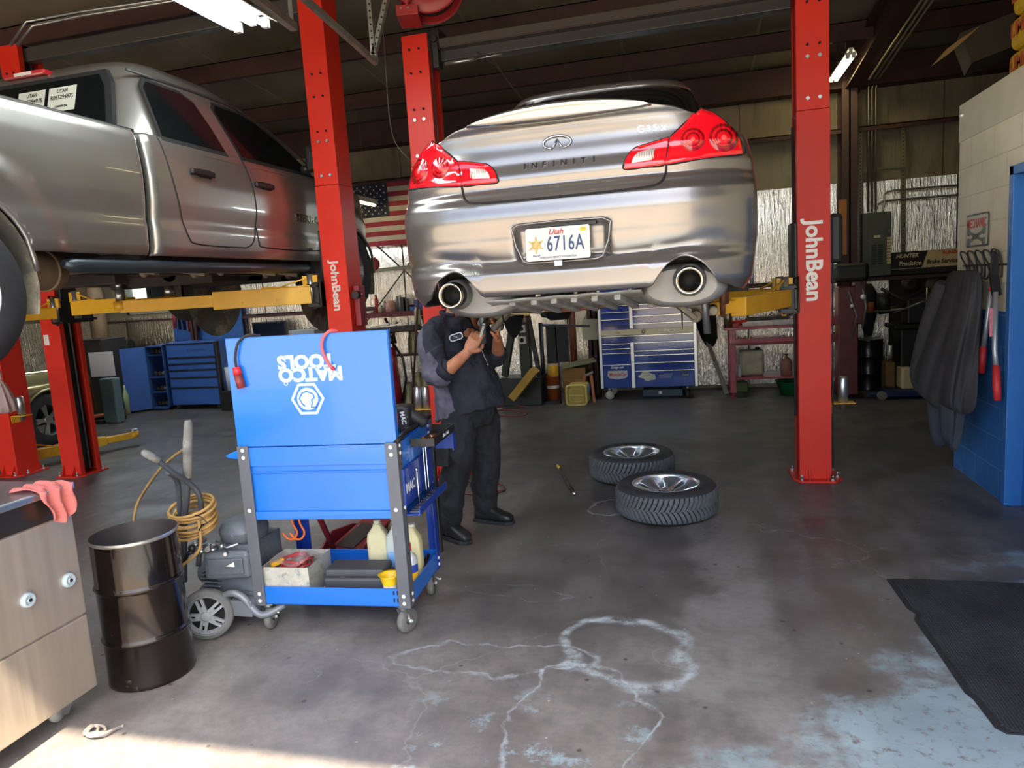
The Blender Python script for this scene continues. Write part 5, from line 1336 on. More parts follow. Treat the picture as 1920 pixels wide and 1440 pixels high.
mb = MB(); mb.tube(spline([hc+Vector((0, .04, .03)), hc+Vector((.10, .04, .09)), (q.x+.12, -.05, .20), (q.x+.20, -.03, .10), (q.x+.28, .05, .12)], 5), .018, n=10); mb.box((q.x+.05, -.06, .10), (q.x+.17, .04, .18)); mb.build('base_frame', mat('frame_grey', '7b8086', .45, .3, var=.1), t, bevel=.004)
# coil of hose
HO = mat('hose_tan', 'a9854c', .6, var=.25, vscale=16, dirt='5c4426', dscale=14, dthr=.58)
cc = L(352, 968, 2.80)
mb = MB(); rnd = random.Random(11)
for k in range(9):
    ph = rnd.uniform(0, 6); rx, ryy = .105+.014*rnd.uniform(-1, 1), .09+.012*rnd.uniform(-1, 1); zz = -.065+.0135*k
    tl_ = rnd.uniform(-.012, .012)
    mb.tube([(cc.x+rx*math.cos(2*PI*i/36)+.01*math.sin(ph), cc.y+.03+ryy*math.sin(2*PI*i/36), cc.z+zz+tl_*math.cos(2*PI*i/36+ph)+.03*math.sin(2*PI*i/36)) for i in range(36)], .0075, n=8, closed=True)
mb.tube(spline([(cc.x+.10, cc.y-.05, cc.z-.0), (cc.x+.11, cc.y-.08, cc.z-.13), (cc.x+.0, cc.y-.10, cc.z-.22), (cc.x-.07, cc.y-.08, cc.z-.28)], 8), .0075, n=8)
a0 = L(252, 968, 3.3); a1 = L(262, 935, 3.35); a2 = L(300, 880, 3.3); a3 = L(342, 845, 3.1)
mb.tube(spline([(a0.x-.02, a0.y, .30), a0, a1, a2, a3, L(350, 860, 2.86)], 6), .008, n=8)
mb.build('coiled_hose', HO, t)
mb = MB(); p = L(378, 980, 2.68); mb.tube([p+Vector((-.02, 0, -.04)), p+Vector((0, 0, -.01)), p+Vector((.03, 0, -.0)), p+Vector((.0, 0, .03)), p+Vector((-.03, 0, .035))], .003, n=6)
mb.tube([L(330, 1090, 2.74), L(350, 1040, 2.74), L(362, 1032, 2.74)], .012); mb.sph(L(360, 1028, 2.74), .018); mb.build('spray_gun', BLK, t)
mb = MB(); mb.bar(L(326, 1075, 2.70), L(338, 1150, 2.70), .016, .01); mb.build('white_label_strip', WHT, t)

# ---- the two removed wheels lying flat
TT = mat('tyre_tread', '55585c', .75, var=.15, vscale=30); TS = mat('tyre_side', '303136', .6, var=.15, vscale=8); TGR = mat('tyre_groove', '121214', .9)
AL = mat('polished_alloy', 'e6eaee', .22, .85)
def wheel(name, label, loc, rz):
    t = thing(name, label, 'wheel', loc, rz, 'wheels taken off the sedan')
    R1, Wd = .345, .225
    mb = MB(); mb.lathe([(.222, .205), (.235, .214), (.27, .222), (.305, .217), (.325, .202), (.334, .190), (.334, .035), (.325, .022), (.30, .006), (.25, .001), (.225, .012), (.222, .03)], n=96)
    ty = mb.build('tyre', TS, t)
    # tread: V-shaped blocks standing 9 mm proud of the carcass
    mb = MB(); n_ = 64
    for k in range(n_):
        a0 = 2*PI*k/n_; w_ = 2*PI/n_*.72
        for half in (0, 1):
            zs = [0, .2, .45, .7, 1.0]
            front = []
            for tz_ in zs:
                z = (.112+.083*tz_) if half else (.112-.083*tz_)
                sh = .0 if half else .045
                da = .17*tz_-.06*tz_*tz_+sh*1.0
                rr_ = R1-.010*max(0, tz_-.78)/.22-.0
                front.append((a0+da, z, rr_))
            vs = []; fs = []
            for (a, z, r) in front:
                for aa, r_ in ((a, r), (a+w_, r), (a, .331), (a+w_, .331)): vs.append((r_*math.cos(aa), r_*math.sin(aa), z))
            for i in range(len(front)-1):
                p, q = i*4, i*4+4
                fs += [(p, p+1, q+1, q), (p, q, q+2, p+2), (p+1, p+3, q+3, q+1)]
            fs += [(0, 2, 3, 1), (len(vs)-4, len(vs)-3, len(vs)-1, len(vs)-2)]
            mb.add(vs, fs)
    mb.build('tread', TT, t)
    mb = MB(); mb.lathe([(.3342, .03), (.3348, .12), (.3342, .194)], n=96); mb.build('tread_groove_base', TGR, ty)
    mb = MB(); mb.lathe([(.224, .206), (.228, .212), (.224, .214), (.216, .208), (.212, .190), (.205, .12), (.20, .05), (.215, .015)], n=96); mb.build('rim_barrel', AL, t)
    # spokes: seven broad petals
    for k in range(7):
        a = 2*PI*k/7
        def sp(u, v, a=a):
            r = .045+.170*u
            wdt = (.024+.020*math.sin(u*PI*.5)+.034*u**3)
            s_ = (v*2-1)*wdt
            z = .172+.020*(1-u)**2*0-.022*(1-u)+.026*u**2-.016*abs(v*2-1)**2.5
            ca, sa = math.cos(a), math.sin(a)
            if u > .93: z += .0
            x = r*math.cos(s_/max(r, .07)*1.0); y = r*math.sin(s_/max(r, .07))
            return (x*ca-y*sa, x*sa+y*ca, z)
        mb = MB(); mb.grid(sp, 16, 12); o = mb.build('spoke', AL, t, recalc=False); q = o.modifiers.new('t', 'SOLIDIFY'); q.thickness = .016; q.offset = -1
    mb = MB(); mb.lathe([(0, .176), (.026, .175), (.031, .170), (.040, .160), (.058, .156), (.062, .145), (.062, .11), (0, .11)], n=40); hb = mb.build('hub', AL, t)
    mb = MB()
    for k in range(5): a = 2*PI*(k+.5)/5; mb.cyl((.045*math.cos(a), .045*math.sin(a), .150), (.045*math.cos(a), .045*math.sin(a), .1605), .009, n=12)
    mb.build('lug_holes', DARK, hb)
    mb = MB(); mb.lathe([(0, .06), (.20, .06)], n=40); mb.lathe([(.0, .02), (.15, .02), (.15, .05)], n=30); mb.build('rim_back', mat('rim_shade', '2c2c2e', .6, .5), t)
    return t
w1_ = wheel('wheel', 'nearer of the two removed wheels, polished seven-petal style alloy and new tread, face up', (-.243, 4.82, 0), .5)
w1_['label'] = 'nearer removed wheel lying flat, overlapping the other in view, polished alloy face up'
w2_ = dup(w1_, (-.556, 5.72, 0), .9, 'farther removed wheel lying flat behind the nearer one, polished alloy face up')
# ---- breaker bar on the floor
t = thing('breaker_bar', 'long black breaker bar with chrome head lying on the floor left of the wheels', 'breaker bar', (-1.10, 5.62, 0))
p, q = atZ(1046, 873, .012)-Vector((-1.10, 5.62, 0)), atZ(1077, 927, .012)-Vector((-1.10, 5.62, 0))
MB().tube([p+(q-p)*.1, q], .010, n=10).tube([p+(q-p)*.62, q-(q-p)*.04], .016, n=10).build('bar', BLK, t)
MB().tube([p, p+(q-p)*.12], [.016, .012], n=10).build('bar_head', YEL, t)
MB().sph(q+Vector((0, 0, .006)), .019).build('swivel_head', CHR, t)
# ---- rubber mat
t = thing('rubber_mat', 'black ribbed rubber floor mat with a worn notched edge', 'mat', (1.6, 3.0, 0))
MT, g, b = newmat('ribbed_rubber', .6); P, X, Y, Z = g.coords()
rb = g.math('SINE', g.math('MULTIPLY', g.math('ADD', X, g.math('MULTIPLY', Y, .0)), 560.)); rb2 = g.math('SINE', g.math('MULTIPLY', Y, 300.))
g.L.new(g.mix(g.ramp(g.noise(P, 3, 6), .3, .75), srgb('2c2d2e'), srgb('414344')), b.inputs['Base Color']); g.bump(g.math('ADD', rb, g.math('MULTIPLY', rb2, .5)), .5, .004, b)
edge = [(-.685, .79), (-.675, .48), (-.652, .42), (-.675, .36), (-.665, .10), (-.66, -.22), (-.645, -.26), (-.635, -.42), (-.61, -.45), (.3, -.44), (.3, .80), (-.55, .80)]
MB().prism(edge, 0, .012).build('mat_body', MT, t)
MB().prism([(x+(.0 if x > 0 else -.022), y+(.015 if y > .7 else (-.01 if y < -.4 else 0))) for x, y in edge], 0, .006).build('mat_border', RUB, t)
# ---- grey tarp / rag bits: white debris and knot of rope near sunlight
t = thing('rope_scrap', 'small knotted scrap of pale rope on the floor below the steel cabinet', 'rope', atZ(170, 1376, .0))
mb = MB(); rnd = random.Random(3)
mb.tube(spline([(.03*math.cos(i*1.1)*(1+.05*i)+.004*i, .022*math.sin(i*1.1)*(1+.05*i), .010+.006*(i % 3)) for i in range(12)]+[(.09, .05, .005), (.10, .06, .005)], 4), .006, n=7); mb.build('rope', mat('rope_pale', '9c948a', .9, var=.2, vscale=60), t)
# ---- orange air hose on floor by mechanic
t = thing('air_hose', 'thin reddish-brown air hose looped on the floor behind the mechanic', 'hose', (-1.9, 5.2, 0))
pts = [atZ(u, v, .009)-Vector((-1.9, 5.2, 0)) for u, v in ((800, 905), (830, 918), (870, 925), (915, 925), (945, 918), (942, 908), (915, 903), (880, 902), (830, 898), (790, 893), (740, 900))]
MB().tube(spline(pts, 6), .009, n=8).build('hose_run', mat('hose_brown', '74463a', .6), t)
t = thing('air_hose', 'dark red hose lying on the floor near the far black stand', 'hose', (-2.6, 8.4, 0))
pts = [atZ(u, v, .009)-Vector((-2.6, 8.4, 0)) for u, v in ((905, 775), (940, 768), (985, 772), (975, 780), (930, 778), (910, 768), (950, 760), (985, 762))]
MB().tube(spline(pts, 5), .009, n=8).build('hose_run', mat('hose_red', '6b3030', .6), t)

# ================================================================== ON THE OFFICE WALL
t = thing('mechanic_sign', 'small embossed MECHANIC plate with crossed wrenches on the cream block wall', 'sign', (XW-.004, 5.66, 1.78), 0)
t.rotation_euler = (R_(0), 0, 0)
Ms = frame((0, 0, 0), (0, -1, 0), (0, .0, 1))      # faces -X
mb = MB(); mb.M = Ms
def rr2(w_, h_, r, n_=5):
    out = []
    for cx_, cy_, a0 in ((w_-r, h_-r, 0), (-w_+r, h_-r, 90), (-w_+r, -h_+r, 180), (w_-r, -h_+r, 270)):
        for i in range(n_+1): a = R_(a0+90*i/n_); out.append((cx_+r*math.cos(a), cy_+r*math.sin(a)))
    return out
mb.prism(rr2(.20, .112, .02), 0, .006); mb.build('sign_border', mat('sign_green_black', '3b4038', .5), t)
mb = MB(); mb.M = Ms; mb.prism(rr2(.188, .10, .016), .006, .008); sf = mb.build('sign_face', mat('sign_cream', 'cfc8b4', .5), t)
text('sign_lettering', 'MECHANIC', .086, Ms @ Matrix.Translation((0, .045, .009)), mat('sign_red', 'b23636', .5), t, ext=.001, bold=.001, sx=.82)
mb = MB(); mb.M = Ms
mb.bar((-.13, -.075, .010), (.13, -.01, .010), .02, .004, (0, 0, 1)); mb.bar((-.13, -.01, .012), (.13, -.075, .012), .02, .004, (0, 0, 1))
for x, y in ((-.14, -.078), (.14, -.008), (-.14, -.008), (.14, -.078)): mb.lathe([(.010, 0), (.026, 0), (.026, .004), (.010, .004)], (x, y, .009), (0, 0, 1), n=16)
mb.build('wrench_emblem', mat('sign_grey', '6f7264', .5), t)
mb = MB(); mb.M = Ms; mb.box((-.05, -.06, .012), (.05, -.025, .016)); mb.build('emblem_plaque', mat('sign_green_black', '3b4038'), t)
# hooks
t = thing('hook_rack', 'black wire coat hook rack with triple loops on the office block wall', 'hook rack', (XW, 5.5, 1.52))
mb = MB(); mb.tube([(-.012, -.42, .02), (-.012, .40, .02)], .006, n=8)
for y in (.30, .16, .02, -.12, -.26): mb.tube(spline([(-.012, y-.02, -.06), (-.012, y-.02, .02), (-.03, y-.02, .10), (-.06, y, .12), (-.05, y+.02, .08), (-.015, y+.02, .0), (-.03, y+.02, -.07), (-.07, y+.02, -.05)], 4), .0055, n=6)
mb.build('hook_wire', BLK, t)
# coat
t = thing('work_coat', 'heavy charcoal work coat hanging from the wall hooks at the corner', 'coat', (1.78, 5.58, 1.49))
CT = mat('coat_charcoal', '3a383a', .95, var=.18, vscale=5, bump=.4, bscale=12)
# z, centre y, half y, centre x, half x
prof = [(.02, .0, .20, .0, .03), (.0, .0, .27, .0, .05), (-.06, .0, .31, .0, .07), (-.3, .03, .37, -.03, .09), (-.55, .07, .44, -.07, .12), (-.76, .11, .50, -.10, .14), (-.82, .11, .49, -.10, .13), (-.86, .09, .42, -.08, .10)]
mb = MB(); rings = []; n_ = 96
for (z, cy, hy_, cx, hx) in prof:
    rr_ = []
    for i in range(n_):
        a = 2*PI*i/n_; d = min(1, -z/.5)
        k = 1+.10*d*math.sin(7*a+z*3)+.06*d*math.sin(13*a-z*5+1)+.02*math.sin(29*a+z*9)
        x = cx+hx*k*math.cos(a); y = cy+hy_*k*math.sin(a)
        x = min(x, .08)
        rr_.append((x, y, z+.06*math.sin(a+.6)*d*(z < -.7)+.02*math.sin(5*a)*d))
    rings.append(rr_)
mb.loft(rings, caps=False); mb.build('coat_shell', CT, t, sub=1)
mb = MB(); rings = []
for (z, k_) in ((-.78, .8), (-.95, .78), (-1.08, .62), (-1.16, .5), (-1.20, .36)):
    rings.append([(-.10+.12*k_*math.cos(2*PI*i/48)*(1+.2*math.sin(5*2*PI*i/48)), -.02+.28*k_*math.sin(2*PI*i/48)*(1+.12*math.sin(7*2*PI*i/48+z*4)), z+.05*math.sin(2*PI*i/48*2)) for i in range(48)])
mb.loft(rings); mb.build('inner_garment', mat('garment_slate', '3b414a', .95, var=.2, bump=.4, bscale=14), t, sub=1)
mb = MB(); mb.tube(spline([(-.05, .20, -.06), (-.10, .30, -.3), (-.14, .36, -.55), (-.16, .38, -.75), (-.14, .30, -.86)], 6), [.05]+[.07]*22+[.06]*2, n=16); mb.build('sleeve', CT, t, smooth=2)
# loppers
t = thing('bolt_cutter', 'long-handled lopper with grey shafts and red grips hanging on the office wall', 'bolt cutter', (XW-.05, 5.20, 1.25))
mb = MB(); mb.bar((0, .10, .30), (0, .02, .20), .012, .035, (1, 0, 0)); mb.bar((0, .02, .36), (0, .04, .22), .012, .04, (1, 0, 0)); mb.bar((0, .03, .22), (0, -.02, .10), .02, .05, (1, 0, 0)); mb.prism([(.09, .25), (.03, .38), (.0, .36), (.03, .24)], -.01, .006, lambda y, z, h: (h, y, z)); mb.build('blades', BLK, t)
mb = MB(); mb.tube([(0, .06, .16), (-.01, .10, -.10), (-.02, .12, -.25)], .016, n=12); mb.tube([(-.01, -.03, .12), (-.02, -.07, -.24), (-.02, -.10, -.36)], .016, n=12); mb.build('shaft', mat('shaft_grey', 'b8babb', .35, .6), t)
mb = MB(); mb.tube([(-.02, -.10, -.34), (-.02, -.12, -.48), (-.02, -.135, -.56)], [.020, .024, .020], n=14); mb.build('red_grip', mat('grip_red', 'c8302e', .5), t)
mb = MB(); mb.tube([(-.02, .12, -.24), (-.02, .14, -.42)], [.020, .022], n=14); mb.build('red_grip', mat('grip_red', 'c8302e', .5), t)
mb = MB(); mb.bar((-.037, -.045, .02), (-.037, -.06, -.16), .003, .022, (1, 0, 0)); mb.build('pink_label', mat('label_pink', 'c86a74', .5, var=.3, vscale=60), t)
mb = MB(); mb.sph((-.01, .03, .14), .018); mb.build('pivot_bolt', mat('grip_red', 'c8302e'), t)
# ================================================================== THE MECHANIC
man = thing('person', 'mechanic in grey and black work shirt and black trousers standing under the raised sedan', 'person', (-1.50, 4.42, 0))
SK, g, b = newmat('skin', .5); P, X, Y, Z = g.coords()
g.L.new(g.mix(g.ramp(g.noise(P, 14, 4), .3, .7), srgb('a86a4c'), srgb('bb7d5c')), b.inputs['Base Color']); b.inputs['Subsurface Weight'].default_value = .08
g.bump(g.noise(P, 120, 3), .15, .002, b)
def ell(mb, c, r, n=20, k=14): mb.sph(c, 1, n, k, sc=r)
# local frame: he faces +X, right side towards the camera (-Y)
SHR, SHL = Vector((-.10, -.19, 1.375)), Vector((.02, .20, 1.375))
ELR, WRR = Vector((-.05, -.30, 1.085)), Vector((.145, -.33, 1.225))
ELL_, WRL = Vector((.20, .16, 1.14)), Vector((.275, -.10, 1.285))
HPR, HPL = Vector((.0, -.10, .90)), Vector((.05, .10, .90))
KNR, ANR = Vector((-.03, -.17, .49)), Vector((-.115, -.20, .10))
KNL, ANL = Vector((.085, .11, .48)), Vector((.045, .13, .10))
mb = MB()
def limb(mb, pts, rs, n=14):
    pts = [Vector(p) for p in pts]; out = spline(pts, 5); r = []
    for i in range(len(out)):
        t = i/5; k = min(int(t), len(rs)-2); r.append(rs[k]+(rs[k+1]-rs[k])*(t-k))
    mb.tube(out, r, n=n)
    ell(mb, pts[0], (rs[0],)*3, 12, 8); ell(mb, pts[-1], (rs[-1],)*3, 12, 8)
# trunk, neck, head (turned up and right towards the work)
limb(mb, [(0, 0, .88), (.0, 0, 1.0), (-.02, 0, 1.2), (-.04, 0, 1.36), (-.04, .0, 1.42)], [.15, .15, .15, .13, .07])
limb(mb, [(-.045, .0, 1.38), (-.03, .0, 1.46), (-.02, 0, 1.53)], [.065, .056, .055])
HC = Vector((.005, 0, 1.615))
ell(mb, HC, (.095, .076, .115), 28, 20); ell(mb, HC+Vector((.035, 0, -.055)), (.062, .055, .058)); ell(mb, HC+Vector((.092, 0, .0)), (.016, .012, .028)); ell(mb, HC+Vector((.086, 0, -.052)), (.016, .024, .010))
for s_ in (-1, 1): ell(mb, HC+Vector((-.005, s_*.076, -.005)), (.018, .010, .030)); ell(mb, HC+Vector((.080, s_*.030, .022)), (.016, .017, .010))
# arms
limb(mb, [SHR, (SHR+ELR)/2+Vector((-.02, -.03, 0)), ELR], [.052, .050, .042]); limb(mb, [ELR, ELR+(WRR-ELR)*.35+Vector((0, 0, -.004)), WRR], [.042, .044, .029])
limb(mb, [SHL, (SHL+ELL_)/2+Vector((0, .03, 0)), ELL_], [.052, .050, .042]); limb(mb, [ELL_, ELL_+(WRL-ELL_)*.35, WRL], [.042, .044, .029])
# legs inside the trousers
for h, k_, a in ((HPR, KNR, ANR), (HPL, KNL, ANL)): limb(mb, [h, (h+k_)/2, k_, (k_+a)/2+Vector((-.02, 0, .03)), a], [.085, .075, .055, .055, .038])
def hand(mb, w, d, up, curl, side, spread=.12, k_=1.):
    """w wrist, d direction of the palm, up = back of hand normal, side=+1/-1 where the thumb leaves"""
    d = d.normalized(); up = (up-d*up.dot(d)).normalized(); sd_ = d.cross(up)*side
    pl_ = .095*k_
    rings = []
    for t, hw, ht in ((-.02, .026, .021), (.15, .032, .020), (.5, .041, .017), (.85, .043, .014), (1.0, .041, .012)):
        c = w+d*pl_*t; rings.append([c+sd_*(hw*math.cos(2*PI*i/16))+up*(ht*math.sin(2*PI*i/16)) for i in range(16)])
    mb.loft(rings)
    for i, (off, ln) in enumerate(((.031, .072), (.010, .080), (-.011, .075), (-.031, .060))):
        p = w+d*pl_*.96+sd_*off; a = curl*(.55+.08*i); pts = [p]; dd = (d+sd_*(off*spread*8)).normalized()
        ax = dd
        for j, f in enumerate((.45, .31, .24)):
            ang = a*(j+1)
            v = dd*math.cos(ang)-up*math.sin(ang)
            pts.append(pts[-1]+v*ln*f)
        mb.tube(pts, [.0098, .0092, .0083, .0068], n=10); ell(mb, pts[-1], (.0068,)*3, 10, 8)
        for q in pts[:3]: ell(mb, q, (.0098,)*3, 10, 8)
    p = w+d*pl_*.25+sd_*.028; v1 = (sd_*.75+d*.6-up*.25).normalized(); v2 = (sd_*.15+d*.85-up*.5).normalized()
    pts = [p, p+v1*.038, p+v1*.038+v2*.030, p+v1*.038+v2*.030+(d*.7-up*.6-sd_*.3).normalized()*.024]
    mb.tube(pts, [.014, .0125, .0115, .009], n=10); ell(mb, pts[-1], (.009,)*3, 10, 8); ell(mb, pts[1], (.0125,)*3, 10, 8)
hand(mb, WRR, Vector((.55, .05, .80)), Vector((.25, -.95, .0)), .75, 1)
hand(mb, WRL, Vector((.18, -.45, .75)), Vector((.9, .3, -.1)), .55, -1)
body = mb.build('body', SK, man, remesh=.0048, smooth=3)
# eyes
mb = MB()
for s_ in (-1, 1): mb.sph(HC+Vector((.089, s_*.030, .018)), .009, 12, 8)
mb.build('eyes', mat('eye_white', 'e8e4de', .2), man)
mb = MB(); mb.grid(lambda u, v: tuple(HC+Vector((-.012+.100*math.cos(2*PI*u)*math.sin(v*1.45), .083*math.sin(2*PI*u)*math.sin(v*1.45), .012+.122*math.cos(v*1.45)))), 28, 12)
mb.build('hair', mat('hair_black', '16120f', .7, bump=.6, bscale=120), man, solid=.008)
# shirt: grey with black shoulders / front panels
def shirtmat():
    M, g, b = newmat('two_tone_work_shirt', .85); P, X, Y, Z = g.coords()
    n_ = g.noise(P, 9, 5); lint = g.ramp(g.noise(P, 45, 6, .7), .66, .74, 0, .16)
    grey = g.mix(g.ramp(n_, .3, .7), srgb('524d5c'), srgb('635e6e')); blk = g.mix(g.ramp(n_, .3, .7), srgb('1c1e28'), srgb('272a36'))
    # black front: everything ahead of a slanting line; black yoke on the shoulders
    front = g.ramp(g.math('ADD', X, g.math('MULTIPLY', g.math('SUBTRACT', Z, .80), .30)), .012, .020)
    yoke = g.ramp(g.math('ADD', Z, g.math('MULTIPLY', X, .35)), 1.318, 1.326)
    m_ = g.math('MAXIMUM', front, yoke)
    # the sleeve of the near arm stays grey down to its dark cuff
    arm_ = g.math('MULTIPLY', g.ramp(Y, -.235, -.245), g.ramp(g.math('ADD', Z, g.math('MULTIPLY', X, -.6)), 1.30, 1.29))
    cuff = g.ramp(g.math('ADD', X, g.math('MULTIPLY', Z, .55)), .592, .600)
    m_ = g.math('MAXIMUM', g.math('MULTIPLY', m_, g.math('SUBTRACT', 1., arm_)), g.math('MULTIPLY', arm_, cuff))
    c = g.mix(m_, grey, blk); c = g.mix(lint, c, srgb('8b8892'))
    g.L.new(c, b.inputs['Base Color']); g.bump(g.math('ADD', g.noise(P, 7, 4, .5, .8), g.math('MULTIPLY', g.noise(P, 300, 2), .05)), .6, .03, b)
    return M
mb = MB(); rings = []; n_ = 64
TOR = [(1.44, -.045, .06, .075), (1.43, -.045, .085, .13), (1.405, -.05, .115, .215), (1.36, -.05, .135, .235), (1.28, -.045, .155, .225), (1.18, -.02, .180, .215), (1.08, .0, .205, .215), (.98, .018, .222, .222), (.90, .025, .232, .228), (.845, .028, .236, .232), (.80, .03, .232, .228)]
for z, cx, hx, hy_ in TOR:
    rr_ = []
    for i in range(n_):
        a = 2*PI*i/n_; lo = sstep(1.25, .85, z)
        k = 1+.018*lo*math.sin(6*a+z*7)+.012*math.sin(11*a+z*17)*lo+.008*math.sin(z*38+a*3)*sstep(1.35, 1.1, z)
        x, y = hx*k*math.cos(a), hy_*k*math.sin(a)
        c_, s_ = math.cos(-.30), math.sin(-.30)
        rr_.append((cx+x*c_-y*s_, x*s_+y*c_, z+(.055*lo*(x/.23) if z < .9 else 0)))
    rings.append(rr_)
mb.loft(rings)
limb(mb, [SHR+Vector((.01, .03, .005)), SHR+Vector((-.02, -.05, -.06)), (SHR+ELR)/2+Vector((-.03, -.03, 0)), ELR+Vector((-.03, .0, .0)), ELR+(WRR-ELR)*.20], [.075, .082, .080, .076, .064], 20)
limb(mb, [SHL+Vector((.0, -.03, .005)), SHL+Vector((.0, .04, -.06)), (SHL+ELL_)/2+Vector((0, .03, 0)), ELL_+Vector((-.02, 0, 0)), ELL_+(WRL-ELL_)*.25], [.075, .082, .078, .072, .060], 20)
shirt = mb.build('shirt', shirtmat(), man, remesh=.009, smooth=3)
def folds(o, strength, size, name):
    tx = bpy.data.textures.new(name, 'CLOUDS'); tx.noise_scale = size; tx.noise_depth = 2; tx.noise_type = 'SOFT_NOISE'
    q = o.modifiers.new('f', 'DISPLACE'); q.texture = tx; q.strength = strength; q.mid_level = .5; q.texture_coords = 'LOCAL'
folds(shirt, .035, .085, 'shirt_folds')
mb = MB(); mb.tube([(-.045+.075*math.cos(t), .085*math.sin(t), 1.437+.018*math.cos(t+PI)+.012) for t in [2*PI*i/24 for i in range(21)]], .014, n=8); mb.build('collar', mat('shirt_black', '1d1f29', .85), man)
# rolled cuff
cd_ = (WRR-ELR).normalized(); cc_ = ELR+(WRR-ELR)*.20
mb = MB(); mb.lathe([(.052, -.03), (.068, -.03), (.069, .03), (.054, .032), (.050, .0)], cc_, cd_, n=28); mb.build('sleeve_cuff', mat('shirt_black', '1d1f29'), man, smooth=1)
# name patch on the right chest
Mn = frame((.045, -.222, 1.315), (.93, -.20, .25), (-.25, .0, .97))
mb = MB(); mb.M = Mn; mb.prism(rr2(.050, .022, .020), 0, .004, mi=0); mb.prism(rr2(.043, .016, .015), .004, .0055, mi=1)
mb.build('name_patch', [mat('patch_white', 'c9ccd2', .7), mat('patch_dark', '20232f', .8)], man)
text('patch_lettering', 'Tu.', .022, Mn @ Matrix.Translation((0, 0, .006)), mat('patch_white', 'c9ccd2'), man, ext=.0004)
MB().box((.165, -.175, .855), (.178, -.170, .872)).build('shirt_tag', mat('tag_pink', 'd9a8b0', .6), man)
# trousers
TRM, g, b = newmat('black_work_trousers', .9); P, X, Y, Z = g.coords()
c = g.mix(g.ramp(g.noise(P, 6, 5), .3, .7), srgb('16171c'), srgb('22242b')); c = g.mix(g.ramp(g.noise(P, 17, 9, .8), .64, .70, 0, .4), c, srgb('6a6c72'))
g.L.new(c, b.inputs['Base Color']); g.bump(g.noise(g.mapping(P, (1, 1, .7)), 9, 4, .5, 1.), .7, .03, b)
mb = MB()
rings = []
for z, hx, hy_ in ((.97, .165, .175), (.90, .180, .190), (.80, .185, .195), (.72, .16, .17)):
    rings.append([(.01+hx*math.cos(2*PI*i/40), hy_*math.sin(2*PI*i/40), z) for i in range(40)])
mb.loft(rings)
limb(mb, [HPR+Vector((0, 0, -.05)), (HPR+KNR)/2, KNR, (KNR+ANR)/2+Vector((-.012, 0, .0)), ANR+Vector((.0, 0, .02))], [.118, .112, .098, .096, .090], 20)
limb(mb, [HPL+Vector((0, 0, -.05)), (HPL+KNL)/2, KNL, (KNL+ANL)/2+Vector((-.012, 0, .0)), ANL+Vector((.0, 0, .03))], [.125, .120, .100, .092, .080], 20)
folds(mb.build('trousers', TRM, man, remesh=.009, smooth=3), .045, .10, 'trouser_folds')
mb = MB(); mb.M = frame((-.095, -.262, .60), (.95, -.2, 0), (0, .1, 1)); mb.box((-.055, -.10, -.012), (.055, .07, .012)); mb.box((-.060, .045, .008), (.060, .085, .016)); mb.build('cargo_pocket', TRM, man, bevel=.01)
mb = MB()
for x, z in ((-.055, .665), (-.145, .655)): mb.sph((x, -.290, z), .006)
mb.build('pocket_studs', ZINC, man)
# boots
BM = mat('boot_leather', '232427', .45, var=.3, vscale=20, dirt='5b5b5a', dscale=30, dthr=.66)
for nm, a, dr_ in (('boot', ANR, R_(-32)), ('boot', ANL, R_(-12))):
    M_ = Matrix.Translation((a.x, a.y, 0)) @ Matrix.Rotation(dr_, 4, 'Z')
    mb = MB(); mb.M = M_
    rings = []
    for x, hw, z0, z1 in ((-.085, .025, .02, .07), (-.07, .038, .02, .13), (-.02, .045, .02, .15), (.03, .046, .02, .135), (.08, .046, .02, .105), (.13, .050, .02, .085), (.17, .047, .02, .075), (.195, .034, .02, .062), (.205, .015, .025, .045)):
        rings.append([(x, hw*math.copysign(abs(math.cos(t))**.7, math.cos(t)), (z0+z1)/2+(z1-z0)/2*math.copysign(abs(math.sin(t))**.7, math.sin(t))) for t in [2*PI*i/20 for i in range(20)]])
    mb.loft(rings); mb.cyl((-.015, 0, .10), (-.01, 0, .20), .050, .056)
    bt = mb.build(nm, BM, man, remesh=.006, smooth=2)
    mb = MB(); mb.M = M_
    mb.prism([(-.095, -.03), (-.06, -.045), (.0, -.046), (.10, -.054), (.17, -.05), (.21, -.025), (.212, .02), (.17, .05), (.10, .054), (.0, .046), (-.06, .045), (-.095, .03)], 0, .024); mb.build('boot_sole', RUB, bt, bevel=.005)
# tools in his hands: small light / spanner hanging from the hand
t = thing('ratchet', 'small chrome ratchet held in the mechanic hand under the sedan', 'wrench', tuple(Vector((-1.50, 4.42, 0))+WRR+Vector((.075, .015, .06))))
mb = MB(); mb.bar((-.01, 0, -.02), (.03, .02, .10), .012, .016); mb.cyl((.03, .02, .09), (.03, .035, .12), .017); mb.tube([(.0, 0, -.02), (.03, .0, -.10), (.045, .0, -.135)], .003, n=6); mb.sph((.045, 0, -.14), .007); mb.build('ratchet_body', mat('dull_chrome', '7d7f82', .35, .8), t)
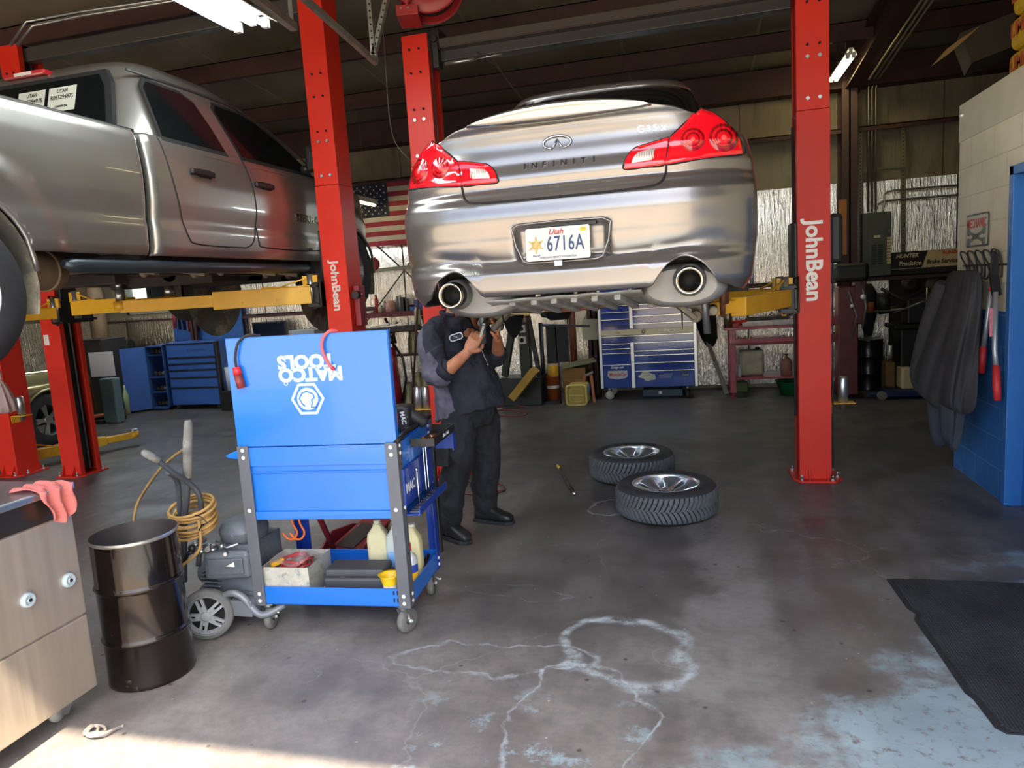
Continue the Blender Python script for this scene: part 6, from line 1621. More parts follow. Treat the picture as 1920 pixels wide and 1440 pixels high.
# ================================================================== THINGS ALONG THE BACK WALL
def rect(name, label, cat, u0, v0, u1, v1, Y, dep, m_, group=None, bevel=.004, floor=False):
    """box whose front face stands on plane Y and fills the given patch of the photo; returns thing, local size"""
    um, vm = (u0+u1)/2, (v0+v1)/2
    x0, x1 = atY(u0, vm, Y).x, atY(u1, vm, Y).x; zb, zt = atY(um, v1, Y).z, atY(um, v0, Y).z
    if floor: zb = 0
    t = thing(name, label, cat, ((x0+x1)/2, Y, zb), 0, group)
    w_, h_ = (x1-x0)/2, zt-zb
    return t, w_, h_
def simple(name, label, cat, u0, v0, u1, v1, Y, dep, m_, part='body', **k):
    t, w_, h_ = rect(name, label, cat, u0, v0, u1, v1, Y, dep, m_, k.get('group'), floor=k.get('floor', False))
    MB().box((-w_, 0, 0), (w_, dep, h_)).build(part, m_, t, bevel=k.get('bevel', .004)); return t, w_, h_
def canrect(name, label, cat, u0, v0, u1, v1, Y, m_, prof=None, part='body', **k):
    t, w_, h_ = rect(name, label, cat, u0, v0, u1, v1, Y, 0, m_, k.get('group'), floor=k.get('floor', False))
    prof = prof or [(0, 0), (.95, 0), (1, .03), (1, .85), (.9, .95), (.9, 1), (0, 1)]
    MB().lathe([(r*w_, z*h_) for r, z in prof], (0, w_, 0), n=24).build(part, m_, t); return t, w_, h_

# ---- big blue drawer cabinet
NB = mat('cabinet_navy', '16398c', .12, coat=.7, var=.05)
ALU = mat('drawer_alu', 'ccd0d4', .25, .85)
YT = 9.5
t = thing('tool_cabinet', 'wide glossy blue tool cabinet with silver drawer edges and a classic car decal', 'tool cabinet', (-.655, YT, 0))
MB().box((-.625, .01, .165), (.625, .60, .925)).box((-.625, .01, .935), (.625, .55, 1.55)).build('cabinet_body', NB, t, bevel=.005)
mb = MB()
for a_, b_ in (((-.631, -.012, .165), (-.599, .01, 1.55)), ((.599, -.012, .165), (.631, .01, 1.55)), ((-.215, -.014, .165), (-.175, .0, .77)), ((-.215, -.014, .955), (-.175, 0, 1.55))):
    MB().box(a_, b_).build('corner_trim', mat('alu_white', 'dcdfe2', .3, .5), t)
dz_l = [.172, .485, .640, .700, .765]; dz_r = [.172, .392, .50, .60, .662, .768]
def drawer(x0, x1, z0, z1):
    mb = MB(); mb.box((x0+.004, -.006, z0+.003), (x1-.004, .02, z1-.012)); d = mb.build('drawer', NB, t, bevel=.002)
    MB().box((x0+.004, -.018, z1-.013), (x1-.004, .0, z1-.001)).build('drawer_edge', ALU, d, bevel=.002); return d
dl = [drawer(-.597, -.218, a, b_) for a, b_ in zip(dz_l, dz_l[1:])]
dr_ = [drawer(-.172, .597, a, b_) for a, b_ in zip(dz_r, dz_r[1:])]
drawer(-.597, .597, .775, .865)
for a, b_ in zip([1.0, 1.09, 1.185, 1.27, 1.36, 1.45], [1.09, 1.185, 1.27, 1.36, 1.45, 1.545]): drawer(-.597, -.218, a, b_)
for a, b_ in zip([.96, 1.02, 1.12, 1.215, 1.27, 1.36, 1.45], [1.02, 1.12, 1.215, 1.27, 1.36, 1.45, 1.545]): drawer(-.172, .597, a, b_)
bnd = MB().box((-.600, -.012, .872), (.600, .01, .945)).build('name_band', mat('band_cream', 'a9a48e', .4, .4), t)
text('band_lettering', 'Snap-on', .05, frame((.30, -.0135, .918), (1, 0, 0), (0, 0, 1)), WPAINT, bnd, ext=.0005, shear=.3, bold=.001)
text('band_lettering', 'KRA', .03, frame((-.37, -.0135, .905), (1, 0, 0), (0, 0, 1)), mat('dull_red', '7c3a34'), bnd, ext=.0005)
MB().lathe([(.014, 0), (.026, .003), (.014, .004)], (-.04, -.013, .910), (0, -1, 0), n=18).build('band_lock', GREY, bnd)
text('drawer_lettering', 'Snap-on', .052, frame((-.405, -.008, .445), (1, 0, 0), (0, 0, 1)), WPAINT, dl[0], ext=.0005, shear=.3, bold=.001)
mb = MB(); mb.prism([(-.53, .40), (-.275, .40), (-.27, .33), (-.29, .30), (-.40, .283), (-.51, .30), (-.535, .33)], -.009, -.007, lambda x, z, h: (x, h, z)); mb.build('decal_shield', mat('decal_grey', '9a9ba0', .4, .4), dl[0])
text('drawer_lettering', 'MuscleCar', .066, frame((-.402, -.0095, .347), (1, 0, 0), (0, 0, 1)), mat('decal_red', 'b33a44'), dl[0], ext=.0005, shear=.3, bold=.002, sx=.82)
mb = MB(); mb.prism([(-.135, .325), (-.10, .335), (-.075, .375), (.0, .378), (.04, .345), (.085, .335), (.095, .295), (.09, .265), (.03, .262), (-.0, .245), (-.04, .258), (-.06, .285), (-.12, .30)], -.009, -.007, lambda x, z, h: (x, h, z)); mb.build('decal_car', mat('decal_cream', 'b7b7a8', .5, var=.25, vscale=40), dr_[0])
mb = MB()
for k in range(4): mb.box((.145-.004*k, -.009, .335-.016*k), (.325-.010*k, -.007, .341-.016*k))
mb.build('decal_text', mat('decal_text', '7d88a6'), dr_[0])
mb = MB(); mb.prism([(.475+.065*math.cos(a), .318+.026*math.sin(a)) for a in [2*PI*i/28 for i in range(28)]], -.009, -.0075, lambda x, z, h: (x, h, z)); ov = mb.build('decal_oval', mat('oval_navy', '14285e'), dr_[0])
text('oval_lettering', 'Ford', .042, frame((.475, -.0095, .318), (1, 0, 0), (0, 0, 1)), mat('decal_cream', 'b7b7a8'), ov, ext=.0004, shear=.4)
for x in (-.53, .50):
    for y in (.10, .5):
        MB().cyl((x, y, .11), (x, y, .165), .03).build('caster_fork', ZINC, t)
        mb = MB(); mb.lathe([(0, -.025), (.055, -.025), (.06, 0), (.055, .025), (0, .025)], (x, y-.02, .060), (1, 0, 0) if x > 0 else (.6, -1, 0), n=24); mb.build('caster_wheel', mat('caster_white', 'c9c8c0', .4) if x < 0 else RUB, t)
t, w_, h_ = simple('drain_pan', 'dark teal flat pan pushed under the big blue cabinet', 'pan', 1205, 730, 1280, 742, 9.75, .4, mat('teal_pan', '1d3c4a', .5), floor=True)
MB().box((-.05, -.004, .03), (-.01, 0, .07)).build('paper_tag', STK, t)

# ---- black overall hanging right of the cabinet, long bars leaning
t = thing('hanging_jacket', 'black jacket hanging on the wall between the blue cabinet and red bench', 'jacket', (.10, 9.9, 1.2))
mb = MB(); rings = []
for z, hx, cx in ((.22, .10, 0), (.15, .14, 0), (-.1, .13, .01), (-.3, .12, .02), (-.45, .10, .04), (-.56, .05, .05)): rings.append([(cx+hx*math.cos(a)*(1+.12*math.sin(5*a+z*9)), .07*math.sin(a), z) for a in [2*PI*i/32 for i in range(32)]])
mb.loft(rings); mb.build('jacket_body', mat('cloth_black', '141414', .95), t)
for i, (a, b_, w_) in enumerate((((1327, 640, 9.85), (1362, 738, 9.7), .05), ((1335, 655, 9.85), (1366, 740, 9.72), .02))):
    p, q = atY(*a), atY(*b_); q.z = max(q.z, .02)
    t = thing('leaning_bar', ('wide grey-brown board', 'thin steel bar')[i]+' leaning on the foil wall beside the red bench leg', 'bar', tuple(q))
    MB().bar((0, 0, 0), p-q, w_, .02, (0, 1, 0)).build('bar', mat('weathered_bar', '6d675e', .6, .3), t)
# ---- red workbench
t = thing('workbench', 'dark red steel workbench with a lower shelf, behind the lone lift post', 'workbench', (1.08, 9.45, 0))
BR = mat('bench_red', '8f2638', .4, coat=.2, var=.08)
MB().box((-.76, 0, .875), (.80, .62, .905)).box((-.70, .01, .76-.06), (.74, .03, .76)).build('bench_top', BR, t, bevel=.004)
for x in (-.66, .68):
    for y in (.02, .52):
        l = MB().box((x-.04, y, .06), (x+.04, y+.07, .88)).build('leg', BR, t, bevel=.004); MB().cyl((x, y+.035, 0), (x, y+.035, .07), .02).cyl((x, y+.035, 0), (x, y+.035, .012), .04).build('levelling_foot', BR, l)
MB().box((-.64, .02, .235), (.66, .56, .26)).build('shelf', BR, t, bevel=.003)
MB().box((-.64, .56, .62), (.66, .58, .70)).build('back_rail', BR, t)
ZB = .906
def onb(name, label, cat, u, v, w_, d_, h_, m_, y=9.55, z=ZB, group=None, part='body'):
    x = atY(u, v, y).x; t = thing(name, label, cat, (x, y, z), 0, group); MB().box((-w_/2, 0, 0), (w_/2, d_, h_)).build(part, m_, t, bevel=.004); return t
onb('service_manual', 'stack of pale papers on the left part of the red bench', 'papers', 1420, 615, .36, .25, .05, mat('papers', 'b9b6ae', .7, var=.2, vscale=20))
onb('parts_tray', 'grey parts tray on the red bench just left of the lift post', 'tray', 1475, 612, .34, .22, .055, mat('tray_white', 'a9aaa8', .5, var=.25, vscale=14))
onb('parts_tray', 'dark shallow box behind the papers on the red bench', 'tray', 1440, 600, .5, .2, .09, mat('box_dark', '3a342d', .7), y=9.8)
onb('yellow_gear', 'small yellow tool on top of the dark box on the red bench', 'tool', 1474, 595, .09, .09, .09, YEL, y=9.82, z=ZB+.09)
onb('parts_box', 'small brown parts box at the left back of the red bench', 'box', 1410, 603, .16, .12, .09, mat('card_brown', '6d4e33', .85), y=9.85)
t = thing('red_grinder', 'bright red grinder lying on the left end of the red bench', 'power tool', (.53, 9.62, ZB)); MB().cyl((-.09, 0, .04), (.07, .04, .05), .035).box((-.10, -.05, .0), (-.03, .03, .04)).build('body', mat('bright_red', 'b8241f', .4), t)
t = thing('steel_cylinder', 'tall shiny steel cylinder standing on the left end of the red bench', 'cylinder', (.375, 9.52, ZB)); MB().lathe([(0, 0), (.052, 0), (.052, .20), (.04, .215), (.03, .24), (0, .24)], n=24).build('body', mat('brassy_steel', '9a8e74', .3, .9), t)
t = thing('vise', 'dark red bench vise at the right end of the workbench', 'vise', (1.74, 9.55, ZB)); MB().box((-.14, -.02, 0), (.10, .12, .05)).box((-.10, 0, .05), (.06, .10, .11)).cyl((-.06, .05, .08), (.20, .05, .08), .04).build('body', mat('bright_red', 'b8241f'), t, bevel=.01); MB().sph((-.10, .03, .13), .025).build('screw', WHT, t)
# under-shelf things
ZS = .262
t = thing('jerrycan', 'square dirty white jerrycan on the lower bench shelf', 'jerrycan', (.66, 9.62, ZS)); MB().box((-.15, 0, 0), (.15, .22, .33)).build('body', mat('dirty_white', 'a5a08a', .6, var=.2, vscale=8, dirt='6c6650', dscale=6, dthr=.55), t, bevel=.04, seg=3); MB().cyl((.08, .1, .33), (.08, .1, .36), .03).build('cap', BLK, t)
for lab, x, h_, c_, w_ in (('pinkish plastic jug on the bench shelf, left of the brown one', 1.08, .25, '8d6255', .07), ('brown plastic jug on the bench shelf beside the lift post edge', 1.30, .26, '6f5c49', .075)):
    t = thing('fluid_jug', lab, 'jug', (x, 9.62, ZS)); MB().lathe([(0, 0), (w_, 0), (w_, h_*.6), (w_*.8, h_*.78), (w_*.25, h_*.92), (w_*.25, h_), (0, h_)], n=20).build('body', mat('jug'+c_, c_, .6, var=.2), t); MB().lathe([(0, h_), (.022, h_), (.022, h_+.02), (0, h_+.02)]).build('cap', BLK, t)
for lab, x, h_, c_, w_ in (('small clear blue-white bottle on the bench shelf', .47, .15, 'b9c4cc', .026), ('tiny white bottle at the left end of the bench shelf', .40-.0, .08, 'd0cabc', .022)):
    t = thing('small_bottle', lab, 'bottle', (x+.03, 9.56, ZS)); MB().lathe([(0, 0), (w_, 0), (w_, h_*.7), (w_*.5, h_*.8), (w_*.5, h_), (0, h_)], n=16).build('body', mat('b'+c_, c_, .4), t)
t = thing('basin', 'green plastic basin on the floor under the workbench', 'basin', (1.22, 9.75, 0)); MB().lathe([(0, 0), (.20, 0), (.26, .16), (.275, .165), (.27, .17), (.25, .165), (.19, .015), (0, .015)], n=32).build('body', mat('basin_green', '1f6a3a', .5), t)
t = thing('green_funnel', 'yellow-green scrap container on the floor behind the left bench leg', 'container', (.55, 9.9, 0)); MB().box((-.10, 0, 0), (.08, .15, .14)).build('body', mat('moss_green', '56643a', .7), t, bevel=.02)

# ---- right back corner
t, w_, h_ = canrect('oil_drum', 'full-size dark steel oil drum beside the cardboard box by the brake sign', 'drum', 1605, 637, 1662, 735, 9.75, mat('drum_dark', '17181a', .35, .4, coat=.3), [(0, 0), (1, 0), (1.02, .02), (1, .04), (1, .32), (1.03, .335), (1, .35), (1, .65), (1.03, .665), (1, .68), (1, .96), (1.03, .98), (1, 1), (0, .97)], floor=True)
canrect('plaster_bucket', 'small beige bucket on the floor beside the dark oil drum', 'bucket', 1581, 712, 1605, 738, 9.55, mat('bucket_beige', '93825f', .7, var=.2), [(0, 0), (.85, 0), (1, 1), (.95, 1), (.8, .05), (0, .05)], floor=True)
simple('cardboard_box', 'brown cardboard box on the floor right of the oil drum', 'box', 1661, 680, 1692, 737, 9.6, .3, mat('cardboard_dark', '7c5c34', .9, var=.15), floor=True)
t, w_, h_ = simple('cooler_box', 'cream box standing on a blue trolley jack behind the hanging coat', 'box', 1691, 688, 1718, 728, 9.2, .25, mat('box_cream', 'c0ab7e', .6), bevel=.02)
t2 = thing('floor_jack', 'dark blue trolley jack on the floor under the cream box', 'floor jack', (t.location.x+.05, 9.1, 0))
MB().box((-.35, 0, .03), (.40, .34, .10)).bar((-.35, .1, .07), (-.5, .1, .05), .05, .03).build('jack_frame', mat('jack_blue', '16244e', .4), t2, bevel=.01)
MB().cyl((-.36, -.02, .05), (-.36, .05, .05), .05).cyl((.3, -.02, .05), (.3, .05, .05), .05).build('jack_wheels', mat('jack_wheel', '6f6a60', .5, .4), t2)
t.location.z = .102
# electric panel + conduits + strut frame
PG = mat('panel_green_grey', '4c5044', .5, .2, var=.06)
yp = YB-.26
x0, x1 = atY(1617, 460, yp).x, atY(1671, 460, yp).x; z0, z1 = atY(1644, 517, yp).z, atY(1644, 398, yp).z
ep = thing('breaker_box', 'grey-green electrical breaker panel on struts on the back wall', 'electrical panel', ((x0+x1)/2, yp, z0))
w_, h_ = (x1-x0)/2, z1-z0
MB().box((-w_, 0, 0), (w_, .12, h_)).build('enclosure', PG, ep, bevel=.006)
MB().box((-w_*.62, -.012, h_*.14), (w_*.62, 0, h_*.76)).build('panel_door', PG, ep, bevel=.003)
mb = MB()
for s_ in (-1, 1):
    for k in range(9): mb.box((s_*w_*.22-w_*.17, -.02, h_*(.18+.036*k)), (s_*w_*.22+w_*.17, -.012, h_*(.205+.036*k)))
mb.build('breakers', BLK, ep)
MB().box((-w_*.22, -.016, h_*.60), (w_*.22, -.012, h_*.64)).build('label_strip', mat('label_cream', 'c9b98a', .6), ep)
mb = MB()
for k in range(9): mb.box((w_*.70, -.014, h_*(.18+.048*k)), (w_*.97, -.0, h_*(.215+.048*k)))
mb.build('circuit_directory', mat('label_cream', 'c9b98a'), ep)
OFF = Vector((2.3, YB-.10, 0))-ep.location
mb = MB()
for u, v0_, v1_ in ((1613, 245, 520), (1693, 240, 476)):
    a_, b_ = atY(u, v0_, YB-.10), atY(u, v1_, YB-.10); slotted(mb, (a_.x-2.3, 0, a_.z), (b_.x-2.3, 0, b_.z), .05)
a_, b_ = atY(1613, 322, YB-.13), atY(1693, 314, YB-.13); slotted(mb, (a_.x-2.3, -.03, a_.z), (b_.x-2.3, -.03, b_.z), .05)
mb.v = [tuple(Vector(q)+OFF) for q in mb.v]; mb.build('slotted_strut', [mat('strut_grey', '77745f', .5, .5), DARK], ep)
CDT = mat('emt_conduit', 'a8a38d', .3, .8)
cn = thing('electrical_conduit', 'three parallel vertical conduits running up from the breaker panel', 'conduit', (2.25, YB-.16, 0))
for i, u in enumerate((1628, 1635, 1642)):
    a_, b_, c_ = atY(u, 398, YB-.16), atY(u, 150, YB-.16), atY(u+40, 60, YB-.5)
    MB().tube([(a_.x-2.25, 0, a_.z), (b_.x-2.25, 0, b_.z-.1), (b_.x-2.25+.03, -.05, b_.z+.02), (1.95+.08+.05*i-2.25, -.6, roofz(9.6)-.47), (1.95+.08+.05*i-2.25, -8.5, roofz(1.7)-.47)], .014, n=8).build('conduit_run', CDT, cn)
cn = thing('electrical_conduit', 'two horizontal conduits bending from the panel to the right along the foil', 'conduit', (2.9, YB-.16, 0))
for i, v in enumerate((347, 365)):
    a_ = atY(1800, v, YB-.16); b_ = atY(1700, v+8, YB-.16); c_ = atY(1662-10*i, v+14, YB-.16); d_ = atY(1655-14*i, 398, YB-.16)
    MB().tube([(q.x-2.9, 0, q.z) for q in spline([a_, b_, c_, Vector((d_.x+.02, 0, (c_.z+d_.z)/2)), d_], 5)], .013, n=8).build('conduit_run', CDT, cn)
t, w_, h_ = simple('plywood_strip', 'narrow orange-brown plywood strip on the back wall beside the red post', 'board', 1573, 374, 1588, 478, YB-.37, .02, mat('plywood', '9c6432', .7, var=.15))
# brake service sign with board of hanging rotors
yk = YB-.16
x0, x1 = atY(1668, 485, yk).x, atY(1668, 485, yk).x+1.15; z1 = atY(1730, 470, yk).z
zt0 = atY(1730, 501, yk).z
bd = thing('brake_sign', 'HUNTER Precision Brake Service header sign above the dark display board', 'sign', (x0, yk, zt0))
hh = z1-zt0
MB().box((0, 0, 0), (1.15, .03, hh)).build('sign_panel', mat('sign_tan', 'c9b183', .6), bd, bevel=.002)
mb = MB(); mb.prism([(0, 0), (.37, 0), (.44, hh), (0, hh)], -.004, 0, lambda x, z, h: (x, h, z)); mb.build('sign_dark_field', mat('sign_black', '1a1714', .5), bd)
CRM = mat('sign_lettering_cream', 'd9c79a', .5)
text('sign_lettering', 'HUNTER', .065, frame((.20, -.006, hh*.74), (1, 0, 0), (0, 0, 1)), CRM, bd, ext=.0005, shear=.25, bold=.002, sx=1.0)
text('sign_lettering', 'Precision', .075, frame((.235, -.006, hh*.28), (1, 0, 0), (0, 0, 1)), CRM, bd, ext=.0005, bold=.002, shear=.2, sx=.95)
text('sign_lettering', 'Brake Service', .075, frame((.60, -.006, hh*.30), (1, 0, 0), (0, 0, 1)), mat('sign_ink', '2a2018'), bd, ext=.0005, bold=.002, shear=.2, sx=.85)
text('sign_lettering', 'RUNOUT', .055, frame((.72, -.006, hh*.80), (1, 0, 0), (0, 0, 1)), mat('sign_orange', 'c7492a'), bd, ext=.0005, bold=.003)
rb = thing('display_board', 'near-black pegboard with hanging brake parts below the brake sign', 'display board', (x0, yk, zt0-.98))
MB().box((0, 0, 0), (1.15, .03, .97)).build('board', mat('board_black', '201c18', .8), rb)
for i, (x, z, r) in enumerate(((.25, .78, .12), (.55, .74, .14), (.86, .77, .11), (.30, .40, .13), (.66, .36, .12), (.95, .42, .10))):
    MB().lathe([(r*.3, -.02), (r, -.02), (r, 0), (r*.3, 0)], (x, -.005, z), (0, 1, 0), n=28).build('brake_rotor', mat('rotor_dark', '3a332b', .5, .6), rb)
MB().bar((.35, -.06, .55), (.50, -.06, .60), .02, .02).bar((.60, -.06, .58), (.85, -.06, .64), .02, .02).build('brass_tool', mat('brass_dull', 'a07a3a', .4, .7), rb)
# brake lathe on a dark stand, with lamp arm
t = thing('brake_lathe', 'dark brake lathe machine with crank arm on its stand in front of the brake sign', 'machine', (2.55, 9.35, 0))
MK = mat('machine_dark', '22221f', .5, .3, var=.2)
MB().box((-.22, 0, 0), (.30, .4, .80)).box((-.30, -.05, .80), (.40, .45, .86)).box((-.15, .0, .86), (.25, .3, 1.15)).cyl((-.15, .1, 1.05), (-.45, .1, 1.02), .04).build('machine_body', MK, t, bevel=.02)
MB().tube([(-.3, 0, 1.0), (.0, -.05, 1.12), (.3, -.02, 1.14)], .012).tube([(-.5, .0, 1.03), (.6, .1, 1.06)], .014).build('feed_arms', GREY, t)
MB().cyl((.05, -.02, .60), (.05, -.02, 1.28), .012).build('upright', ZINC, t)
MB().cyl((-.55, .05, 1.02), (-.55, .05, 1.14), .05).build('knob', mat('orange_can', '8f4520', .6), t)
t = thing('red_machine', 'dark red upright machine with hoses behind the lone lift post', 'machine', (1.78, 9.2, 0))
MB().box((-.16, 0, .05), (.06, .25, 1.35)).box((.02, -.02, .9), (.14, .2, 1.45)).build('machine_body', mat('machine_red', '5b1d1b', .45, var=.2), t, bevel=.015)
MB().box((-.22, -.10, 1.40), (.16, .20, 1.62)).build('machine_head', MK, t, bevel=.05, seg=3)
MB().tube([(-.05, -.02, 1.3), (.03, -.05, 1.0), (-.02, -.03, .75)], .010, n=8).tube([(.08, -.03, 1.45), (.13, -.06, 1.1), (.09, -.04, .85)], .012, n=8).build('machine_hoses', GREY, t)
MB().sph((.10, -.05, 1.22), .03).sph((-.02, -.05, 1.12), .022).build('gauges', WHT, t)
MB().tube([(.30, 0, 1.3), (.55, .05, 1.15), (.75, .0, 1.25)], .02).cyl((.33, 0, 1.25), (.33, .0, 1.05), .07).build('filter_bowl', MK, t)
t = thing('black_tarp', 'black cloth hanging between the red machine and the oil drum', 'cloth', (2.08, 9.85, 1.0)); mb = MB(); mb.loft([[(hx*math.cos(a)*(1+.1*math.sin(4*a)), .05*math.sin(a), z) for a in [2*PI*i/20 for i in range(20)]] for z, hx in ((.35, .04), (.2, .12), (-.05, .10), (-.3, .05))]); mb.build('cloth', mat('cloth_black', '141414'), t)

# ---- middle: tyre machine, stands, boxes
t = thing('tyre_machine', 'black tyre changer with twin square arm sockets behind the mechanic', 'machine', (-2.35, 9.2, 0))
MB().box((-.28, 0, .0), (.30, .45, .38)).box((.02, .05, .3), (.16, .2, 1.45)).bar((-.22, .1, .4), (-.02, .1, 1.25), .09, .09).bar((.28, .1, .3), (.16, .1, 1.2), .06, .06).build('machine_frame', MK, t, bevel=.01)
for z in (.99, .84):
    b_ = MB().box((.03, -.03, z), (.14, .05, z+.105)).build('square_socket', mat('socket_grey', '8c8a80', .4, .6), t, bevel=.004); MB().cyl((.085, -.034, z+.052), (.085, -.028, z+.052), .030).build('socket_bore', DARK, b_)
MB().lathe([(0, 0), (.10, 0), (.10, .03), (.04, .04), (.04, .08), (.09, .09), (.09, .12), (0, .12)], (-.02, .0, 1.28), (1, 0, 0), n=24).box((-.14, -.04, 1.13), (.16, .06, 1.22)).build('pulley', mat('machine_olive', '5d5a4a', .45, .6), t)
t = thing('balance_stand', 'tall dark pole stand with black flaps hanging from its crossbar', 'stand', (-2.0, 9.35, 0))
MB().cyl((-.04, 0, 0), (-.04, 0, 1.10), .028).bar((-.04, 0, 1.07), (.62, .05, 1.02), .03, .03).cyl((.18, .0, .0), (.18, .0, .95), .010).bar((-.25, 0, .02), (.15, 0, .02), .06, .03).build('pole', mat('pole_navy', '161a26', .4, .3), t)
for k, (x, w_, z0_, z1_) in enumerate(((.05, .13, .55, 1.06), (.17, .15, .56, 1.05))):
    MB().box((x-.02, -.03, z0_), (x+w_, -.015, z1_)).build('rubber_flap', mat('flap_black', '17171b', .7), t, bevel=.01)
t = thing('wheel_hood', 'black rounded plastic hood behind the raised sedan exhaust', 'machine cover', (-1.95, 9.7, 1.15))
MB().prism([(-.15, .0), (.12, -.02), (.22, .05), (.26, .22), (-.25, .26), (-.2, .1)], 0, .3, lambda x, z, h: (x, h, z)).build('hood', mat('flap_black', '17171b'), t, bevel=.03)
t, w_, h_ = simple('grey_placard', 'pale grey placard hanging beside the left edge of the blue cabinet', 'placard', 1092, 598, 1121, 637, 9.75, .01, mat('placard', 'a8a490', .7, var=.08)); MB().tube([(-.08, 0, h_), (0, -.01, h_+.12), (.08, 0, h_)], .004, n=6).build('hanging_wire', BLK, t)
# long carton leaning
p, q = atY(962, 746, 9.0), atY(1003, 694, 9.0); p.z = max(p.z, .05)
t = thing('long_carton', 'long flat yellow cardboard carton lying tilted beside the tyre changer', 'carton', tuple(p)); MB().bar((0, 0, 0), (q-p)*1.02, .10, .22, (0, 1, 0)).build('carton', mat('carton_yellow', 'a98438', .8, var=.1), t, bevel=.003)
MB().bar((q-p)*.35+Vector((.02, -.055, -.0)), (q-p)*.55+Vector((.02, -.055, 0)), .003, .08, (0, 1, 0)).build('carton_label', STK, t)
MB().bar((q-p)*.22+Vector((.02, -.055, 0)), (q-p)*.27+Vector((.02, -.055, 0)), .003, .05, (0, 1, 0)).build('red_mark', mat('bright_red', 'b8241f'), t)
t, w_, h_ = canrect('orange_bucket', 'orange bucket on the floor behind the dark pole', 'bucket', 1019, 706, 1048, 750, 9.55, mat('bucket_orange', 'a4521f', .6, var=.15), [(0, 0), (.85, 0), (1, .95), (1.05, .96), (1.05, 1), (.95, 1), (.8, .05), (0, .05)], floor=True)
MB().lathe([(w_*.97, h_*.5), (w_*.985, h_*.62)], (0, w_, 0), n=24).build('bucket_label', STK, t)
canrect('yellow_pail', 'yellow pail nested in the orange bucket', 'pail', 1026, 686, 1045, 706, 9.6, mat('pail_yellow', 'd8a520', .5))
t, w_, h_ = simple('cardboard_box', 'brown cardboard box standing left of the blue cabinet', 'box', 1057, 690, 1099, 752, 9.55, .35, mat('cardboard', '8a6638', .9, var=.12), floor=True)
MB().box((-w_*1.0, -.002, h_*.62), (w_*1.0, .0, h_*.64)).build('box_flap', mat('card_edge', 'a5824c', .9), t)
xb = t.location.x
t = thing('plywood_sheet', 'grey-green board lying tilted on top of the cardboard box', 'board', (xb+.03, 9.6, h_+.03)); MB().bar((-.20, 0, -.01), (.24, .10, .06), .40, .022).build('sheet', mat('board_olive', '77745a', .8), t)
t = thing('yellow_crate', 'open yellow plastic crate on its side in front of the cardboard box', 'crate', (xb+.08, 9.15, 0))
mb = MB(); YC = mat('crate_yellow', 'b09a50', .7, var=.2, vscale=10, dirt='6a5c30', dscale=8)
mb.prism([(x, z+.135) for x, z in rr2(.135, .135, .04)], .02, .32, lambda x, z, h: (x, h, z)); mb.build('crate_body', YC, t)
mb = MB(); mb.tube([(x, 0, z+.135) for x, z in rr2(.13, .13, .04)], .014, n=8, closed=True); mb.tube([(x, .005, z+.135) for x, z in rr2(.09, .085, .04)], .009, n=8, closed=True); mb.bar((-.09, 0, .135), (.09, 0, .135), .02, .02); mb.build('crate_rim', mat('crate_rim', 'c5b368', .6), t)
t = thing('pipe_clamp', 'orange-handled clamp with a blue grip leaning beside the blue cabinet', 'clamp', (-1.47, 9.35, 0)); MB().bar((-.06, 0, .0), (-.02, .1, .36), .035, .03).bar((.10, 0, .0), (.06, .1, .36), .035, .03).build('handles', mat('clamp_orange', '9a5a34', .6), t); MB().box((-.06, -.02, .14), (.05, .03, .24)).build('blue_grip', mat('grip_blue', '2a66b4', .5), t, bevel=.015); MB().bar((-.03, .1, .35), (.09, .1, .40), .03, .03).build('clamp_jaw', GREY, t)
t = thing('brown_pipe', 'rusty brown vertical pipe against the foil wall left of the blue cabinet', 'pipe', (-1.72, 9.98, .0)); MB().cyl((0, 0, 0), (0, 0, 1.9), .05).build('pipe', mat('pipe_brown', '6b3a22', .6, var=.15), t)

# ---- left of the mechanic: flag, shelf with cans, oil cans
FL = thing('flag', 'American flag hanging on the back wall behind the lit fixture', 'flag', (-5.05, YB-.24, 2.34))
FWd, FH = 1.6, .92
mb = MB()
RDM = mat('flag_red', '8d2b38', .85, var=.1); WHM = mat('flag_white', 'b3a99c', .85, var=.1); NVM = mat('flag_navy', '23283a', .85)
for k in range(13):
    z0_, z1_ = FH*k/13, FH*(k+1)/13
    mb.grid(lambda u, v: (FWd*u, .012*math.sin(u*14)+.008*math.sin(v*5+u*3), z0_+(z1_-z0_)*v), 30, 1, mi=k % 2)
mb.build('flag_cloth', [RDM, WHM], FL, recalc=False)
mb = MB(); mb.grid(lambda u, v: (FWd*.40*u, .012*math.sin(u*.4*14)-.006, FH*6/13+FH*7/13*v), 12, 4); cn_ = mb.build('flag_canton', NVM, FL, recalc=False)
mb = MB()
for r in range(9):
    for c in range(6 if r % 2 == 0 else 5):
        x = FWd*.40*((c*2+(1 if r % 2 == 0 else 2))/12); z = FH*6/13+FH*7/13*(r+1)/10
        mb.prism([(x+(.017 if i % 2 == 0 else .007)*math.sin(PI*i/5), z+(.017 if i % 2 == 0 else .007)*math.cos(PI*i/5)) for i in range(10)], -.022, -.019, lambda a_, z_, h: (a_, h, z_))
mb.build('flag_stars', mat('star_cream', 'c9c0a8', .8), cn_)
MB().box((-.04, .06, FH-.02), (FWd, .09, FH+.03)).build('flag_rail', PRI, FL)
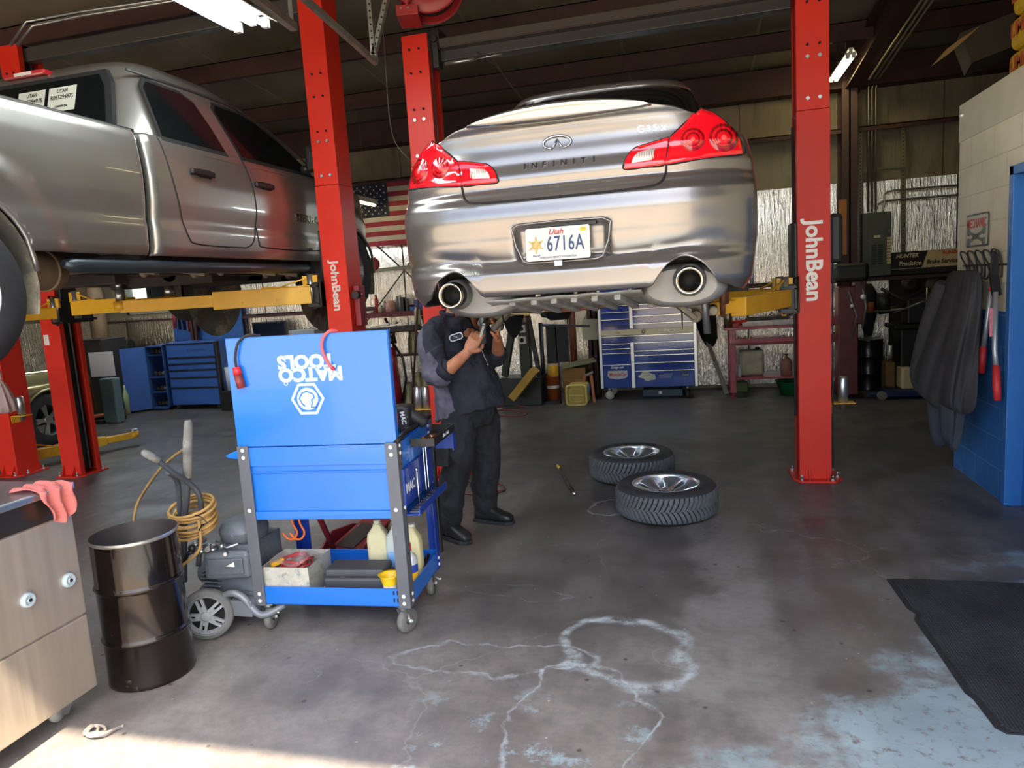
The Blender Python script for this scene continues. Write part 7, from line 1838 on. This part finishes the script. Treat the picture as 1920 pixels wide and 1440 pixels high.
# wall brace rods
t = thing('brace_rods', 'crossed thin brace rods and a bar on the foil wall below the flag', 'brace', (-4.3, YB-.12, 1.9))
p = [atY(u, v, YB-.12)-Vector((-4.3, YB-.12, 1.9)) for u, v in ((700, 455), (800, 545), (770, 490), (690, 600), (650, 512), (775, 500))]
MB().cyl(p[0], p[1]+(p[1]-p[0])*.8, .012).cyl(p[2]+(p[2]-p[3])*.6, p[3]-(p[2]-p[3])*.3, .010).build('rods', mat('rod_brown', '55463a', .5, .4), t); MB().bar(p[4], p[5]+(p[5]-p[4])*.5, .03, .05).build('bar', mat('bar_olive', '6f6a5a', .5, .3), t)
SH = thing('can_shelf', 'dark red wall shelf loaded with cans, behind the front of the pickup', 'shelf', (-4.5, 9.95, 1.27))
MB().box((-.8, 0, 0), (.60, .35, .02)).box((-.8, -.01, .0), (.60, .0, .075)).build('shelf_board', mat('shelf_maroon', '5a2227', .55), SH)
MB().bar((-.1, .1, -.02), (-.1, .36, -.3), .03, .03).bar((.5, .1, -.02), (.5, .36, -.3), .03, .03).build('bracket', PRI, SH)
zsh = 1.292
def sh(label, kind, u, w_, h_, c_, y=10.05, round_=True, cap=None, z=zsh, nm='can'):
    x = atY(u, 570, y).x; t = thing(nm, label, kind, (x, y, z), 0, 'cans and bottles on the wall shelf')
    if round_: MB().lathe([(0, 0), (w_/2, 0), (w_/2, h_*.85), (w_*.3, h_*.93), (w_*.3, h_), (0, h_)], n=18).build('body', mat('sh'+c_, c_, .45, var=.25, vscale=25), t)
    else: MB().box((-w_/2, -.03, 0), (w_/2, .03, h_)).build('body', mat('sh'+c_, c_, .5, var=.3, vscale=25), t, bevel=.003)
    if cap: MB().cyl((0, 0, h_), (0, 0, h_+.025), w_*.25).build('cap', mat('sh'+cap, cap, .5), t)
    return t
sh('leaning dark red tube on the wall shelf', 'tube', 706, .06, .30, '9a2c28', cap='3a2020', nm='tube')
sh('small pale bottle left on the wall shelf', 'bottle', 713, .08, .16, '9a917c', nm='bottle')
sh('small dark bottle beside the tub on the wall shelf', 'bottle', 722, .07, .20, '5a544a', cap='8a8070', nm='bottle')
sh('reddish round tub on the wall shelf', 'tub', 733, .17, .22, 'a07468', nm='tub')
sh('slim dark can right of the reddish tub', 'can', 746, .07, .28, '4d5560', nm='can')
sh('tallest slim grey can on the wall shelf', 'can', 751, .06, .30, '85806f', nm='can')
sh('black quart bottle on the wall shelf', 'bottle', 757, .09, .26, '26262a', round_=False, nm='bottle')
sh('black quart bottle at the right of the slim cans', 'bottle', 762, .07, .24, '33302c', round_=False, nm='bottle')
sh('upper blue carton at the right end of the wall shelf', 'carton', 785, .12, .10, '2f4a86', y=9.98, round_=False, z=zsh+.11, nm='carton')
sh('lower blue carton at the right end of the wall shelf', 'carton', 781, .20, .11, '324f90', y=9.98, round_=False, nm='carton')
sh('pale green bottle hanging low in front of the wall shelf', 'bottle', 781, .09, .26, 'a3a486', y=9.9, z=1.13, nm='bottle')
# lower rack with olive oil cans
RK = thing('can_rack', 'black pipe rack holding olive funnel cans behind the blue cart', 'rack', (-4.05, 9.7, 0))
mb = MB()
for x in (-.30, .38):
    mb.tube([(x, 0, 0), (x, 0, 1.0), (x+.06, 0, 1.1), (x+.10, 0, 1.2)], .018, n=8)
for z in (.035, .715): mb.bar((-.30, 0, z), (.38, 0, z), .25, .02)
mb.build('rack_frame', BLK, RK)
OL = mat('can_olive', '85805e', .45, .4, var=.25, vscale=12)
def funnelcan(u, v0, v1, lab, y=9.7):
    x = atY(u, v1, y).x; z0_, z1_ = atY(u, v1, y).z, atY(u, v0, y).z; h_ = z1_-z0_
    z0_ = 0 if y < 9.6 else (.727 if z0_ > .5 else .047)
    t = thing('oil_can', lab, 'can', (x, y, z0_), 0, 'olive steel oil cans on the black rack'); r = .095
    MB().lathe([(0, 0), (r, 0), (r, h_*.08), (r*.9, h_*.6), (r*.62, h_*.92), (r*.55, h_), (0, h_)], n=22).build('body', OL, t); MB().tube([(r*.55, 0, h_*.9), (r*1.2, 0, h_*.7), (r*.95, 0, h_*.25)], .008, n=6).build('handle', OL, t); return t
funnelcan(777, 603, 650, 'upper single olive oil can on the black rack, nearest the mechanic')
funnelcan(768, 712, 756, 'left olive oil can of the three at the bottom of the rack', 9.45)
funnelcan(787, 694, 745, 'middle olive oil can of the three on the low rack shelf')
funnelcan(801, 694, 745, 'right olive oil can of the three, beside the mechanic sleeve')
t = thing('vacuum', 'dark red upright drum vacuum with black top behind the open cart lid', 'vacuum', (-4.28, 9.3, 0)); MB().lathe([(0, .05), (.16, .05), (.17, .2), (.15, .55), (.13, .85), (0, .88)], n=26).build('tank', mat('vac_red', '8d1426', .4, coat=.2), t); MB().lathe([(.0, .92), (.16, .92), (.14, 1.02), (0, 1.05)], n=26).tube([(.12, 0, .9), (.24, 0, .7), (.26, 0, .4), (.18, 0, .1)], .02, n=8).lathe([(0, 0), (.15, 0), (.15, .06), (0, .06)]).build('motor_head', BLK, t)
t = thing('black_canopy', 'black flat tray on an arm with tools above the red vacuum', 'tray', (-4.35, 9.4, 1.13)); MB().prism([(-.45, 0), (.40, .02), (.5, -.03), (.48, -.06), (-.45, -.06)], 0, .35, lambda x, z, h: (x, h, z)).build('tray_body', BLK, t, bevel=.01); MB().bar((.0, .1, .02), (.25, .1, .05), .02, .02).bar((-.25, .1, .01), (.05, .1, .06), .02, .02).build('loose_tools', ZINC, t)
p, q = atZ(771, 795, 0), atY(786, 520, 6.6)
t = thing('pry_bar', 'long thin brown steel bar standing upright between cart and mechanic', 'bar', (p.x, p.y, 0)); MB().cyl((0, 0, .0), q-p, .012).build('bar', mat('rod_red_brown', '5e3f38', .5, .4), t)

# ---- left back: blue cabinets, pegboard, screens
YL = 9.55
BB = mat('dull_blue', '31589c', .4, coat=.15, var=.05)
t = thing('tool_chest', 'dull blue roller cabinet with wide black-edged drawers under the tool pegboard', 'tool cabinet', (-7.73, YL, 0))
MB().box((-.46, .01, .07), (.46, .55, 1.07)).build('chest_body', BB, t, bevel=.005)
zz = [.08, .36, .52, .64, .74, .84, 1.06]
for a, b_ in zip(zz, zz[1:]):
    d = MB().box((-.43, -.008, a+.004), (.43, .02, b_-.03)).build('drawer', BB, t, bevel=.002); MB().box((-.43, -.012, b_-.03), (.43, .0, b_-.006)).build('drawer_edge', BLK, d)
text('chest_lettering', 'CORNWELL', .055, frame((.12, -.0095, .94), (1, 0, 0), (0, 0, 1)), mat('faint_navy', '24406f'), t, ext=.0005, bold=.001, sx=1.2)
MB().box((.46, -.03, .05), (.50, .05, 1.07)).build('side_handle', BLK, t, bevel=.01)
mb = MB()
for x in (-.38, .38): mb.cyl((x-.03, .06, .045), (x+.03, .06, .045), .045)
mb.build('caster_wheel', RUB, t)
t = thing('side_locker', 'narrow blue locker with its door swung open showing shelves', 'locker', (-8.40, YL-.02, 0))
LBm = mat('locker_dark', '2c4a80', .5)
mb = MB()
for a, b_ in (((-.17, 0, .02), (-.155, .5, 1.04)), ((.15, 0, .02), (.165, .5, 1.04)), ((-.17, .48, .02), (.165, .5, 1.04)), ((-.17, 0, .02), (.165, .5, .05)), ((-.17, 0, 1.02), (.165, .5, 1.04))): mb.box(a, b_)
mb.build('locker_body', LBm, t)
for z in (.28, .52, .88): MB().box((-.155, .02, z), (.15, .48, z+.015)).build('shelf', LBm, t)
MB().bar((-.17, .0, .53), (-.42, -.30, .53), .015, 1.0, (0, 0, 1)).build('locker_door', BB, t, bevel=.003)
rnd = random.Random(9)
for k, (z, nn) in enumerate(((.05, 3), (.295, 4), (.535, 4), (.895, 3))):
    for j in range(nn):
        tt = thing('stored_part', '%s parts lump on the %s shelf of the open blue locker' % (('black', 'dark', 'grey', 'rusty')[j], ('lowest', 'second', 'third', 'top')[k]), 'part', (-8.40-.11+.075*j, YL+.10, z), 0, 'clutter in the blue locker')
        MB().sph((0, 0, .045), .04, 12, 8, sc=(1, 1, 1.1)).build('body', mat('lump%d' % (j % 3), ('1c1c1e', '3a2a22', '4a4a4c')[j % 3], .6), tt)
PB = thing('tool_pegboard', 'blue pegboard crowded with hanging pliers above the blue roller cabinet', 'pegboard', (-7.85, 10.12, 1.06))
MB().box((-.62, 0, 0), (.70, .02, .62)).build('board', mat('pegboard_blue', '2c5590', .5, var=.06), PB)
cols = ('b33028', '1a1a1c', '1a1a1c', 'b33028', '1a1a1c', '2a2a30', '1a1a1c', '34343a', '8f8f8f', '1a1a1c', '7a5a50', '1a1a1c', '8f8f8f', '8f8f8f')
rnd = random.Random(5)
for k in range(14):
    x = -8.42+.092*k; ln = rnd.uniform(.20, .42)
    tt = thing('pliers' if k < 9 else 'wrench', '%s hanging in the row on the blue pegboard' % ('red-handled pliers' if cols[k] == 'b33028' else ('dark-handled pliers' if k < 9 else 'slim wrench')), 'pliers' if k < 9 else 'wrench', (x, 10.10, 1.62), 0, 'hand tools on the blue pegboard')
    mb = MB(); mb.bar((0, 0, 0), (0, 0, -.09), .025, .012, (0, 1, 0)); mb.build('tool_head', GREY, tt)
    mb = MB()
    if k < 9: mb.tube([(0, 0, -.08), (-.016, 0, -.16), (-.014, 0, -ln)], .009, n=6); mb.tube([(0, 0, -.08), (.016, 0, -.16), (.014, 0, -ln)], .009, n=6)
    else: mb.bar((0, 0, -.08), (0, 0, -ln), .012, .01, (0, 1, 0))
    mb.build('tool_handles', mat('h'+cols[k], cols[k], .5), tt)
t = thing('wall_ledge', 'dark ledge board under the bright window on the back wall', 'ledge', (-9.2, 10.1, 1.42)); MB().box((-.9, 0, 0), (1.15, .24, .03)).build('board', PRI, t)
t, w_, h_ = simple('monitor', 'black screen on the bench beside the blue cart lid', 'monitor', 474, 603, 535, 640, 9.9, .04, BLK, part='screen_case'); MB().box((-w_*.94, -.003, h_*.08), (w_*.94, 0, h_*.92)).build('screen', mat('screen_dark', '131a28', .15), t)
simple('grey_case', 'light grey case on the bench right of the black screen', 'case', 541, 619, 590, 640, 9.8, .25, mat('case_pale', '8c9296', .5), bevel=.01)
t = thing('work_table', 'dark bench along the back wall behind the blue cart', 'bench', (-6.2, 9.7, 0)); MB().box((-1.0, 0, .98), (1.6, .5, 1.03)).box((-.95, .05, 0), (-.88, .12, .98)).box((1.5, .05, 0), (1.57, .12, .98)).box((-.95, .1, .3), (1.57, .4, .34)).build('table', mat('bench_dark', '33281f', .7), t)
t, w_, h_ = canrect('white_bucket', 'white plastic pail with wire handle beside the blue roller cabinet', 'bucket', 418, 697, 440, 740, 9.4, mat('bucket_white', 'b9bdbc', .5), [(0, 0), (.85, 0), (1, 1), (.95, 1), (.8, .05), (0, .05)]); t.location.z = .30
t2 = thing('plastic_crate', 'dark crate under the white pail beside the roller cabinet', 'crate', (t.location.x, 9.35, 0)); MB().box((-.15, 0, 0), (.2, .35, .298)).build('body', MK, t2, bevel=.01)
t = thing('creeper', 'orange-topped creeper board lying on the floor by the open locker', 'creeper', (-8.75, 8.55, 0)); MB().bar((-.35, -.1, .05), (.30, .25, .12), .35, .025).build('board', mat('creeper_orange', '8a4a26', .7, var=.15), t); MB().box((-.3, -.15, 0), (.3, .3, .05)).build('frame', MK, t)
t, w_, h_ = simple('paper_sheet', 'white paper sheet taped behind the pickup lift post', 'paper', 168, 660, 214, 706, 8.9, .004, mat('paper_white', 'e6e2e6', .8), bevel=.001)
t2 = thing('notice_cabinet', 'dark metal cabinet standing behind the pickup lift post', 'cabinet', (t.location.x-.2, 8.92, 0)); MB().box((-.32, 0, 0), (.22, .5, 1.22)).build('cabinet_body', mat('cab_dark', '2b2827', .55), t2, bevel=.01); MB().box((-.30, -.006, .05), (.20, 0, 1.18)).build('cabinet_door', mat('cab_dark2', '3a3532', .5), t2)
simple('pale_container', 'blue-grey plastic container under the paper sheet', 'container', 188, 710, 214, 765, 8.45, .15, mat('cont_teal', '5a7076', .5), bevel=.02, floor=True)[0]
t = thing('shop_machine', 'dark bench grinder and clutter below the foil left of the blue locker', 'machine', (-9.35, 9.8, 0)); MB().box((-.35, 0, 0), (.55, .4, .95)).cyl((-.2, .1, 1.05), (.2, .1, 1.05), .10).box((-.3, .05, .95), (.3, .3, 1.02)).build('machine_body', MK, t, bevel=.015)
t = thing('spray_bottle', 'pale green hand sprayer beside the open blue locker', 'bottle', (-8.80, 9.25, 0)); MB().lathe([(0, 0), (.05, 0), (.05, .3), (.02, .4), (.02, .46), (0, .46)], n=16).build('body', mat('sprayer', '9fae86', .5), t)
# tall reddish pipe by the window
t = thing('gas_cylinder', 'tall tan gas cylinder standing near the bright window', 'gas cylinder', (-9.85, 10.0, 0)); MB().lathe([(0, 0), (.13, 0), (.13, 1.95), (.09, 2.08), (.03, 2.12), (.03, 2.2), (0, 2.2)], n=24).build('cylinder', mat('cyl_tan', '8d7355', .55, var=.1), t); MB().cyl((0, 0, 2.2), (0, 0, 2.28), .03).build('valve', mat('brass_dull', 'a07a3a', .4, .7), t)

# ---- gold car at the far left with its bonnet open
GD = metallic('gold_paint', '8f8560', '9a9069', .3)
gc = thing('gold_car', 'gold car with raised bonnet parked behind the two red posts left of the pickup', 'car', (-8.75, 7.60, 0))
gc.scale = (1, -1, 1)
def gs(u, v):
    y = -.28+3.0*u; z = .25+.66*v; x = .88-.02*abs(v-.45)*2-.10*sstep(.75, 1., v)
    if y < .0: x -= .35*((.0-y)/.28)**2.5
    return (x, y, z+(.04*math.sin(u*3) if v > .9 else 0))
mb = MB(); mb.grid(gs, 70, 24, keep=lambda u, v: (gs(u, v)[1]-.55)**2+(gs(u, v)[2]-.33)**2 > .37**2); o = mb.build('body_side', GD, gc, recalc=False); q = o.modifiers.new('t', 'SOLIDIFY'); q.thickness = .01
mb = MB(); mb.tube([(.885, .55+.375*math.cos(a), .33+.375*math.sin(a)) for a in [R_(-5)+R_(190)*i/20 for i in range(21)]], .02, n=8); mb.build('arch_lip', GD, gc)
mb = MB(); mb.grid(lambda u, v: (.83-1.66*u, -.22+.05*v-.05*math.sin(u*PI), .30+.50*v), 16, 6); mb.build('front_bumper', GD, gc)
MB().box((-.75, -.15, .25), (.70, 1.4, .72)).build('engine_bay', mat('engine_dark', '1d1a1a', .6, .3, var=.4), gc, bevel=.03)
MB().box((.05, -.2, .72), (.72, 1.0, .80)).build('engine_cover', DRED, gc, bevel=.02)
mb = MB(); mb.grid(lambda u, v: (.80-1.6*u, 1.45-.95*v, .95+1.05*v+.04*math.sin(u*PI)), 14, 10); o = mb.build('bonnet', GD, gc, recalc=False); q = o.modifiers.new('t', 'SOLIDIFY'); q.thickness = .03
mb = MB(); mb.loft([rrect(1.5, 3.0, .80, .90), rrect(1.75, 3.0, .70, 1.2), rrect(2.1, 2.9, .62, 1.42), rrect(2.3, 2.8, .3, 1.46)]); mb.build('cabin', CGL, gc)
road_wheel(gc, .76, .55, .33, 1, .33, .20, .20)
road_wheel(gc, -.76, .55, .33, -1, .33, .20, .20)
t = thing('work_gloves', 'yellow gloves and paper on the edge of the gold car engine bay', 'gloves', (-7.98, 6.55, .925)); MB().sph((0, 0, .02), .07, 12, 8, sc=(1.6, 1, .35)).build('gloves', mat('glove_yellow', 'b7a53c', .8), t); MB().box((.02, .08, .0), (.22, .25, .006)).build('paper', STK, t)
# plastic bag of string at the far left
t = thing('plastic_bag', 'cloudy plastic bag hanging in front of the red post by the gold car', 'bag', tuple(atY(8, 775, 5.0)))
mb = MB(); rings = []
for z, r in ((.0, .05), (.02, .125), (.10, .115), (.2, .085), (.27, .05), (.31, .025), (.36, .03), (.50, .010), (.8, .006)):
    rings.append([((r*(1+.10*math.sin(9*a+z*7)))*math.cos(a), r*.7*(1+.1*math.sin(11*a))*math.sin(a), z) for a in [2*PI*i/60 for i in range(60)]])
mb.loft(rings); mb.build('bag_body', mat('bag_pinkish', 'b89c98', .45, alpha=.85, bump=.8, bscale=30, aniso_scale=(3, 3, .4)), t)
t = thing('roof_cord', 'thin cord hanging from the overhead beam between the two middle red posts', 'cord', (-2.6, 6.0, 0))
MB().tube([Vector(q)-Vector((-2.6, 6.0, 0)) for q in spline([atY(715, -10, 6.0), atY(722, 110, 6.0), atY(735, 250, 6.0), atY(768, 300, 6.0)], 5)], .004, n=6).build('cord', GREY, t)

# ---- things stored on the office roof
yw = 5.3
t = thing('insulation_batt', 'grey fibrous duct board lying on the office roof beside the yellow sacks', 'duct board', (3.2, 7.6, 3.05)); 
p = [atY(u, v, 7.6) for u, v in ((1800, 62), (1905, 22), (1905, 85), (1822, 118))]
o_ = Vector((3.2, 7.6, 3.05)); mb = MB(); mb.add([q-o_ for q in p]+[q-o_+Vector((.1, .5, 0)) for q in p], [(0,1,2,3),(7,6,5,4),(0,4,5,1),(1,5,6,2),(2,6,7,3),(3,7,4,0)]); mb.build('board', mat('fibre_grey', '4f4840', .95, bump=.5, bscale=50), t)
t = thing('cardboard_strip', 'thin torn cardboard strip sticking out from the duct board', 'cardboard', tuple(p[0]))
q = [atY(u, v, 7.5)-p[0] for u, v in ((1838, 48), (1802, 72), (1775, 92), (1747, 124), (1780, 100), (1806, 78))]
MB().add(q+[a+Vector((0, .02, 0)) for a in q], [(0,1,2,3,4,5),(11,10,9,8,7,6)]+[(i, (i+1) % 6, 6+(i+1) % 6, 6+i) for i in range(6)]).build('strip', mat('card_light', 'a98a54', .9), t)
t = thing('yellow_sack', 'yellow printed sacks stacked on the office roof above the blue door', 'sack', (2.02, 5.42, WH))
p0, p1 = atX(1903, 20, 2.05), atX(1903, 118, 2.05)
for k in range(3):
    MB().box((.0, -.9, .0+.21*k), (.6, .20-.02*k, .205+.21*k)).build('sack_body', mat('sack_yellow', 'c9a21c', .7, var=.12), t, bevel=.05, seg=3)
    text('sack_lettering', 'LIME', .12, frame((-.005, .02+.0*k, .12+.21*k), (0, -1, 0), (0, 0, 1)), mat('sack_red', 'b8502a'), t, ext=.001, bold=.002)
